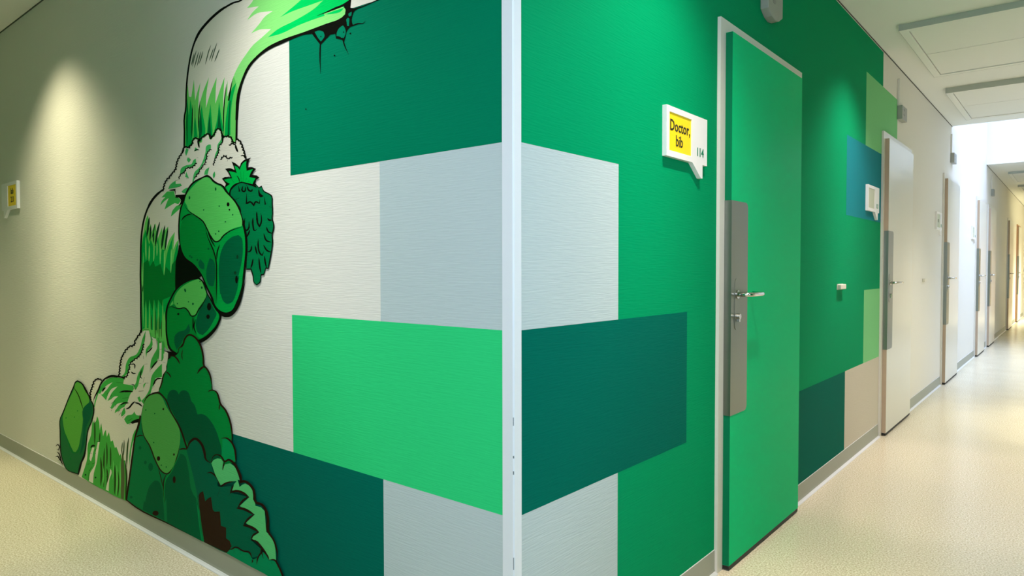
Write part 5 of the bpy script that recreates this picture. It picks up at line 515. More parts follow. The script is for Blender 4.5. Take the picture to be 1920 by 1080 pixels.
('S','black',[21087,8350,21041,8304,21189,8325,21126,8284,21256,8294,21156,8269,21290,8260,21166,8259,21288,8226,21165,8248,21251,8194,21148,8232,21198,8188,21074,8190,21244,8191,21182,8150,21303,8164,21203,8139,21333,8134,21210,8133,21332,8104,21210,8126,21300,8075,21199,8115,21243,8078,21126,8067,21307,8078,21262,8032,21386,8050,21298,8018,21431,8017,21312,8008,21442,7981,21316,7996,21419,7946,21303,7978,21371,7934,21252,7926,21405,7947,21382,7896,21479,7928,21410,7889,21529,7902,21421,7883,21552,7871,21425,7877,21546,7838,21424,7864,21501,7832,21399,7808,21541,7843,21535,7790,21623,7827,21568,7783,21682,7802,21582,7777,21715,7770,21590,7769,21720,7735,21593,7753,21681,7723,21589,7694,21708,7739,21727,7684,21792,7730,21760,7680,21858,7710,21776,7675,21904,7681,21786,7669,21925,7644,21795,7655,21879,7629,21817,7587,21932,7648,21972,7593,22036,7643,22024,7589,22122,7623,22055,7583,22188,7591,22079,7571,22228,7550,22101,7547,22223,7523,22134,7491,22228,7539,22257,7483,22299,7533,22277,7481,22360,7517,22283,7480,22404,7493,22288,7477,22427,7458,22295,7473,22380,7455,22302,7418,22443,7460,22442,7406,22536,7443,22483,7397,22604,7416,22503,7389,22643,7382,22514,7379,22650,7338,22520,7365,22597,7330,22481,7314,22684,7317,22622,7274,22766,7281,22663,7255,22809,7242,22678,7241,22811,7204,22679,7227,22774,7168,22657,7206,22726,7153,22592,7166,22750,7165,22681,7124,22800,7141,22691,7119,22825,7115,22692,7118,22822,7089,22692,7117,22787,7065,22692,7114,22728,7082,22608,7069,22816,7068,22753,7026,22900,7031,22795,7006,22943,6992,22811,6992,22944,6952,22811,6977,22904,6916,22790,6957,22835,6906,22704,6907,22901,6907,22848,6862,22982,6875,22885,6847,23028,6840,22899,6836,23037,6804,22902,6824,23011,6770,22886,6805,22969,6756,22839,6755,22973,6780,22970,6724,23043,6765,22988,6720,23096,6743,22992,6719,23127,6716,22995,6716,23132,6687,22997,6707,23071,6685,23021,6638,23116,6704,23171,6647,23218,6702,23220,6645,23307,6684,23249,6640,23379,6654,23273,6630,23425,6618,23304,6603,23463,6586,23342,6571]),
('S','black',[20260,8254,20242,8249,20397,8204,20312,8179,20509,8147,20408,8115,20618,8091,20524,8055,20717,8049,20632,8008,20813,8001,20754,7971,20901,7947,20886,7939]),
('S','black',[19753,7718,19734,7712,19904,7661,19823,7635,20041,7598,19928,7564,20160,7527,20043,7496,20287,7445,20165,7417,20396,7359,20296,7338,20478,7268,20455,7263]),
('S','black',[21095,7438,21097,7448,20774,7479,20775,7488]),
('S','black',[21396,7161,21375,7160,21536,7045,21417,7040,21631,6921,21505,6928,21599,6814,21478,6841,21521,6786,21448,6822,21440,6774,21398,6797,21362,6762,21346,6771]),
('S','black',[19365,6994,19364,6983,19533,6988,19531,6948,19711,6977,19691,6918,19900,6933,19820,6890,20107,6819,19986,6798,20218,6683,20098,6675,20282,6549,20258,6547]),
('S','black',[21215,7807,21189,7810,21193,7651,21168,7654]),
('S','black',[22548,6966,22531,6976,22502,6927,22424,6968,22430,6897,22344,6953,22321,6883,22276,6943,22202,6890,22204,6948,22099,6913,22112,6955,22006,6944,22010,6954]),
('S','black',[22572,7288,22578,7297,22430,7301,22451,7336,22303,7318,22309,7372,22225,7322,22143,7372,22173,7286,22045,7307,22184,7210,22070,7216,22156,7129,22133,7130]),
('S','black',[21690,6508,21695,6518,21453,6553,21458,6563]),
('S','black',[21083,6600,21082,6611,20716,6639,20715,6650]),
('S','black',[21752,6157,21755,6175,21234,6236,21237,6254]),
('S','black',[23678,7199,23685,7207,23421,7254,23428,7263]),
('S','black',[19655,7717,19658,7728,19267,7769,19269,7780]),
('S','black',[19274,7694,19268,7703,19021,7678,19014,7687]),
('S','black',[19551,8202,19554,8212,19250,8243,19253,8253]),
('S','black',[19509,8550,19485,8556,19426,8479,19402,8486]),
('S','black',[20143,8659,20151,8668,19878,8714,19885,8724]),
('S','black',[21129,8969,21129,8980,20581,9000,20581,9010]),
('S','black',[20968,8710,20943,8710,21071,8429,21045,8429]),
('S','black',[20080,6663,20097,6665,19943,6793,19961,6795]),
('S','black',[20356,6439,20370,6443,20085,6585,20098,6589]),
('S','black',[21128,6870,21108,6870,21277,6617,21257,6617]),
('S','black',[19695,8158,19673,8160,19709,7776,19687,7777]),
('S','black',[20520,7319,20499,7321,20525,7163,20505,7165]),
('S','black',[21327,8968,21283,8914,21421,8949,21357,8900,21488,8921,21380,8889,21525,8889,21387,8883,21527,8856,21388,8877,21496,8825,21376,8864,21445,8823,21312,8813,21487,8833,21443,8779,21563,8810,21470,8771,21609,8780,21479,8765,21624,8747,21481,8759,21606,8713,21475,8745,21539,8709,21434,8676,21610,8722,21610,8662,21720,8705,21664,8653,21800,8675,21692,8643,21847,8636,21709,8629,21859,8590,21715,8602,21834,8564,21709,8544,21844,8582,21836,8522,21917,8568,21853,8518,21970,8547,21857,8517,22000,8519,21859,8515,21997,8479,21867,8515,21937,8488,21817,8463,22035,8473,21968,8424,22125,8435,22012,8405,22171,8394,22029,8390,22172,8351,22030,8374,22133,8312,22004,8350,22079,8293,21934,8300,22100,8312,22051,8259,22165,8290,22066,8253,22205,8263,22069,8251,22215,8234,22070,8249,22201,8209,22062,8237,22149,8212,22059,8171,22147,8235,22206,8175,22232,8236,22235,8175,22309,8223,22248,8173,22371,8199,22258,8168,22414,8163,22273,8158,22374,8145,22342,8088,22408,8172,22488,8114,22511,8179,22537,8117,22607,8170,22568,8114,22692,8145,22594,8106,22761,8104,22628,8087,22763,8079,22676,8036,22798,8087,22800,8025,22881,8074,22824,8021,22944,8051,22832,8018,22981,8021,22837,8014,22989,7981,22843,8008,22923,7980,22822,7943,23016,7983,23000,7923,23131,7958,23057,7909,23210,7922,23086,7897,23251,7879,23101,7881,23250,7831,23100,7854,23204,7807,23071,7788,23248,7821,23232,7760,23342,7800,23268,7752,23409,7771,23284,7745,23443,7735,23292,7737,23443,7695,23292,7720,23406,7683,23270,7667,23429,7696,23397,7638,23503,7676,23415,7632,23553,7650,23419,7630,23575,7619,23421,7628,23563,7584,23422,7623,23512,7591,23378,7572,23572,7589,23514,7537,23653,7560,23544,7525,23701,7526,23554,7518,23711,7489,23556,7510,23681,7453,23548,7497,23625,7452,23476,7449,23685,7450,23606,7403,23758,7415,23633,7390,23794,7379,23641,7382,23790,7344,23640,7374,23747,7311,23625,7361,23687,7313,23534,7316,23748,7311,23664,7266,23820,7276,23691,7252,23853,7239,23699,7244,23847,7204,23698,7236,23800,7171,23683,7224,23729,7177,23578,7177,23812,7167,23728,7122,23894,7126,23765,7103,23933,7084,23778,7089,23925,7044,23775,7076,23875,7008,23749,7058,23812,7001,23656,7015,23858,7006,23769,6963,23920,6973,23787,6953,23947,6940,23791,6948,23939,6908,23790,6943,23893,6880,23779,6935,23840,6889,23685,6896,23898,6885,23804,6844,23962,6848,23827,6830,23989,6812,23833,6822,23977,6778,23830,6815,23924,6749,23815,6805,23856,6758,23702,6765,23935,6746,23840,6706,24009,6703,23872,6686,24038,6661,23881,6673,24023,6623,23876,6662,23973,6595,23839,6642,23929,6571,23796,6618])]),
('waterfall', 'pale green cascade spreading down to the skirting board', [
('F','white',[27444,4533,27426,4626,27403,4719,27366,4814,27307,4909,27246,4978,27172,5046,27094,5114,27020,5182,26918,5283,26819,5384,26719,5484,26614,5584,26495,5695,26375,5806,26245,5915,26100,6021,25973,6107,25841,6193,25695,6274,25527,6347,25357,6405,25174,6456,24986,6500,24794,6535,24580,6561,24367,6574,24156,6581,23949,6586,23793,6589,23639,6591,23486,6591,23335,6592,23345,6343,23078,6362,22803,6389,22552,6399,22353,6368,22292,6338,22245,6303,22206,6264,22165,6227,22047,6101,21957,5968,21865,5836,21740,5714,21647,5659,21542,5608,21444,5555,21373,5495,21323,5370,21344,5233,21415,5088,21519,4944,21622,4844,21753,4746,21886,4646,21998,4545,22108,4390,22175,4236,22223,4082,22280,3927,22380,3703,22481,3478,22577,3253,22664,3028,22737,2806,22801,2584,22861,2362,22920,2140,23003,1825,23083,1510,23161,1194,23240,876,23636,859,24041,840,24449,822,24861,810,25475,802,26093,804,26721,811,27364,819,27882,825,28409,832,28945,839,29492,847,29476,876,29461,905,29445,934,29429,963,29326,1119,29204,1277,29074,1435,28947,1591,28798,1772,28643,1952,28498,2130,28381,2305,28306,2469,28257,2630,28216,2790,28164,2950,28114,3091,28066,3231,28006,3371,27920,3514,27800,3643,27652,3773,27512,3901,27416,4028,27387,4158,27409,4282,27441,4406]),
('F','fgreen2',[27206,4564,27175,4658,27146,4751,27113,4844,27071,4938,27011,5044,26942,5149,26864,5254,26779,5359,26675,5477,26563,5594,26439,5710,26298,5825,26149,5936,25990,6047,25812,6151,25606,6247,25417,6316,25217,6377,25009,6431,24797,6478,24428,6531,24059,6553,23694,6563,23335,6579,23447,6319,22289,6362,22285,6318,22278,6274,22278,6230,22296,6185,22357,6127,22447,6071,22546,6015,22630,5958,22702,5890,22761,5822,22816,5753,22872,5684,22913,5631,22950,5577,22992,5524,23047,5471,23112,5427,23189,5385,23264,5343,23322,5299,23345,5215,23294,5136,23243,5058,23269,4975,23349,4916,23455,4861,23572,4807,23685,4752,23720,4774,23751,4798,23759,4866,23697,4944,23608,5026,23533,5105,23655,5077,23777,5048,23899,5019,24019,4986,24146,4944,24270,4899,24392,4853,24516,4807,24467,4885,24423,4964,24370,5042,24291,5118,24171,5197,24026,5271,23872,5342,23725,5414,24865,4959,25150,5036,24843,5445,25431,5259,25573,5308,25714,5357,25859,5405,26015,5449,26123,5474,26235,5497,26349,5520,26463,5543,26546,5445,26630,5347,26712,5249,26789,5151,26854,5055,26913,4958,26972,4861,27040,4764,27080,4714,27122,4664,27164,4614]),
('F','white',[26314,5487,26201,5570,26091,5654,25976,5737,25848,5816,25743,5875,25632,5932,25517,5987,25395,6039,25229,6100,25053,6155,24875,6208,24699,6261,24782,6216,24866,6171,24949,6125,25030,6079,25124,6019,25214,5958,25305,5897,25404,5837,25477,5799,25553,5762,25630,5725,25706,5688,25777,5644,25844,5598,25917,5555,26011,5522,26084,5508,26160,5500,26237,5494]),
('F','white',[25540,5289,25459,5390,25384,5491,25299,5591,25193,5689,25112,5752,25027,5815,24932,5875,24821,5931,24658,5990,24477,6038,24290,6082,24108,6128,24197,6082,24288,6036,24378,5989,24466,5942,24561,5891,24655,5839,24746,5786,24830,5731,24914,5667,24986,5601,25055,5534,25130,5468,25194,5417,25260,5366,25327,5315,25394,5264]),
('F','white',[25150,5036,25106,5131,25072,5225,25018,5318,24917,5408,24825,5463,24722,5516,24607,5563,24481,5602,24378,5624,24271,5639,24164,5652,24058,5666,24149,5625,24241,5583,24331,5541,24415,5497,24521,5432,24616,5365,24702,5295,24782,5226,24832,5177,24879,5129,24924,5080,24970,5031]),
('F','white',[24869,4873,24782,4943,24698,5014,24607,5082,24501,5148,24419,5190,24332,5232,24241,5270,24144,5306,23994,5348,23836,5380,23676,5409,23519,5440,23625,5400,23733,5361,23839,5320,23937,5276,24036,5218,24121,5157,24203,5094,24295,5034,24364,4995,24437,4958,24510,4920,24584,4883]),
('F','white',[24163,4854,24078,4916,23996,4979,23909,5040,23807,5097,23679,5152,23540,5200,23396,5246,23255,5293,23326,5247,23400,5200,23470,5153,23533,5105,23598,5043,23651,4981,23698,4918,23749,4854]),
('F','white',[23551,4687,23458,4740,23362,4792,23274,4845,23205,4901,23169,4966,23170,5030,23168,5094,23127,5159,23035,5221,22917,5279,22786,5332,22654,5384,22526,5431,22394,5474,22260,5516,22128,5559,21560,5497,21639,5087,21770,5071,21906,5051,22035,5038,22149,5044,22211,5064,22256,5092,22295,5124,22338,5154,22520,5090,22705,5026,22890,4960,23071,4891,23192,4842,23312,4791,23431,4739]),
('F','fgreen2',[23416,4678,23333,4733,23254,4789,23169,4842,23071,4891,22907,4940,22722,4974,22546,5009,22406,5064,22365,5094,22332,5126,22303,5158,22272,5190,22215,5154,22163,5116,22102,5083,22020,5062,21918,5059,21805,5069,21689,5084,21576,5096,21582,4935,21726,4911,21872,4889,22017,4862,22158,4828,22297,4774,22422,4710,22546,4645,22687,4590,22784,4562,22884,4537,22986,4514,23088,4490,23138,4514,23189,4537,23239,4561,23285,4586,23320,4608,23352,4631,23384,4655]),
('F','black',[22718,4626,22598,4676,22478,4726,22353,4773,22247,4807,22138,4838,22028,4867,21879,4902,21730,4932,21581,4962,21683,4774,21799,4754,21917,4733,22034,4710,22187,4674,22338,4632,22491,4591]),
('S','black',[23907,5864,23915,5877,23690,5891,23718,5938,23480,5923,23516,5995,23286,5959,23299,6035,22984,5996,22975,6074,22678,6025,22662,6093,22366,6076,22363,6090]),
('S','black',[23294,5943,23295,5957,22365,6063,22365,6076]),
('S','black',[24241,6299,24238,6310,23414,6353,23410,6364]),
('S','black',[23577,5615,23581,5627,22901,5734,22905,5746]),
('S','black',[23790,5275,23808,5283,23628,5318,23699,5351,23487,5364,23570,5414,23362,5404,23405,5465,23205,5432,23208,5500,23031,5455,23020,5512,22848,5495,22845,5508]),
('S','black',[25988,5652,26021,5655,25854,5704,26011,5719,25773,5758,25948,5781,25695,5807,25851,5842,25635,5835,25768,5882,25583,5874,25666,5907,25536,5917,25558,5926]),
('S','black',[25462,5581,25487,5589,25164,5722,25189,5729]),
('S','black',[25230,5380,25256,5385,24822,5629,24848,5634]),
('S','black',[24915,5203,24936,5212,24408,5413,24429,5422]),
('S','black',[24454,5122,24480,5126,24236,5277,24263,5280]),
('S','black',[24930,4862,24953,4866,24819,4933,24842,4937]),
('S','black',[24114,4898,24139,4905,23831,5047,23855,5054]),
('S','black',[24016,4772,24039,4777,23699,4954,23721,4960]),
('S','black',[23608,4703,23629,4708,23330,4866,23350,4871]),
('S','black',[22940,4657,22956,4666,22473,4832,22488,4841]),
('S','black',[22882,4474,22896,4482,22548,4605,22562,4612]),
('S','black',[22133,5671,22114,5663,22236,5641,22188,5618,22340,5610,22260,5575,22447,5571,22325,5536,22613,5475,22471,5446,22751,5379,22615,5347,22910,5299,22802,5253,22991,5265,22937,5217,23093,5225,23063,5193,23198,5183,23187,5172]),
('S','black',[22194,5598,22187,5612,22054,5580,22022,5637,21913,5575,21860,5649,21785,5571,21704,5643,21664,5550,21557,5619,21536,5527,21446,5579,21382,5515,21361,5527]),
('S','black',[22295,6220,22293,6232,21910,6250,21907,6261]),
('F','sgreen',[27580,3284,27511,3454,27476,3620,27428,3787,27384,3887,27335,3986,27287,4086,27106,3953,27040,3988,26973,4024,26914,4060,26814,4160,26769,4261,26724,4362,26673,4330,26622,4298,26576,4265,26456,4092,26428,3897,26399,3703,26198,4103,26163,3998,26128,3893,26093,3788,26058,3683,26023,3578,25988,3473,25929,3554,25871,3635,25797,3716,25743,3764,25683,3811,25623,3858,25511,3528,25255,3798,25216,3728,25177,3657,25139,3587,25103,3516,25068,3445,25033,3374,24779,3472,24739,3409,24698,3346,24655,3284,24620,3239,24584,3194,24547,3150,24356,3220,24302,3166,24248,3112,24196,3059,24135,2994,24077,2929,24019,2864,23847,3006,23757,2537,23522,2728,23340,2761,23240,876,23773,850,24318,822,24861,810,25086,812,25310,817,25537,821,26132,821,26746,815,27364,819,27899,836,28436,859,28984,884,28864,1030,28744,1176,28629,1322,28454,1543,28289,1763,28159,1978,28097,2246,28093,2505,28011,2773,27875,2944,27712,3115]),
('F','fgreen2',[22310,4247,22201,4338,22078,4427,21957,4516,21998,4401,22040,4287,22098,4171,22208,4033,22340,3893,22460,3753,22623,3452,22719,3155,22802,2857,22878,2600,22944,2343,23011,2085,22979,2410,22947,2734,22882,3063,22816,3282,22736,3503,22635,3725,22552,3899,22456,4074]),
('F','white',[26684,3077,26447,3115,26493,2997,26540,2880,26586,2762,26633,2644,26696,2475,26757,2305,26826,2135,26912,1962,27001,1826,27103,1689,27203,1551,27282,1415,27334,1276,27365,1140,27387,1005,27414,869,27977,877,27937,987,27903,1097,27857,1207,27784,1319,27645,1450,27467,1580,27291,1710,27157,1838,27078,1988,27057,2131,27053,2273,27025,2418,26954,2582,26866,2747,26773,2912]),
('F','white',[27430,2688,27145,2724,27203,2632,27263,2541,27321,2449,27372,2358,27388,2315,27398,2271,27416,2228,27455,2184,27511,2145,27580,2108,27655,2072,27727,2035,27741,2078,27756,2120,27768,2163,27771,2208,27730,2323,27640,2444,27529,2567]),
('F','white',[27735,2295,27395,2314,27625,1953,27690,1960,27751,1970,27830,2025,27817,2109,27767,2205]),
('F','white',[25142,2024,25110,2009,25077,1995,25046,1980,25019,1963,24995,1866,25080,1744,25202,1613,25292,1488,25343,1335,25372,1184,25392,1035,25417,884,25751,893,25719,967,25690,1042,25657,1116,25618,1191,25559,1281,25489,1372,25419,1463,25357,1552,25292,1672,25240,1790,25192,1907]),
('F','brownstreak',[23950,1903,23911,2236,23847,2572,23741,2913,23703,3006,23661,3100,23620,3194,23585,3039,23551,2884,23522,2728,23489,2487,23469,2244,23462,1998,23488,1633,23544,1263,23600,891,23921,859,23940,1205,23960,1551]),
('S','streak',[27064,4098,27029,4103,27116,3898,26971,3920,27138,3703,26943,3733,27141,3511,26946,3541,27157,3297,26962,3327,27160,3085,27005,3108,27124,2878,27089,2884]),
('S','streak',[26366,3630,26338,3633,26431,3543,26316,3557,26475,3458,26317,3478,26493,3376,26335,3397,26508,3282,26349,3305,26502,3190,26374,3210,26462,3105,26433,3109]),
('S','streak',[25558,3251,25528,3256,25600,3050,25473,3073,25615,2855,25446,2885,25615,2662,25446,2692,25626,2455,25457,2484,25627,2248,25494,2272,25594,2048,25564,2053]),
('S','streak',[25079,3099,25049,3104,25136,2924,25007,2946,25162,2754,24997,2782,25170,2586,25004,2615,25177,2425,25011,2455,25165,2268,25038,2291,25124,2116,25094,2121]),
('S','streak',[26362,2376,26319,2384,26402,2131,26219,2169,26399,1896,26162,1945,26391,1664,26154,1709,26421,1425,26184,1466,26447,1184,26264,1215,26430,949,26387,957]),
('S','streak',[25852,2932,25816,2938,25964,2590,25809,2615,26040,2253,25838,2286,26081,1919,25879,1955,26104,1589,25901,1627,26093,1265,25936,1296,26044,949,26008,957]),
('S','streak',[24624,2303,24584,2311,24678,2064,24510,2098,24696,1833,24474,1878,24698,1606,24476,1649,24722,1361,24500,1403,24735,1117,24562,1150,24706,881,24666,889]),
('S','streak',[24237,2073,24203,2080,24275,1876,24133,1906,24282,1686,24093,1726,24283,1499,24094,1536,24316,1293,24127,1326,24349,1085,24201,1110,24345,882,24311,888]),
('S','streak',[23403,2749,23367,2757,23393,2502,23261,2532,23367,2260,23171,2304,23334,2022,23138,2062,23359,1661,23163,1697,23423,1290,23255,1321,23435,927,23399,934]),
('S','streak',[23667,3558,23650,3560,23725,3438,23639,3449,23755,3321,23655,3335,23778,3206,23678,3220,23794,3128,23694,3143,23792,3054,23726,3063,23784,2980,23766,2983]),
('S','streak',[23445,3705,23425,3707,23504,3548,23407,3562,23532,3395,23419,3412,23556,3243,23443,3260,23574,3141,23461,3158,23575,3042,23500,3053,23568,2943,23547,2946]),
('S','streak',[22949,3894,22922,3897,23041,3698,22939,3710,23120,3502,22969,3521,23169,3309,23016,3331,23220,3030,23067,3054,23246,2754,23114,2776,23231,2486,23203,2490]),
('S','streak',[25599,1969,25566,1976,25620,1833,25475,1868,25604,1708,25420,1749,25594,1584,25410,1619,25618,1466,25435,1495,25640,1345,25504,1365,25633,1228,25600,1233]),
('S','white',[22965,3488,22940,3492,23003,3212,22901,3231,23021,2940,22883,2965,23029,2670,22890,2695,23053,2360,22914,2385,23073,2049,22962,2070,23064,1744,23039,1748]),
('S','white',[23263,3770,23241,3774,23308,3628,23219,3642,23339,3488,23212,3508,23351,3351,23224,3371,23367,3176,23240,3196,23372,3002,23268,3019,23348,2834,23325,2837]),
('S','lgreen2',[24383,2347,24351,2354,24416,2114,24285,2141,24422,1886,24246,1922,24419,1660,24243,1695,24441,1405,24265,1438,24462,1148,24322,1175,24446,898,24415,904]),
('S','lgreen2',[26088,2034,26062,2039,26098,1848,25985,1873,26078,1670,25937,1700,26071,1491,25930,1518,26099,1331,25958,1354,26127,1169,26024,1185,26136,1009,26111,1013]),
('S','lgreen2',[23967,2648,23941,2653,24008,2341,23894,2363,24019,2039,23875,2067,24028,1738,23884,1766,24055,1457,23911,1485,24074,1178,23966,1199,24071,902,24045,907]),
('S','lgreen2',[24797,2499,24773,2504,24811,2395,24732,2411,24819,2291,24696,2317,24818,2192,24684,2216,24840,1985,24706,2008,24885,1774,24762,1794,24886,1569,24862,1573]),
('S','black',[26837,3084,26837,3099,26374,3158,26374,3173]),
('S','black',[27628,2630,27660,2634,27470,2686,27619,2706,27373,2739,27516,2779,27292,2770,27346,2842,27238,2776,27187,2866,27136,2792,27081,2855,27012,2818,26998,2835]),
('S','black',[26998,2617,27032,2619,26837,2743,26870,2746]),
('S','black',[27820,2314,27819,2327,27498,2370,27497,2383]),
('S','black',[27066,2406,27088,2412,26939,2468,26961,2474]),
('S','black',[27462,1834,27481,1846,27142,1953,27160,1964]),
('S','black',[28111,1695,28127,1708,27838,1786,27853,1798]),
('S','black',[27847,1425,27881,1426,27515,1688,27549,1689]),
('S','black',[25282,2041,25290,2053,24989,2122,24997,2135]),
('S','black',[25690,1520,25713,1528,25439,1638,25462,1646]),
('S','black',[25702,1133,25737,1131,25597,1271,25632,1268]),
('S','black',[28031,906,28072,900,27863,1465,27904,1459]),
('F','blackg',[28302,1131,28338,1089,28423,1059,28507,1057,28540,1085,28503,1126,28418,1157,28335,1159]),
('F','blackg',[26938,1263,26973,1223,27053,1193,27133,1191,27164,1218,27129,1259,27049,1288,26969,1290]),
('S','black',[27498,4115,27327,4102,27581,4050,27409,4037,27666,3985,27491,3974,27746,3916,27563,3912,27851,3807,27662,3809,27937,3698,27743,3705,28014,3590,27818,3599,28105,3455,27908,3467,28185,3320,27985,3336,28253,3185,28050,3206,28312,3012,28107,3038,28348,2843,28143,2871,28389,2674,28183,2701,28426,2546,28220,2572,28465,2417,28260,2443,28517,2288,28312,2311,28564,2184,28360,2206,28618,2081,28417,2098,28693,1979,28498,1986,28796,1882,28611,1879,28923,1779,28738,1776,29041,1670,28845,1678,29140,1540,28935,1558,29212,1414,29005,1435,29289,1290,29083,1309,29384,1163,29181,1178,29487,1033,29284,1048,29591,902,29387,918]),
('S','black',[27334,4976,27509,4992,27224,5059,27399,5076,27115,5141,27289,5158,27007,5225,27184,5240,26854,5352,27031,5365,26708,5478,26886,5491,26563,5603,26740,5615,26400,5749,26577,5761,26240,5892,26412,5908,26056,6029,26218,6052,25883,6140,26035,6169,25698,6246,25834,6283,25487,6338,25596,6387,25266,6410,25344,6469,25027,6470,25079,6535,24783,6517,24804,6587,24513,6548,24503,6622,24240,6563,24211,6637,23966,6571,23930,6645,23728,6575,23683,6649,23492,6573,23444,6647,23257,6572,23209,6645]),
('S','black',[25665,6304,25687,6319,25338,6368,25429,6431,25045,6441,25143,6530,24777,6501,24810,6603,24476,6531,24446,6639,24155,6549,24113,6635,23815,6590,23806,6609]),
('F','white',[26782,6081,26282,6162,26172,6086,26287,5952,26402,5816,26533,5681,26706,5544,26897,5407,27055,5267,27136,5150,27194,5033,27252,4916,27341,4973,27430,5031,27495,5095,27522,5220,27475,5356,27396,5495,27317,5605,27218,5715,27105,5824,27003,5911,26892,5996]),
('S','black',[27326,5018,27403,4942,27432,5021,27535,4947,27466,5030,27624,4969,27476,5038,27665,5002,27474,5048,27658,5045,27449,5070,27604,5092,27355,5133,27546,5110,27466,5163,27581,5091,27477,5167,27642,5110,27477,5167,27668,5137,27477,5168,27656,5171,27475,5172,27601,5210,27364,5235,27553,5201,27489,5265,27617,5195,27511,5274,27684,5222,27515,5280,27706,5257,27510,5287,27682,5297,27492,5300,27611,5342,27356,5363,27546,5343,27471,5405,27617,5341,27490,5418,27673,5374,27492,5426,27682,5414,27484,5435,27642,5456,27453,5451,27556,5499,27312,5504,27493,5503,27381,5555,27550,5501,27389,5566,27578,5537,27387,5571,27565,5575,27379,5576,27511,5612,27353,5587,27420,5646,27198,5633,27373,5639,27255,5687,27428,5637,27261,5698,27450,5674,27259,5703,27432,5712,27251,5708,27373,5748,27224,5717,27280,5779,27045,5771,27227,5767,27144,5824,27302,5767,27160,5840,27346,5806,27159,5851,27341,5849,27146,5861,27288,5892,27111,5877,27187,5933,26938,5928,27114,5932,27010,5989,27183,5942,27019,6008,27207,5987,27013,6020,27182,6032,26994,6031,27112,6073,26947,6047,27000,6109,26802,6076,26937,6110,26781,6135,26967,6121,26772,6145,26936,6161,26767,6148,26876,6193,26760,6150,26793,6215,26743,6153,26685,6226,26618,6151,26680,6210,26530,6203,26674,6231,26509,6211,26597,6263,26500,6213,26510,6282,26492,6213,26421,6286,26479,6214,26329,6270,26404,6180,26358,6252,26255,6212,26294,6275,26214,6216,26182,6288,26196,6215,26090,6283,26183,6210,26024,6261,26165,6190,25993,6231,26140,6165,25969,6206]),
('S','black',[26071,6172,26039,6171,26250,6023,26115,6019,26399,5873,26221,5867,26542,5725,26368,5714,26726,5566,26556,5551,26914,5405,26782,5392,27071,5238,27041,5235]),
('S','black',[27072,5453,27097,5459,26992,5492,27017,5498]),
('S','black',[26978,5750,27007,5745,27012,5835,27041,5830])]),
('boulder', 'slim dark green painted boulder at the left edge of the mural', [
('F','black',[29275,5889,29358,5865,29442,5840,29524,5814,29600,5786,29720,5719,29801,5645,29866,5569,29938,5493,30149,5306,30357,5118,30564,4928,30770,4736,31018,4497,31258,4255,31507,4011,31777,3766,31844,3711,31913,3656,31979,3601,32039,3546,32173,3339,32198,3139,32173,2943,32159,2747,32165,2605,32166,2463,32162,2323,32154,2182,32149,2020,32144,1856,32122,1697,32067,1545,31993,1424,31902,1309,31791,1199,31660,1097,31573,1034,31482,972,31377,917,31247,872,30867,831,30399,849,29902,891,29431,921,29328,1076,29228,1231,29123,1385,29006,1539,28883,1675,28747,1812,28615,1947,28502,2081,28393,2250,28311,2417,28243,2582,28174,2746,28108,2930,28057,3111,27993,3293,27890,3478,27757,3630,27596,3782,27436,3933,27308,4083,27173,4284,27064,4484,27019,4675,27075,4849,27162,4931,27280,5005,27410,5076,27532,5150,27673,5257,27806,5368,27947,5477,28112,5579,28229,5644,28351,5709,28488,5769,28652,5817,28795,5841,28952,5859,29114,5873]),
('F','drock',[29279,5820,29345,5800,29412,5780,29478,5759,29538,5737,29645,5674,29708,5604,29754,5531,29810,5460,30006,5279,30216,5097,30429,4913,30637,4728,30872,4497,31093,4263,31326,4027,31597,3790,31670,3735,31747,3679,31822,3623,31889,3567,32029,3361,32044,3163,32005,2969,31984,2774,31991,2632,31996,2490,31996,2349,31991,2209,31986,2046,31979,1884,31956,1725,31904,1573,31839,1452,31759,1334,31660,1223,31537,1119,31459,1060,31377,1003,31281,951,31161,909,30818,874,30395,895,29946,936,29520,966,29438,1113,29361,1258,29276,1403,29173,1550,29049,1687,28906,1825,28764,1962,28644,2097,28537,2256,28454,2413,28385,2568,28317,2723,28248,2907,28195,3089,28132,3272,28030,3457,27901,3609,27745,3760,27590,3911,27467,4061,27331,4268,27222,4475,27181,4672,27251,4849,27341,4925,27458,4994,27588,5060,27712,5128,27857,5218,28002,5309,28148,5400,28299,5490,28405,5562,28506,5636,28623,5704,28779,5757,28894,5778,29020,5793,29150,5806]),
('F','mossrock',[29280,5796,29346,5775,29414,5754,29480,5733,29540,5709,29643,5641,29694,5568,29726,5492,29774,5418,29964,5235,30187,5052,30420,4867,30640,4680,30867,4470,31086,4258,31298,4043,31498,3828,31536,3786,31572,3745,31626,3631,31628,3521,31601,3415,31569,3310,31525,3182,31461,3058,31379,2938,31282,2822,31146,2695,30986,2576,30812,2461,30635,2349,30495,2264,30351,2181,30205,2100,30060,2018,29734,2065,29665,2114,29596,2162,29529,2211,29467,2260,29311,2419,29208,2575,29132,2731,29054,2885,28946,3086,28851,3285,28769,3482,28701,3677,28654,3822,28612,3965,28583,4107,28572,4246,28575,4303,28582,4359,28590,4416,28598,4472,28486,4502,28373,4531,28263,4562,28162,4597,27938,4713,27795,4845,27724,4980,27713,5106,27786,5212,27939,5300,28126,5382,28300,5467,28405,5541,28503,5619,28619,5690,28780,5743,28895,5762,29021,5775,29151,5785]),
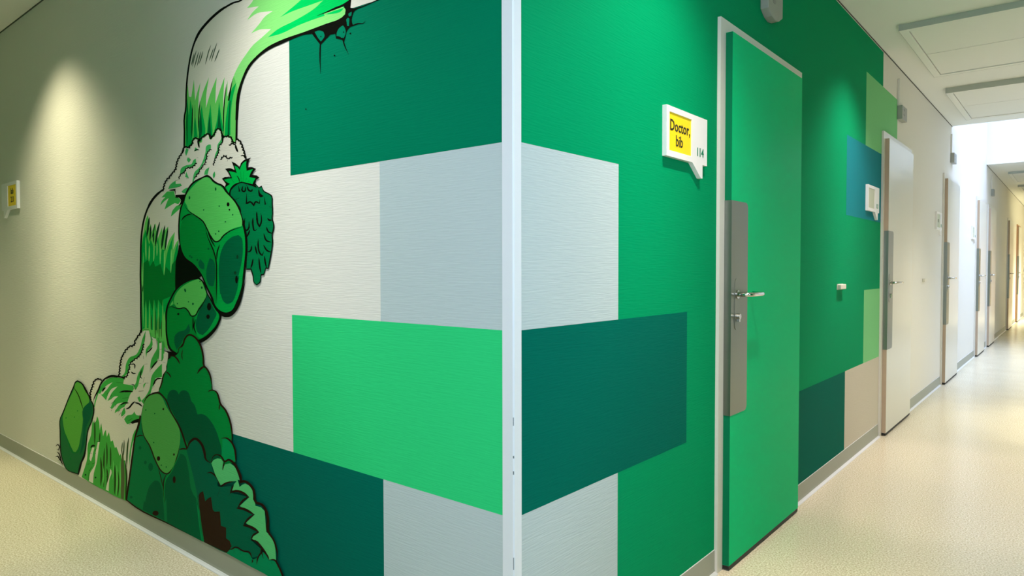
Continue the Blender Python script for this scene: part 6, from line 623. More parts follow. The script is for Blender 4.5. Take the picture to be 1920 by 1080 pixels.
('F','dfacet2',[28533,4526,28376,4625,28191,4718,27989,4808,27784,4894,27723,4919,27662,4943,27601,4968,27540,4992,27477,4927,27410,4864,27352,4798,27316,4729,27310,4629,27339,4523,27392,4415,27455,4307,27610,4124,27824,3939,28044,3753,28214,3566,28305,3360,28332,3160,28357,2960,28439,2754,28507,2649,28584,2544,28671,2438,28770,2331,28860,2245,28960,2159,29062,2072,29164,1986,29051,2225,28935,2464,28827,2701,28739,2935,28681,3140,28636,3342,28601,3542,28573,3742,28604,3937,28679,4130,28690,4326]),
('S','black',[29885,5450,29865,5457,29691,5343,29625,5366,29494,5239,29390,5273,29309,5134,29192,5169,29148,5012,29028,5043,29015,4882,28893,4911,28892,4749,28770,4778,28789,4641,28684,4666,28683,4534,28616,4550,28574,4428,28552,4433]),
('S','dkgreen',[31626,3010,31600,3017,31505,2913,31456,2928,31388,2816,31309,2840,31270,2720,31167,2751,31091,2569,30959,2609,30905,2422,30766,2464,30708,2281,30567,2321,30583,2137,30441,2175,30444,1990,30316,2038,30129,1937,30050,1995,29912,1961,29903,2014,29712,2000,29730,2048,29495,2058,29587,2081,29111,2293,29234,2288,29072,2571,29157,2559,29044,2840,29069,2837]),
('F','dkgreen',[30433,1584,30468,1537,30548,1506,30627,1509,30658,1544,30623,1590,30542,1621,30464,1619]),
('F','dkgreen',[31476,2768,31501,2741,31561,2723,31619,2723,31642,2742,31616,2769,31557,2787,31499,2787]),
('F','dkgreen',[29752,3900,29776,3875,29832,3858,29887,3859,29908,3878,29884,3903,29828,3920,29774,3919]),
('F','dkgreen',[29284,4289,29307,4265,29362,4248,29416,4250,29437,4269,29414,4294,29359,4310,29305,4308]),
('F','dkgreen',[31017,3677,31042,3651,31101,3634,31158,3635,31181,3654,31155,3680,31097,3698,31040,3696]),
('S','black',[32792,1845,32816,1847,32682,1898,32746,1904,32584,1946,32665,1966,32510,1966,32511,2020,32438,1966,32338,2029,32364,1948,32224,2003,32312,1921,32150,1961,32311,1869,32148,1886,32384,1796,32230,1801,32392,1742,32377,1696,32691,1721,32704,1710]),
('S','black',[32686,1565,32668,1576,32584,1542,32524,1580,32482,1521,32380,1580,32396,1505,32253,1560,32289,1441,32129,1485,32245,1350,32093,1385,32144,1269,32114,1276]),
('S','black',[32904,1230,32920,1236,32798,1262,32835,1277,32699,1292,32744,1321,32636,1306,32604,1361,32530,1302,32410,1364,32440,1264,32294,1319,32342,1220,32199,1275,32221,1177,32079,1233,32089,1140,31989,1178,31941,1108,31916,1118]),
('S','black',[32556,1093,32569,1100,32267,1194,32280,1201]),
('S','black',[32132,1467,32103,1474,32155,1327,32000,1361,32118,1198,31956,1239,32006,1088,31852,1137,31907,1053,31785,1102,31789,1031,31714,1063,31669,1011,31645,1021]),
('S','black',[32626,1378,32608,1389,32344,1353,32326,1365])]),
('bush', 'rounded mid green painted bush behind the front boulder', [
('F','bush',[16813,8989,16904,8948,16998,8907,17088,8864,17163,8817,17218,8763,17253,8705,17285,8647,17326,8590,17351,8559,17375,8528,17405,8498,17447,8472,17497,8455,17553,8443,17612,8432,17670,8420,17692,8362,17711,8304,17738,8247,17788,8192,17850,8148,17923,8107,18006,8070,18098,8039,18195,8019,18298,8007,18403,7998,18508,7987,18426,7957,18490,7934,18556,7911,18619,7888,18677,7862,18790,7757,18808,7639,18806,7516,18860,7397,18934,7331,19024,7268,19113,7205,19189,7139,19249,7060,19292,6979,19328,6898,19371,6817,19460,6712,19570,6605,19649,6501,19644,6406,19586,6360,19501,6323,19408,6289,19322,6253,19088,6108,18888,5953,18701,5794,18505,5640,18322,5516,18135,5396,17954,5274,17793,5147,17639,4990,17510,4826,17390,4660,17262,4498,17174,4360,17098,4217,16993,4088,16816,3995,16619,3955,16396,3939,16159,3937,15921,3942,15391,3979,14854,4063,14327,4181,13827,4325,13684,4373,13544,4424,13406,4475,13268,4526,13274,4641,13275,4758,13285,4872,13321,4980,13364,5040,13418,5096,13470,5153,13509,5214,13527,5285,13531,5359,13530,5435,13534,5509,13551,5632,13570,5755,13601,5875,13652,5991,13713,6086,13786,6177,13872,6265,13973,6348,14061,6400,14162,6447,14259,6496,14336,6554,14365,6591,14388,6631,14409,6672,14433,6711,14475,6778,14518,6847,14576,6909,14666,6955,14736,6972,14814,6982,14896,6990,14976,6999,14970,7212,14974,7075,14991,7194,14999,7316,15023,7434,15087,7544,15151,7606,15228,7666,15315,7721,15413,7771,15457,7789,15505,7805,15550,7822,15590,7842,15640,7908,15638,7988,15619,8072,15617,8152,15645,8266,15682,8378,15738,8487,15821,8589,15890,8648,15970,8704,16056,8759,16144,8812,16194,8846,16243,8880,16297,8912,16362,8939,16463,8961,16576,8973,16695,8980]),
('F','bushshade',[19493,6271,18861,6157,18844,6216,18831,6275,18810,6335,18769,6393,18728,6435,18680,6475,18624,6514,18557,6548,18481,6578,18399,6604,18313,6623,18226,6634,18148,6635,18074,6629,18006,6616,17945,6599,17895,6577,17857,6548,17824,6518,17789,6489,17733,6535,17680,6582,17621,6626,17545,6663,17480,6684,17410,6701,17339,6713,17269,6720,17183,6720,17101,6712,17027,6696,16962,6675,16911,6649,16873,6618,16842,6583,16813,6549,16783,6503,16763,6455,16741,6408,16704,6365,16647,6329,16577,6299,16506,6270,16445,6237,16385,6185,16339,6129,16301,6070,16265,6011,16246,5978,16229,5945,16212,5912,16195,5879,16111,5896,16028,5915,15945,5931,15863,5941,15767,5945,15674,5941,15586,5933,15502,5920,15378,5891,15270,5850,15173,5803,15081,5754,14971,5688,14874,5617,14787,5542,14707,5465,14628,5377,14560,5285,14500,5192,14443,5097,14405,5036,14368,4974,14336,4912,14314,4847,14299,4781,14289,4714,14293,4645,14321,4574,14456,4440,14670,4316,14929,4205,15198,4109,15373,4058,15553,4018,15737,3981,15921,3942,16199,4085,16485,4227,16766,4376,17029,4536,17276,4727,17495,4932,17711,5141,17946,5346,18096,5465,18248,5585,18408,5703,18582,5817,18793,5935,19021,6047,19257,6158]),
('F','bush2',[14236,5249,14142,5260,14048,5273,13956,5282,13868,5283,13796,5277,13728,5265,13665,5250,13606,5232,13530,5200,13466,5161,13411,5118,13364,5072,13318,5008,13288,4939,13270,4866,13262,4792,13263,4725,13274,4657,13288,4589,13300,4520,13396,4522,13492,4525,13589,4525,13690,4517,13790,4497,13889,4470,13989,4440,14090,4412,14144,4460,14201,4508,14252,4558,14286,4614,14296,4688,14282,4766,14260,4847,14244,4926,14240,5007,14238,5088,14237,5168]),
('S','brown',[18869,7399,18850,7394,18992,7325,18939,7313,19115,7249,19028,7233,19223,7166,19103,7155,19306,7049,19177,7048,19355,6933,19225,6935,19409,6821,19281,6819,19502,6685,19374,6680,19583,6546,19498,6543,19655,6407,19632,6406]),
('S','brown',[17758,8194,17787,8193,17738,8274,17778,8272,17713,8351,17775,8354,17638,8410,17701,8430,17582,8423,17613,8460,17500,8438,17535,8478,17413,8463,17481,8496,17347,8503,17444,8524,17304,8544,17415,8559,17266,8584,17386,8595,17204,8664,17340,8672,17158,8742,17303,8754,17095,8811,17232,8837,17007,8877,17129,8914,16907,8934,16999,8986,16796,8966,16829,9034,16698,8970,16666,9042,16587,8957,16523,9027,16477,8937,16394,9003,16346,8900,16245,8960,16234,8849,16118,8903,16132,8793,16008,8842,16020,8715,15889,8759,15930,8630,15794,8668,15856,8541,15715,8573,15787,8424,15643,8450,15736,8302,15605,8322,15692,8178,15583,8193,15656,8055,15573,8065,15629,7930,15577,7936,15604,7805,15578,7808]),
('S','brown',[16082,8778,16060,8785,15992,8689,15949,8703,15906,8600,15835,8622,15835,8510,15738,8534,15779,8401,15659,8425,15739,8289,15606,8311,15705,8177,15570,8194,15706,8066,15571,8077,15716,7947,15582,7966,15651,7840,15527,7878,15572,7801,15476,7855,15494,7775,15401,7831,15430,7749,15324,7799,15338,7691,15223,7735,15263,7625,15142,7664,15198,7557,15072,7589,15097,7404,14992,7426,15036,7240,14969,7251,14972,7074,14949,7078]),
('S','brown',[16098,7581,16116,7586,16009,7626,16061,7641,15924,7669,16002,7696,15841,7709,15924,7746,15768,7744,15839,7786,15693,7774,15744,7824,15633,7791,15619,7851,15514,7782,15443,7837,15392,7737,15323,7773,15246,7697,15229,7705]),
('S','brown',[18587,7994,18592,8005,18473,8004,18485,8032,18365,8013,18373,8060,18278,8014,18242,8075,18143,7996,18066,8056,18024,7956,17924,8008,17916,7906,17805,7954,17830,7854,17712,7894,17739,7799,17660,7824,17639,7745,17617,7752]),
('S','brown',[16176,7487,16191,7490,16082,7536,16138,7550,15999,7588,16076,7609,15924,7638,15992,7664,15811,7697,15871,7727,15692,7755,15739,7781,15585,7821,15595,7827]),
('S','brown',[18952,7309,18941,7318,18882,7281,18840,7314,18810,7257,18742,7307,18741,7240,18655,7284,18652,7197,18554,7236,18574,7146,18484,7177,18465,7104,18446,7110]),
('S','brown',[17379,8369,17365,8369,17442,8282,17376,8282,17486,8194,17407,8196,17499,8105,17419,8112,17482,8043,17404,8056,17441,7986,17388,7996,17393,7932,17379,7935]),
('S','brown',[14983,7211,14958,7213,15002,7138,14968,7140,15027,7062,14973,7070,14992,6994,14933,7020,14894,6966,14856,7006,14784,6957,14746,7003,14702,6943,14629,6988,14602,6878,14496,6917,14548,6789,14421,6823,14501,6694,14366,6727,14476,6642,14341,6673,14455,6586,14321,6619,14418,6528,14295,6574,14300,6450,14192,6506,14154,6390,14051,6448,14030,6328,13915,6380,13902,6224,13780,6270,13800,6109,13674,6150,13716,5989,13588,6026,13637,5833,13507,5866,13576,5673,13468,5696,13541,5507,13462,5521,13535,5421,13475,5429,13535,5332,13498,5337,13540,5243,13516,5246]),
('S','brown',[15292,6880,15301,6886,15222,6898,15254,6919,15157,6917,15201,6950,15105,6935,15130,6976,15001,6956,15006,7001,14887,6970,14884,7011,14768,6998,14768,7006]),
('S','brown',[14423,6288,14439,6286,14389,6350,14467,6340,14380,6406,14470,6400,14357,6459,14442,6463,14324,6492,14399,6507,14291,6530,14339,6542,14261,6571,14274,6574]),
('S','brown',[14302,5215,14306,5227,14175,5240,14183,5262,14053,5262,14056,5300,13946,5270,13921,5323,13842,5258,13780,5320,13747,5232,13659,5297,13657,5201,13556,5262,13555,5151,13444,5206,13477,5089,13357,5138,13414,5019,13290,5062,13370,4944,13242,4981,13343,4863,13213,4894,13322,4779,13202,4804,13303,4696,13210,4713,13292,4610,13233,4620,13280,4524,13256,4528])]),
('boulder', 'front green painted boulder with an oval pale face above the skirting', [
('F','brown',[20736,6118,20649,6148,20558,6176,20465,6202,20371,6226,20171,6279,19966,6329,19765,6363,19576,6368,19479,6355,19394,6334,19314,6308,19236,6282,18963,6152,18772,5989,18609,5814,18423,5651,18243,5536,18055,5425,17874,5314,17712,5196,17540,5034,17396,4865,17268,4691,17145,4517,17077,4420,17013,4322,16950,4224,16888,4126,16717,3852,16553,3578,16405,3302,16281,3020,16232,2870,16192,2717,16151,2565,16099,2417,16077,2368,16054,2320,16031,2272,16009,2224,15932,2012,15874,1795,15825,1575,15778,1356,15753,1238,15730,1120,15707,1002,15683,884,16467,871,17281,858,18126,844,19004,831,19789,807,20609,776,21441,760,22256,787,22541,812,22822,842,23104,876,23390,908,23275,1225,23160,1540,23047,1853,22936,2164,22851,2407,22768,2649,22685,2890,22599,3130,22514,3381,22432,3630,22338,3880,22218,4130,22145,4253,22066,4376,21986,4499,21910,4621,21835,4752,21764,4883,21694,5013,21624,5142,21514,5078,21467,5184,21422,5290,21372,5396,21310,5503,21217,5666,21118,5832,20971,5987]),
('F','frock',[20646,6089,20570,6115,20491,6139,20410,6160,20328,6181,20162,6223,19992,6262,19825,6290,19665,6297,19583,6289,19507,6275,19435,6258,19366,6240,19080,6125,18885,5968,18726,5796,18547,5635,18374,5519,18197,5405,18026,5291,17872,5172,17704,5009,17562,4838,17432,4664,17301,4492,17225,4395,17148,4299,17074,4203,17004,4106,16830,3833,16680,3555,16549,3273,16431,2990,16375,2840,16324,2690,16275,2539,16225,2389,16208,2340,16191,2290,16174,2240,16157,2190,16077,1977,15992,1766,15914,1554,15852,1338,15830,1226,15811,1114,15795,1001,15778,888,16539,889,17328,891,18148,891,19002,888,19749,872,20531,845,21326,830,22109,852,22379,873,22646,898,22914,926,23186,953,23072,1268,22959,1581,22846,1893,22736,2203,22652,2445,22569,2685,22486,2925,22402,3165,22330,3392,22263,3618,22184,3844,22076,4071,21981,4218,21871,4365,21763,4511,21672,4656,21609,4784,21558,4911,21512,5038,21464,5164,21373,5097,21326,5203,21282,5309,21232,5415,21171,5521,21086,5672,20998,5826,20865,5970]),
('F','dfacet',[21243,1254,21184,1377,21127,1499,21066,1622,20993,1745,20933,1840,20871,1934,20798,2028,20705,2121,20593,2208,20464,2293,20330,2375,20199,2458,20109,2468,20017,2480,19928,2489,19846,2489,19728,2462,19653,2409,19600,2344,19550,2279,19466,2147,19431,2001,19417,1848,19398,1697,19365,1503,19341,1307,19320,1110,19298,914,19523,908,19751,903,19981,898,20213,893,20527,888,20844,885,21165,882,21490,878,21332,1354]),
('F','dfacet',[19183,1743,19210,1960,19259,2175,19263,2395,19152,2627,19033,2751,18885,2873,18731,2994,18591,3115,18452,3261,18327,3407,18207,3552,18081,3695,17999,3785,17915,3873,17832,3962,17749,4050,17679,4054,17608,4058,17538,4061,17472,4061,17265,4003,17168,3880,17119,3729,17059,3589,16958,3332,16920,3055,16844,2794,16631,2589,16577,2564,16519,2541,16461,2518,16409,2493,16242,2307,16215,2070,16235,1813,16213,1571,16144,1390,16065,1213,15983,1038,15902,864,19044,878,19093,1916]),
('F','frlight',[16406,2565,16353,2415,16299,2266,16247,2117,16201,1967,16166,1796,16143,1622,16113,1450,16059,1287,16001,1182,15934,1082,15862,984,15792,885,16012,871,16063,1045,16115,1219,16166,1394,16213,1571,16268,1817,16316,2065,16360,2315]),
('F','lrock3',[20646,6077,20570,6104,20491,6128,20410,6151,20329,6173,20173,6214,20014,6252,19858,6278,19709,6284,19623,6274,19547,6257,19477,6235,19409,6212,19257,6136,19151,6041,19061,5939,18956,5844,18769,5725,18568,5613,18370,5502,18187,5386,18077,5311,17967,5237,17870,5158,17795,5073,17762,5015,17737,4954,17719,4892,17708,4829,17704,4729,17718,4625,17744,4520,17777,4413,17832,4273,17903,4132,17986,3989,18076,3845,18162,3692,18247,3536,18364,3383,18546,3237,18649,3172,18759,3107,18879,3050,19012,3008,19124,2990,19233,2984,19338,2986,19438,2992,19608,3027,19736,3091,19842,3168,19950,3244,20158,3404,20323,3584,20484,3766,20682,3936,20828,4021,20989,4100,21143,4183,21265,4278,21349,4390,21402,4512,21433,4638,21451,4767,21460,4906,21452,5048,21422,5191,21363,5337,21265,5534,21137,5736,20943,5923]),
('S','brown',[21463,4765,21439,4770,21428,4589,21386,4597,21396,4410,21330,4426,21307,4245,21225,4271,21139,4116,21050,4153,20931,4006,20832,4049,20741,3895,20625,3938,20488,3666,20369,3706,20275,3423,20158,3464,20007,3202,19894,3246,19860,3102,19751,3148,19699,3006,19600,3057,19480,2945,19397,3001,19339,2928,19274,2986,19186,2921,19144,2979,19008,2941,19020,2992,18804,3014,18866,3047,18642,3112,18725,3133,18500,3211,18594,3224,18261,3423,18361,3426,18116,3641,18207,3638,17998,3854,18073,3850,17900,4044,17957,4040,17823,4231,17858,4229,17743,4418,17763,4417]),
('S','brown',[19022,2978,19005,2978,19128,2879,19086,2878,19235,2779,19167,2779,19325,2675,19232,2683,19398,2494,19291,2512,19403,2323,19295,2346,19393,2157,19285,2182,19379,1993,19272,2019,19333,1837,19263,1855,19280,1684,19261,1689]),
('S','brown',[22072,4048,22082,4054,21945,4081,21985,4106,21830,4117,21878,4155,21726,4150,21750,4195,21581,4179,21582,4229,21427,4204,21420,4246,21267,4241,21266,4250]),
('S','brown',[17820,4198,17827,4208,17705,4216,17729,4254,17596,4238,17625,4295,17500,4263,17508,4324,17365,4285,17353,4350,17224,4305,17207,4360,17075,4342,17072,4354]),
('S','brown',[19831,3072,19818,3076,19757,2915,19695,2935,19665,2766,19592,2788,19574,2617,19501,2639,19518,2513,19445,2535,19453,2412,19404,2426,19383,2313,19370,2317]),
('S','bgreen2',[19307,1678,19320,1675,19288,1926,19329,1917,19272,2171,19336,2159,19210,2423,19280,2413,19165,2535,19234,2527,19111,2647,19179,2642,19032,2758,19095,2760,18893,2882,18949,2890,18722,3005,18776,3014,18562,3131,18620,3137,18406,3291,18467,3293,18272,3449,18332,3450,18141,3605,18190,3607,18010,3748,18047,3750,17877,3890,17900,3891,17744,4031,17755,4032]),
('F','brown',[19616,3516,19668,3432,19788,3379,19906,3389,19953,3456,19900,3541,19780,3593,19662,3583]),
('F','brown',[18223,3931,18247,3889,18303,3863,18358,3869,18380,3903,18356,3946,18300,3971,18244,3965]),
('F','brown',[19158,5704,19183,5662,19242,5639,19299,5647,19322,5683,19297,5725,19238,5748,19181,5740]),
('F','brown',[18175,2889,18183,2850,18201,2810,18219,2770,18318,2704,18414,2730,18429,2764,18445,2798,18451,2834,18442,2874,18424,2914,18406,2955,18307,3020,18211,2993,18196,2959,18181,2925]),
('F','brown',[19844,1095,19940,991,20168,904,20395,885,20487,948,20389,1053,20159,1140,19934,1157]),
('F','dfacet',[20339,3017,20354,2969,20384,2920,20415,2870,20590,2782,20762,2805,20790,2844,20818,2883,20829,2926,20814,2974,20783,3024,20752,3074,20576,3161,20405,3137,20378,3098,20350,3059]),
('F','dfacet',[21517,3659,21563,3590,21668,3547,21772,3555,21813,3610,21767,3679,21661,3722,21558,3713]),
('F','dfacet',[20982,3096,21027,3027,21130,2983,21232,2990,21272,3043,21227,3112,21123,3156,21022,3149]),
('F','dfacet',[22580,1207,22625,1149,22732,1107,22837,1104,22879,1143,22833,1201,22726,1244,22621,1246]),
('F','dgreen',[20028,5398,20047,5373,20093,5358,20137,5361,20155,5380,20136,5405,20090,5420,20046,5417]),
('F','dgreen',[20924,5434,20944,5410,20991,5394,21038,5397,21057,5417,21036,5442,20989,5457,20942,5454]),
('F','dgreen',[18985,3268,19003,3243,19047,3226,19090,3227,19107,3245,19088,3270,19045,3287,19002,3286]),
('F','dgreen',[19453,3258,19472,3233,19516,3216,19560,3217,19578,3235,19559,3260,19514,3277,19470,3276]),
('F','dgreen',[20163,4119,20183,4094,20228,4077,20274,4079,20292,4098,20272,4123,20226,4139,20181,4137])]),
('bush', 'dark teal painted bush with a brown hollow', [
('F','teal',[17153,4280,16794,4701,16412,4852,16258,4826,16105,4800,15970,4763,15826,4674,15733,4563,15652,4447,15589,4354,15535,4258,15481,4162,15127,4122,15066,4016,15005,3911,14926,3813,14823,3733,14704,3660,14586,3587,14661,3349,14456,3340,13583,3568,13656,3285,12508,3396,13150,2829,12064,2832,12753,2279,11747,2266,12268,1877,11523,1717,11706,1428,11866,1362,12027,1295,12191,1233,12777,1074,13377,979,13981,915,14572,882,15155,883,15756,883,15869,1322,15984,1763,16120,2199,16246,2529,16385,2857,16538,3183,16731,3549,16941,3913]),
('F','hollow',[16181,2649,16066,2780,15806,2905,15636,2536,15553,2597,15471,2657,15379,2714,15310,2748,15237,2780,15164,2812,15037,2337,14898,2292,14482,2394,14414,1862,14351,1866,14287,1869,14224,1874,14157,1878,14090,1883,14023,1888,14033,1479,13769,1445,13629,1279,13699,1204,13769,1129,13845,1053,13889,1013,13935,973,13981,933,15756,883,15837,1116,15919,1350,15991,1588,16040,1789,16083,1993,16120,2199,16142,2348,16161,2498]),
('S','brown',[17094,4341,17130,4341,16985,4463,17067,4463,16878,4580,17002,4589,16740,4684,16879,4713,16627,4745,16754,4797,16513,4799,16604,4875,16415,4830,16407,4931,16293,4831,16189,4935,16170,4799,16023,4894,16053,4755,15886,4842,15915,4674,15730,4748,15825,4567,15630,4631,15751,4454,15552,4510,15714,4356,15521,4403,15674,4250,15517,4297,15569,4166,15463,4215,15451,4139,15391,4184,15325,4129,15292,4158,15208,4117,15187,4135]),
('S','brown',[15492,3665,15498,3674,15393,3694,15406,3712,15297,3720,15311,3752,15215,3735,15201,3784,15105,3734,15052,3796,15001,3717,14926,3779,14901,3693,14817,3752,14797,3659,14704,3715,14711,3615,14610,3666,14641,3564,14532,3610,14579,3498,14478,3533,14525,3426,14459,3446,14466,3353,14445,3360]),
('S','brown',[14415,3343,14429,3350,14249,3417,14303,3443,14094,3492,14168,3534,13948,3565,14008,3614,13825,3615,13870,3670,13696,3662,13732,3720,13564,3706,13594,3766,13461,3746,13481,3794,13356,3786,13367,3818,13251,3828,13255,3839]),
('S','brown',[14667,2935,14679,2934,14417,3330,14428,3329]),
('S','brown',[13820,3098,13830,3099,13651,3285,13661,3286]),
('S','brown',[15061,4243,15047,4235,15275,4135,15261,4127])]),
('leaf', 'pale green painted lobed leaf with a jagged edge', [
('F','leaf',[15091,4145,14912,4299,14598,4416,14325,4431,14192,4359,14247,4078,14027,4288,13660,4395,13560,4380,13459,4365,13369,4342,13261,4282,13185,4205,13118,4124,13061,4049,13013,3970,12965,3891,13124,3892,12990,3639,12932,3680,12874,3720,12811,3758,12740,3791,12665,3821,12591,3851,12495,3845,12400,3839,12314,3826,12217,3789,12140,3738,12074,3682,11977,3533,11941,3361,11905,3189,11549,3220,11288,3137,11205,2416,11110,2399,11016,2382,10931,2358,10820,2291,10743,2204,10682,2110,10625,1946,10611,1767,10597,1588,11064,1476,11182,1561,11301,1646,11435,1724,11670,1814,11936,1885,12205,1958,11657,2297,12581,2409,11942,2869,13008,2934,12311,3412,12513,3451,12716,3489,12943,3501,13147,3478,13360,3437,13575,3396,13528,3476,13482,3556,13419,3635,13349,3698,13269,3759,13190,3820,13452,3762,13718,3704,13977,3623,14117,3560,14251,3491,14386,3422,14453,3471,14521,3520,14587,3570,14657,3624,14725,3679,14789,3736,14850,3804,14905,3874,14957,3945,15003,4011,15047,4078]),
('S','brown',[15074,4147,15109,4143,15049,4230,15084,4226,15021,4311,15063,4309,14955,4387,15004,4393,14887,4436,14933,4450,14808,4480,14847,4504,14723,4512,14742,4547,14631,4529,14624,4574,14536,4534,14507,4584,14451,4530,14396,4582,14356,4504,14274,4555,14283,4458,14183,4508,14211,4407,14103,4459,14189,4390,14076,4442,14163,4369,14056,4427,14092,4351,14063,4422,13959,4381,14014,4434,13853,4439,13928,4487,13785,4469,13793,4542,13689,4472,13624,4554,13587,4452,13489,4533,13490,4424,13372,4503,13371,4371,13230,4447,13280,4300,13122,4372,13197,4222,13034,4292,13092,4126,12927,4194,13012,4028,12838,4084,12990,3916,12813,3957,12998,3891,12822,3912,13010,3858,12835,3875,12977,3782,12894,3880,12826,3823,12876,3900,12749,3850,12785,3933,12691,3867,12673,3962,12580,3876,12515,3974,12473,3865,12376,3961,12371,3845,12254,3936,12258,3807,12124,3892,12168,3754,12021,3830,12095,3697,11931,3756,12052,3557,11883,3600,12053,3385,11887,3440,11920,3269,11789,3355,11761,3263,11712,3360,11629,3279,11582,3376,11533,3281,11442,3376,11444,3256,11319,3342,11368,3213,11228,3291,11303,3162,11154,3232,11237,3082,11081,3143,11199,2989,11039,3042,11172,2893,11010,2937,11174,2749,11012,2784,11197,2592,11041,2631,11159,2447,11019,2504,11053,2366,10937,2435,10924,2309,10821,2374,10814,2248,10712,2304,10721,2165,10626,2211,10642,2074,10557,2111,10581,1976,10508,2005,10547,1904,10484,1927,10522,1830,10469,1847,10514,1751,10473,1761,10523,1692,10493,1698,10544,1630,10516,1634,10567,1567,10539,1571]),
('S','brown',[14085,4386,14070,4387,14138,4321,14074,4325,14176,4257,14094,4262,14204,4192,14122,4199,14228,4134,14146,4140,14242,4076,14180,4081,14242,4019,14227,4020]),
('S','brown',[13428,3635,13411,3635,13516,3557,13436,3556,13580,3479,13486,3478,13635,3400,13540,3400,13670,3348,13575,3349,13688,3296,13624,3297,13698,3245,13681,3245]),
('S','brown',[12975,3840,12958,3843,12980,3658,12962,3661]),
('S','brown',[13683,3272,13695,3285,13530,3318,13565,3356,13386,3363,13428,3427,13260,3398,13266,3484,13104,3423,13069,3516,12947,3431,12886,3525,12794,3428,12717,3521,12658,3418,12571,3503,12514,3410,12454,3464,12363,3405,12345,3421]),
('S','brown',[12359,3417,12349,3409,12500,3365,12463,3335,12642,3308,12578,3265,12773,3233,12688,3203,12939,3104,12838,3086,13066,2968,12971,2957,13160,2830,13140,2828]),
('S','brown',[13248,2793,13246,2809,13067,2808,13060,2867,12892,2828,12871,2920,12730,2849,12683,2943,12613,2851,12542,2945,12496,2844,12415,2938,12378,2835,12294,2929,12261,2832,12185,2911,12137,2833,12088,2884,12011,2837,11995,2854]),
('S','brown',[12009,2859,11997,2852,12164,2788,12113,2760,12313,2710,12239,2675,12448,2620,12360,2594,12579,2509,12480,2492,12683,2395,12599,2385,12762,2280,12743,2278]),
('S','brown',[12785,2253,12783,2270,12641,2264,12633,2322,12501,2278,12479,2369,12373,2294,12324,2394,12257,2299,12185,2399,12143,2295,12057,2394,12031,2286,11938,2385,11927,2280,11838,2366,11814,2279,11755,2334,11696,2281,11678,2299]),
('S','brown',[11691,2300,11683,2292,11829,2255,11796,2220,11965,2198,11912,2158,12089,2122,12011,2098,12174,2040,12076,2034,12220,1961,12142,1961,12246,1885,12228,1885]),
('S','brown',[12270,1860,12265,1875,12159,1871,12149,1902,12052,1880,12030,1930,11961,1880,11906,1947,11845,1857,11750,1937,11738,1820,11631,1896,11634,1776,11525,1851,11532,1732,11420,1806,11438,1683,11323,1755,11349,1632,11232,1702,11251,1579,11151,1637,11150,1528,11086,1564,11046,1478,11024,1490])]),
('bush', 'low bright teal painted shrub at the foot of the pale leaf', [
('F','rim',[14015,913,13939,979,13864,1044,13777,1105,13704,1146,13626,1184,13545,1217,13458,1246,13370,1269,13284,1285,13184,1290,13092,1282,12997,1278,12851,1293,12701,1315,12557,1329,12462,1330,12371,1326,12280,1322,12131,1184,12039,1230,11946,1276,11857,1323,11795,1360,11734,1398,11676,1436,11581,1507,11494,1580,11407,1652,11328,1626,11250,1600,11177,1571,11117,1541,11062,1509,11006,1476,10637,1546,10571,1508,10506,1469,10445,1429,10364,1361,10294,1288,10228,1212,10163,1129,10102,1044,10042,959,10625,787,10772,818,10921,849,11076,874,11446,897,11849,893,12260,889,12828,897,13412,905]),
('S','brown',[13843,1100,13844,1109,13752,1120,13755,1143,13659,1140,13669,1176,13560,1173,13596,1209,13481,1218,13541,1244,13421,1260,13477,1288,13371,1287,13390,1333,13278,1311,13259,1367,13181,1319,13138,1377,13087,1316,13032,1373,13017,1312,12964,1354,12948,1301,12912,1327,12877,1290,12864,1300]),
('S','brown',[13065,1339,13054,1350,12973,1319,12939,1354,12877,1300,12829,1356,12761,1297,12727,1360,12622,1323,12611,1382,12496,1355,12476,1415,12402,1364,12339,1426,12331,1334,12237,1385,12270,1281,12205,1311,12200,1229,12182,1237]),
('S','brown',[13453,1258,13440,1261,13459,1055,13445,1059]),
('S','brown',[13004,1276,12990,1280,13007,1143,12994,1147]),
('S','brown',[12198,1163,12186,1172,12190,1133,12123,1175,12175,1120,12090,1151,12181,1108,12102,1112,12198,1084,12139,1079,12201,1054,12189,1053]),
('S','brown',[12130,1197,12132,1204,11857,1288,11859,1294]),
('S','brown',[11854,1082,11871,1079,11821,1161,11869,1151,11790,1237,11866,1224,11754,1311,11842,1304,11681,1416,11763,1418,11584,1524,11662,1530,11563,1613,11486,1661,11420,1409,11404,1416]),
('S','brown',[11605,1518,11626,1515,11483,1750,11560,1779,11416,1663,11397,1673]),
('S','brown',[11412,1663,11401,1673,11358,1636,11315,1676,11301,1615,11233,1674,11244,1600,11165,1654,11180,1562,11092,1611,11125,1515,11046,1555,11043,1480,11027,1488]),
('S','brown',[11062,1455,11066,1465,10944,1492,10951,1514,10831,1527,10833,1564,10740,1543,10702,1597,10641,1520,10557,1582,10568,1464,10467,1521,10495,1400,10394,1457,10414,1334,10311,1390,10345,1262,10240,1315,10281,1186,10176,1238,10209,1097,10114,1142,10132,1010,10072,1038,10053,924,10033,933]),
('S','brown',[10897,1458,10888,1462,10842,1379,10833,1384])])]
lay = 0
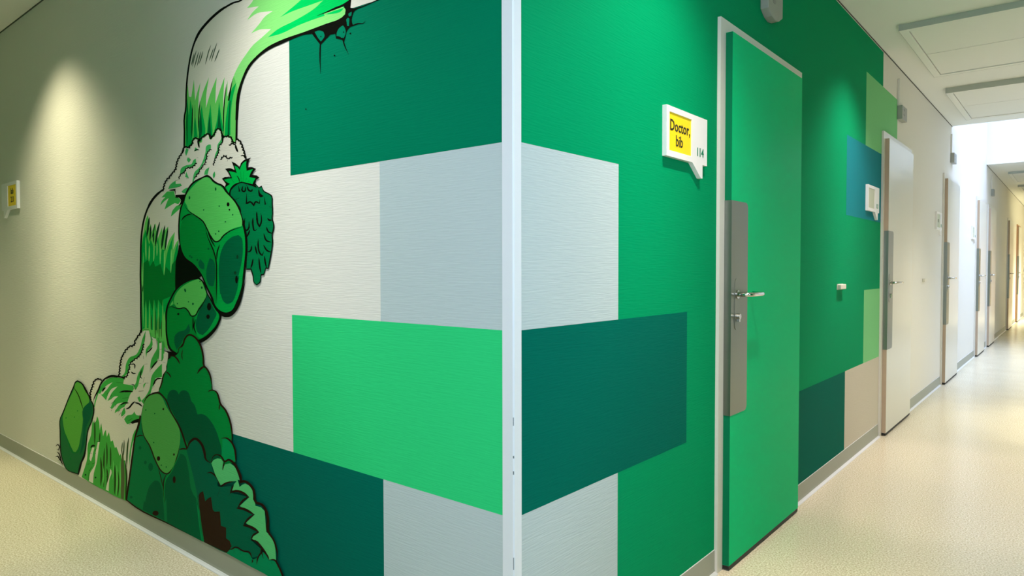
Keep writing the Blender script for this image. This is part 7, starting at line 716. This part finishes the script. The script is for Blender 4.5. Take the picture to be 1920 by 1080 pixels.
for name, label, elems in MURAL:
    bm = bmesh.new(); mats = []
    for kind, key, data in elems:
        lay += 1; y = -0.0009 - 0.000012*lay
        if key not in mats: mats.append(key)
        mi = mats.index(key)
        P = [Vector((-data[i]/1e4, y, data[i+1]/1e4)) for i in range(0, len(data), 2)]
        V = [bm.verts.new(p) for p in P]
        if kind == 'F':
            for a, b, c in tessellate_polygon([P]):
                try: f = bm.faces.new((V[a], V[b], V[c])); f.material_index = mi
                except ValueError: pass
        else:
            n = len(P)//2
            for i in range(n-1):
                try: f = bm.faces.new((V[2*i], V[2*i+1], V[2*i+3], V[2*i+2])); f.material_index = mi
                except ValueError: pass
    bm.normal_update()
    for f in bm.faces:
        if f.normal.y > 0: f.normal_flip()
    tag(obj(name, bm, [pmat(k) for k in mats], wall_left), label)

# ------------------------------------------------------------------ corner guard, skirting
bm = bmesh.new()
g = 0.0025
prof = [(-0.0335, 0.0), (-0.0335, -g), (0.0, -g-0.0008), (g*0.7, -g*0.7), (g+0.0008, 0.0), (g, 0.028), (0.0, 0.028), (0.0, 0.0)]
A = [bm.verts.new((p[0], p[1], 0.0)) for p in prof]; B = [bm.verts.new((p[0], p[1], CEIL-0.001)) for p in prof]
bm.faces.new(A[::-1]); bm.faces.new(B)
for i in range(len(prof)): bm.faces.new((A[i], A[(i+1) % 8], B[(i+1) % 8], B[i]))
bmesh.ops.recalc_face_normals(bm, faces=bm.faces)
corner = struct('trim_4', bm, M_TRIM)
bm = bmesh.new()
for z0, z1, wd in ((0.36, 0.405, 0.0012), (0.425, 0.455, 0.0008), (0.30, 0.345, 0.0011), (0.235, 0.27, 0.0009), (0.78, 0.80, 0.0009), (0.70, 0.706, 0.003), (0.66, 0.668, 0.002)):
    bx(bm, 0.0018-wd, 0.0018+wd*0.4, -0.0030, -0.0016, z0, z1)
tag(obj('scuff_mark', bm, mat('scuff', (92, 104, 110), 0.7), corner), 'dark scuff marks along the corner edge')
def skirting(name, run, a, b):
    """run 'L': along the left wall between x=a and b; 'R': along the right wall between y=a and b"""
    H = 0.089
    pr = [(0.0, 0.0), (0.0, H), (0.0032, H), (0.0034, H-0.002), (0.0034, 0.018), (0.0048, 0.0095), (0.0078, 0.0050), (0.0115, 0.0030), (0.0125, 0.0028), (0.0125, 0.0)]
    bm = bmesh.new()
    if run == 'L': prism(bm, [(p[1], p[0]) for p in [(z, -x) for x, z in pr]], 'x', a, b)
    else: prism(bm, [(x, z) for x, z in pr], 'y', a, b)
    o = struct(name, bm, M_SKIRT)
    s = bmesh.new(); q = [(0.0053, 0.0092), (0.0068, 0.0086), (0.0098, 0.0056), (0.0140, 0.0036), (0.0175, 0.0022), (0.0185, 0.0), (0.0127, 0.0), (0.0127, 0.0030), (0.0116, 0.0032), (0.0080, 0.0053)]
    if run == 'L': prism(s, [(-x, z) for x, z in q], 'x', a, b)
    else: prism(s, q, 'y', a, b)
    tag(obj('weld_strip', s, M_WELD, o), 'pale strip along the foot of the skirting')
    s = bmesh.new()
    if run == 'L': bx(s, a, b, -0.0036, -0.0002, H, H+0.0022)
    else: bx(s, 0.0002, 0.0036, a, b, H, H+0.0022)
    tag(obj('top_bead', s, M_WELD, o), 'pale bead along the top of the skirting')
    return o
skirting('baseboard_left', 'L', XL, -0.034)
DOORS = [ # leaf start, leaf end, leaf material, label
 (1.240, 2.078, M_DOORG), (3.984, 4.865, M_DOORW), (6.690, 7.560, M_DOORW), (9.480, 10.300, M_DOORW), (10.930, 11.780, M_DOORW), (14.450, 15.330, M_DOORW), (16.900, 17.800, M_DOORW)]
edges = [0.029]
for a, b, m in DOORS: edges += [a-0.044, b+0.082]
edges.append(YE)
for i in range(0, len(edges), 2): skirting('baseboard_right', 'R', edges[i], edges[i+1])

# ------------------------------------------------------------------ doors
def door(n, a, b, leaf_m, frame_m=None):
    frame_m = frame_m or M_FRAME
    e = tag(empty('door_%d' % n, (0, (a+b)/2, 0)), kind='structure'); off = Vector((0, -(a+b)/2, 0))
    def part(name, bm, m, parent=e, **k):
        if parent is e: bmesh.ops.translate(bm, verts=bm.verts, vec=off)
        else: bmesh.ops.translate(bm, verts=bm.verts, vec=off)
        return obj(name, bm, m, parent, **k)
    fo0, fi0, fi1, fo1 = a-0.043, a+0.004, b+0.034, b+0.081
    TF = 2.100
    bm = bmesh.new()
    bx(bm, 0.0005, 0.0135, fo0, fi0, 0, TF); bx(bm, 0.0005, 0.0135, fi1, fo1, 0, TF); bx(bm, 0.0005, 0.0135, fi0, fi1, TF-0.046, TF)
    part('door_frame', bm, frame_m)
    leaf = part('door_leaf', box(0.002, 0.040, a+0.0045, b, 0.020, 2.052), leaf_m, bevel=0.0015)
    part('leaf_edge_strip', box(0.0140, 0.0398, a+0.0030, a+0.0044, 0.022, 2.050), M_DOORE_SHADE if n == 1 else M_DOORT, leaf)  # on the green door, an added strip coloured as if the edge were shaded
    part('bottom_seal', box(0.004, 0.039, a+0.006, b-0.002, 0.006, 0.020), M_BLACK, leaf)
    # long steel plate wrapping the leading edge
    bm = bmesh.new(); y1 = a+0.167; rr = 0.022
    pts = [(a+0.0012, 0.600), (y1-rr, 0.600)] + [(y1-rr+rr*math.sin(R(k*15)), 0.600+rr-rr*math.cos(R(k*15))) for k in range(1, 6)] + [(y1, 0.600+rr), (y1, 1.420-rr)] + [(y1-rr+rr*math.cos(R(k*15)), 1.420-rr+rr*math.sin(R(k*15))) for k in range(1, 6)] + [(y1-rr, 1.420), (a+0.0012, 1.420)]
    prism(bm, pts, 'x', 0.0402, 0.0417)
    bx(bm, 0.0138, 0.0402, a+0.0012, a+0.0029, 0.600, 1.420)
    part('handle_plate', bm, M_STEEL, leaf)
    # escutcheon, cylinder, lever
    yc = a + 0.054
    bm = bmesh.new(); pts = [(yc+0.019*math.cos(R(t)), 0.945+0.019*math.sin(R(t))) for t in range(180, 361, 20)] + [(yc+0.019*math.cos(R(t)), 1.105+0.019*math.sin(R(t))) for t in range(0, 181, 20)]
    prism(bm, pts, 'x', 0.0418, 0.0435); part('escutcheon', bm, M_STEEL, leaf)
    bm = bmesh.new(); tube(bm, [(0.0436, yc, 0.978), (0.058, yc, 0.978)], 0.0105, 16); bx(bm, 0.045, 0.056, yc-0.005, yc+0.005, 0.957, 0.970)
    part('lock_cylinder', bm, M_CHROME, leaf, smooth=False)
    bm = bmesh.new(); z = 1.062; L = 0.150; path = [(0.0436, yc, z), (0.075, yc, z)]
    path += [(0.075+0.022*math.sin(R(k)), yc+0.022-0.022*math.cos(R(k)), z) for k in range(15, 91, 15)]
    path += [(0.097, yc+L-0.03, z)] + [(0.097-0.022*(1-math.cos(R(k))), yc+L-0.03+0.022*math.sin(R(k)), z) for k in range(15, 91, 15)] + [(0.052, yc+L-0.008, z)]
    tube(bm, path, 0.0088, 14)
    part('lever_handle', bm, M_CHROME, leaf, smooth=True)
    bm = bmesh.new(); tube(bm, [(0.0437, yc, z), (0.050, yc, z)], 0.0165, 20); part('handle_rose', bm, M_CHROME, leaf)
    bm = bmesh.new()
    for zz in (0.30, 1.05, 1.80): tube(bm, [(0.030, b+0.006, zz-0.045), (0.030, b+0.006, zz+0.045)], 0.006, 10)
    part('hinge', bm, M_STEEL, leaf)
    return e
for i, (a, b, m) in enumerate(DOORS):
    door(i+1, a, b, m, M_WOOD if i == 6 else None)
# wooden door closing the corridor
e = tag(empty('door_8', (1.05, YE, 0)), kind='structure')
bm = bmesh.new(); bx(bm, -0.55, -0.47, -0.03, -0.0005, 0, 2.1); bx(bm, 0.47, 0.55, -0.03, -0.0005, 0, 2.1); bx(bm, -0.47, 0.47, -0.03, -0.0005, 2.04, 2.1); obj('door_frame', bm, M_WOOD, e)
lf = obj('door_leaf', box(-0.465, 0.465, -0.024, -0.001, 0.01, 2.035), M_WOOD, e)
bm = bmesh.new(); tube(bm, [(-0.38, -0.0245, 1.05), (-0.38, -0.07, 1.05), (-0.26, -0.07, 1.05)], 0.009, 10); obj('lever_handle', bm, M_CHROME, lf)

# ------------------------------------------------------------------ signs, lamps, bumpers
def text_bm(s, size, m4, extrude=0.0004, bold=0.0):
    c = bpy.data.curves.new('lettering', 'FONT'); c.body = s; c.size = size; c.extrude = extrude; c.align_x = 'CENTER'; c.align_y = 'CENTER'; c.resolution_u = 2; c.offset = bold
    o = bpy.data.objects.new('lettering', c); col.objects.link(o); dg = bpy.context.evaluated_depsgraph_get(); dg.update()
    me = bpy.data.meshes.new_from_object(o.evaluated_get(dg)); bm = bmesh.new(); bm.from_mesh(me)
    bpy.data.objects.remove(o); bpy.data.curves.remove(c); bpy.data.meshes.remove(me)
    bmesh.ops.transform(bm, matrix=m4, verts=bm.verts); return bm
def sign(y0, label, insert, lines, num, wall='R', group='speech bubble door signs'):
    """speech-bubble plate; local frame: s to the right along the wall, n out of the wall, z up"""
    e = tag(empty('door_sign', (0, y0, 1.53) if wall == 'R' else (y0, 0, 1.53)), label, 'sign', group)
    if wall == 'R': LM = Matrix(((0, 0, 1, 0), (1, 0, 0, 0), (0, 1, 0, 0), (0, 0, 0, 1)))      # (s,z,n) -> (n,s,z)
    else: LM = Matrix(((1, 0, 0, 0), (0, 0, -1, 0), (0, 1, 0, 0), (0, 0, 0, 1)))
    def tr(bm): bmesh.ops.transform(bm, matrix=LM, verts=bm.verts); bmesh.ops.recalc_face_normals(bm, faces=bm.faces); return bm
    mir = wall == 'L'          # on the left wall the tail and number side point the other way
    def slab(bm, pts, n0, n1):
        if mir: pts = [(0.313-q, z) for q, z in pts]
        A = [bm.verts.new((s, z, n0)) for s, z in pts]; B = [bm.verts.new((s, z, n1)) for s, z in pts]; k = len(pts)
        bm.faces.new(A[::-1]); bm.faces.new(B)
        for i in range(k): bm.faces.new((A[i], A[(i+1) % k], B[(i+1) % k], B[i]))
    bm = bmesh.new()
    slab(bm, [(0, 0), (0.193, 0), (0.262, -0.048), (0.276, -0.048), (0.276, 0.0), (0.313, 0), (0.313, 0.165), (0, 0.165)], 0.0005, 0.012)
    o = obj('plate', tr(bm), M_SIGN, e)
    bm = bmesh.new()                                   # raised rim with a window for the insert
    i0, i1, j0, j1 = 0.020, 0.188, 0.020, 0.146
    for p in ([(0, 0), (0.193, 0), (0.193, j0), (0, j0)], [(0, j1), (0.313, j1), (0.313, 0.165), (0, 0.165)], [(0, j0), (i0, j0), (i0, j1), (0, j1)],
              [(i1, j0), (0.313, j0), (0.313, j1), (i1, j1)], [(0.193, 0), (0.262, -0.048), (0.276, -0.048), (0.276, 0), (0.313, 0), (0.313, j0), (0.193, j0)]): slab(bm, p, 0.012, 0.016)
    tag(obj('rim', tr(bm), M_SIGN, e), None)
    bm = bmesh.new(); slab(bm, [(i0, j0), (i1, j0), (i1, j1), (i0, j1)], 0.0121, 0.0128)
    ins = obj('insert', tr(bm), insert, e)
    if insert is M_YELLOW: ins['label'] = 'yellow paper insert with handwritten style lettering'
    for s, size, cs, cz, sx in lines:
        bm = text_bm(s, size, Matrix.Translation((0.313-cs if mir else cs, cz, 0.0133)) @ Matrix.Diagonal((sx, 1, 1, 1)), bold=0.0007); bmesh.ops.transform(bm, matrix=LM, verts=bm.verts)
        obj('lettering', bm, M_INK, ins)
    if num:
        bm = text_bm(num, 0.040, Matrix.Translation((0.254, 0.040, 0.0164)) @ Matrix.Diagonal((1.0, 1, 1, 1)), bold=0.0011); bmesh.ops.transform(bm, matrix=LM, verts=bm.verts)
        obj('room_number', bm, M_NUM, e)
    return e
sign(0.762, 'white speech bubble sign with yellow insert and number 114 beside the green door', M_YELLOW, [('Doctor,', 0.052, 0.104, 0.104, 0.90), ('bib', 0.052, 0.098, 0.056, 0.85)], '114')
sign(3.505, 'white speech bubble sign with pale insert on the blue green painted block', M_PALE, [], '113')
sign(6.215, 'white speech bubble sign on white wall before the second white door', M_PALE, [('112', 0.04, 0.104, 0.083, 1)], '112')
sign(9.000, 'small distant speech bubble sign in the bright skylit stretch', M_PALE, [], '111')
sign(-4.155, 'white sign with yellow insert at the left end of the mural wall', M_YELLOW, [('lab', 0.05, 0.104, 0.108, 1), ('2.0', 0.05, 0.104, 0.058, 1)], '', 'L')

def call_lamp(yc, label, pointed=False):
    e = tag(empty('call_lamp', (0, yc, 2.225)), label, 'lamp', 'grey call lamps above the doors')
    bm = bmesh.new(); h = 0.088; D = 0.036
    prism(bm, [(-h, 0.03), (-h*0.5, 0.006), (0, -0.002), (h*0.5, 0.006), (h, 0.03), (h, 0.135), (-h, 0.135)] if pointed else [(-h, 0.034), (h, 0.034), (h, 0.135), (-h, 0.135)], 'x', 0.0005, D)
    hs = obj('housing', bm, M_GREYBOX, e, bevel=0.003)
    bm = bmesh.new()
    for k in range(2): prism(bm, [(-0.02+0.02*math.cos(R(t)), 0.072+0.036*k+0.010*math.sin(R(t))) for t in range(0, 360, 30)], 'x', D+0.0002, D+0.0015)
    tag(obj('indicator_lens', bm, mat('lens_grey', (120, 124, 118), 0.3), hs), 'two dark oval lenses')
    obj('conduit', box(0.0005, 0.014, -h+0.002, -h+0.024, 0.1355, 0.33), M_FRAME, e)
    return e
call_lamp(1.722, 'grey call lamp above the green door', True)
call_lamp(4.520, 'grey call lamp with a pale conduit above the first white door')
call_lamp(7.210, 'grey call lamp above the second white door')
call_lamp(11.42, 'grey call lamp just beyond the skylight')
def bumper(yc, label):
    e = tag(empty('wall_bumper', (0, yc, 1.057)), label, 'wall bumper', 'door bumpers on the wall')
    obj('buffer', box(0.004, 0.022, -0.058, 0.058, -0.014, 0.014), mat('bumper_white', (218, 214, 198), 0.5), e, bevel=0.004)
    obj('back_plate', box(0.0008, 0.004, -0.062, 0.062, -0.016, 0.016), M_FRAME, e)
bumper(2.925, 'small white door bumper on the green wall past the green door')
bumper(5.640, 'small white door bumper on the white wall past the first white door')

# ------------------------------------------------------------------ ceiling panels, exit sign
def panel(y0, y1, label, drop=0.036):
    e = tag(empty('ceiling_panel', (CW/2, (y0+y1)/2, CEIL)), label, 'ceiling panel', 'white ceiling panels along the corridor')
    hw = CW/2 - 0.18; hl = (y1-y0)/2; b = 0.045
    bm = bmesh.new()
    bx(bm, -hw, hw, -hl, -hl+b, -drop, -0.0005); bx(bm, -hw, hw, hl-b, hl, -drop, -0.0005); bx(bm, -hw, -hw+b, -hl+b, hl-b, -drop, -0.0005); bx(bm, hw-b, hw, -hl+b, hl-b, -drop, -0.0005)
    obj('panel_frame', bm, M_CEIL, e)
    bm = bmesh.new(); q = 0.002  # thin bands added so the panel sides come out shaded
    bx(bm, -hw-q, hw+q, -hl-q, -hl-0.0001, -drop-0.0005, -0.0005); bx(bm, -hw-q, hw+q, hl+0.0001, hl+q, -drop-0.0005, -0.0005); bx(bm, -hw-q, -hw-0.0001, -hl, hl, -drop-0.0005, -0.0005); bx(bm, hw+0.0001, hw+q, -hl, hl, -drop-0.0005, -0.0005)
    tag(obj('panel_edge', bm, M_EDGE_SHADE, e), 'grey edge band with shade in its colour')
    for s in (-1, 1):
        obj('panel_tile', box(-hw+b+0.004, hw-b-0.004, (0.004 if s > 0 else -hl+b+0.004), (hl-b-0.004 if s > 0 else -0.004), -drop+0.006, -0.0005), M_CEIL, e)
panel(3.482, 4.800, 'white ceiling panel nearest the camera above the first white door')
panel(5.375, 6.700, 'white ceiling panel just before the skylight', 0.045)
panel(11.75, 13.05, 'white ceiling panel just beyond the skylight')
panel(13.9, 15.2, 'white ceiling panel deeper in the dim end of the corridor')
e = tag(empty('exit_sign', (0.46, 14.75, CEIL)), 'dark green hanging sign at the far right end of the corridor', 'sign')
obj('sign_box', box(-0.22, 0.22, -0.03, 0.03, -0.46, -0.06), mat('exit_dark', (8, 52, 26), 0.4), e)
obj('sign_face', box(-0.19, 0.19, -0.034, -0.0305, -0.26, -0.10), mat('exit_green', (10, 120, 50), 0.4), e)
bm = bmesh.new(); tube(bm, [(-0.12, 0, -0.06), (-0.12, 0, -0.0005)], 0.008, 8); obj('hanger_rod', bm, M_CHROME, e)
bm = bmesh.new(); tube(bm, [(0.12, 0, -0.06), (0.12, 0, -0.0005)], 0.008, 8); obj('hanger_rod', bm, M_CHROME, e)

# ------------------------------------------------------------------ recessed downlights (fittings of the spots above)
DL = [(x, y) for x, y, _ in LEFT_SPOTS + RIGHT_SPOTS]
names = ['left of the mural', 'above the mural', 'above the painted blocks near the corner', 'above the corridor corner', 'above the wall past the green door', 'added to brighten the wall, between the two near ceiling panels', 'first beyond the skylight', 'second beyond the skylight', 'third beyond the skylight']
for (x, y), nm in zip(DL, names):
    e = tag(empty('downlight', (x, y, CEIL)), 'round recessed ceiling downlight ' + nm, 'downlight', 'recessed downlights')
    bm = bmesh.new(); n = 24
    ring = [[bm.verts.new((r*math.cos(2*PI*k/n), r*math.sin(2*PI*k/n), z)) for k in range(n)] for r, z in ((0.055, -0.0006), (0.055, -0.006), (0.044, -0.008), (0.042, -0.0006))]
    for a, b in zip(ring, ring[1:]):
        for k in range(n): bm.faces.new((a[k], a[(k+1) % n], b[(k+1) % n], b[k]))
    bmesh.ops.recalc_face_normals(bm, faces=bm.faces)
    obj('bezel', bm, M_FRAME, e, smooth=True)
    bm = bmesh.new(); prism(bm, [(0.0, 0.0)] if False else [(0.041*math.cos(2*PI*k/16), 0.041*math.sin(2*PI*k/16)) for k in range(16)], 'x', 0.0006, 0.002)
    bmesh.ops.transform(bm, matrix=Matrix(((0, 1, 0, 0), (0, 0, 1, 0), (-1, 0, 0, 0), (0, 0, 0, 1))), verts=bm.verts)
    obj('lamp_disc', bm, mat('lamp_glow', (255, 226, 176), 0.5, emit=3.0), e)
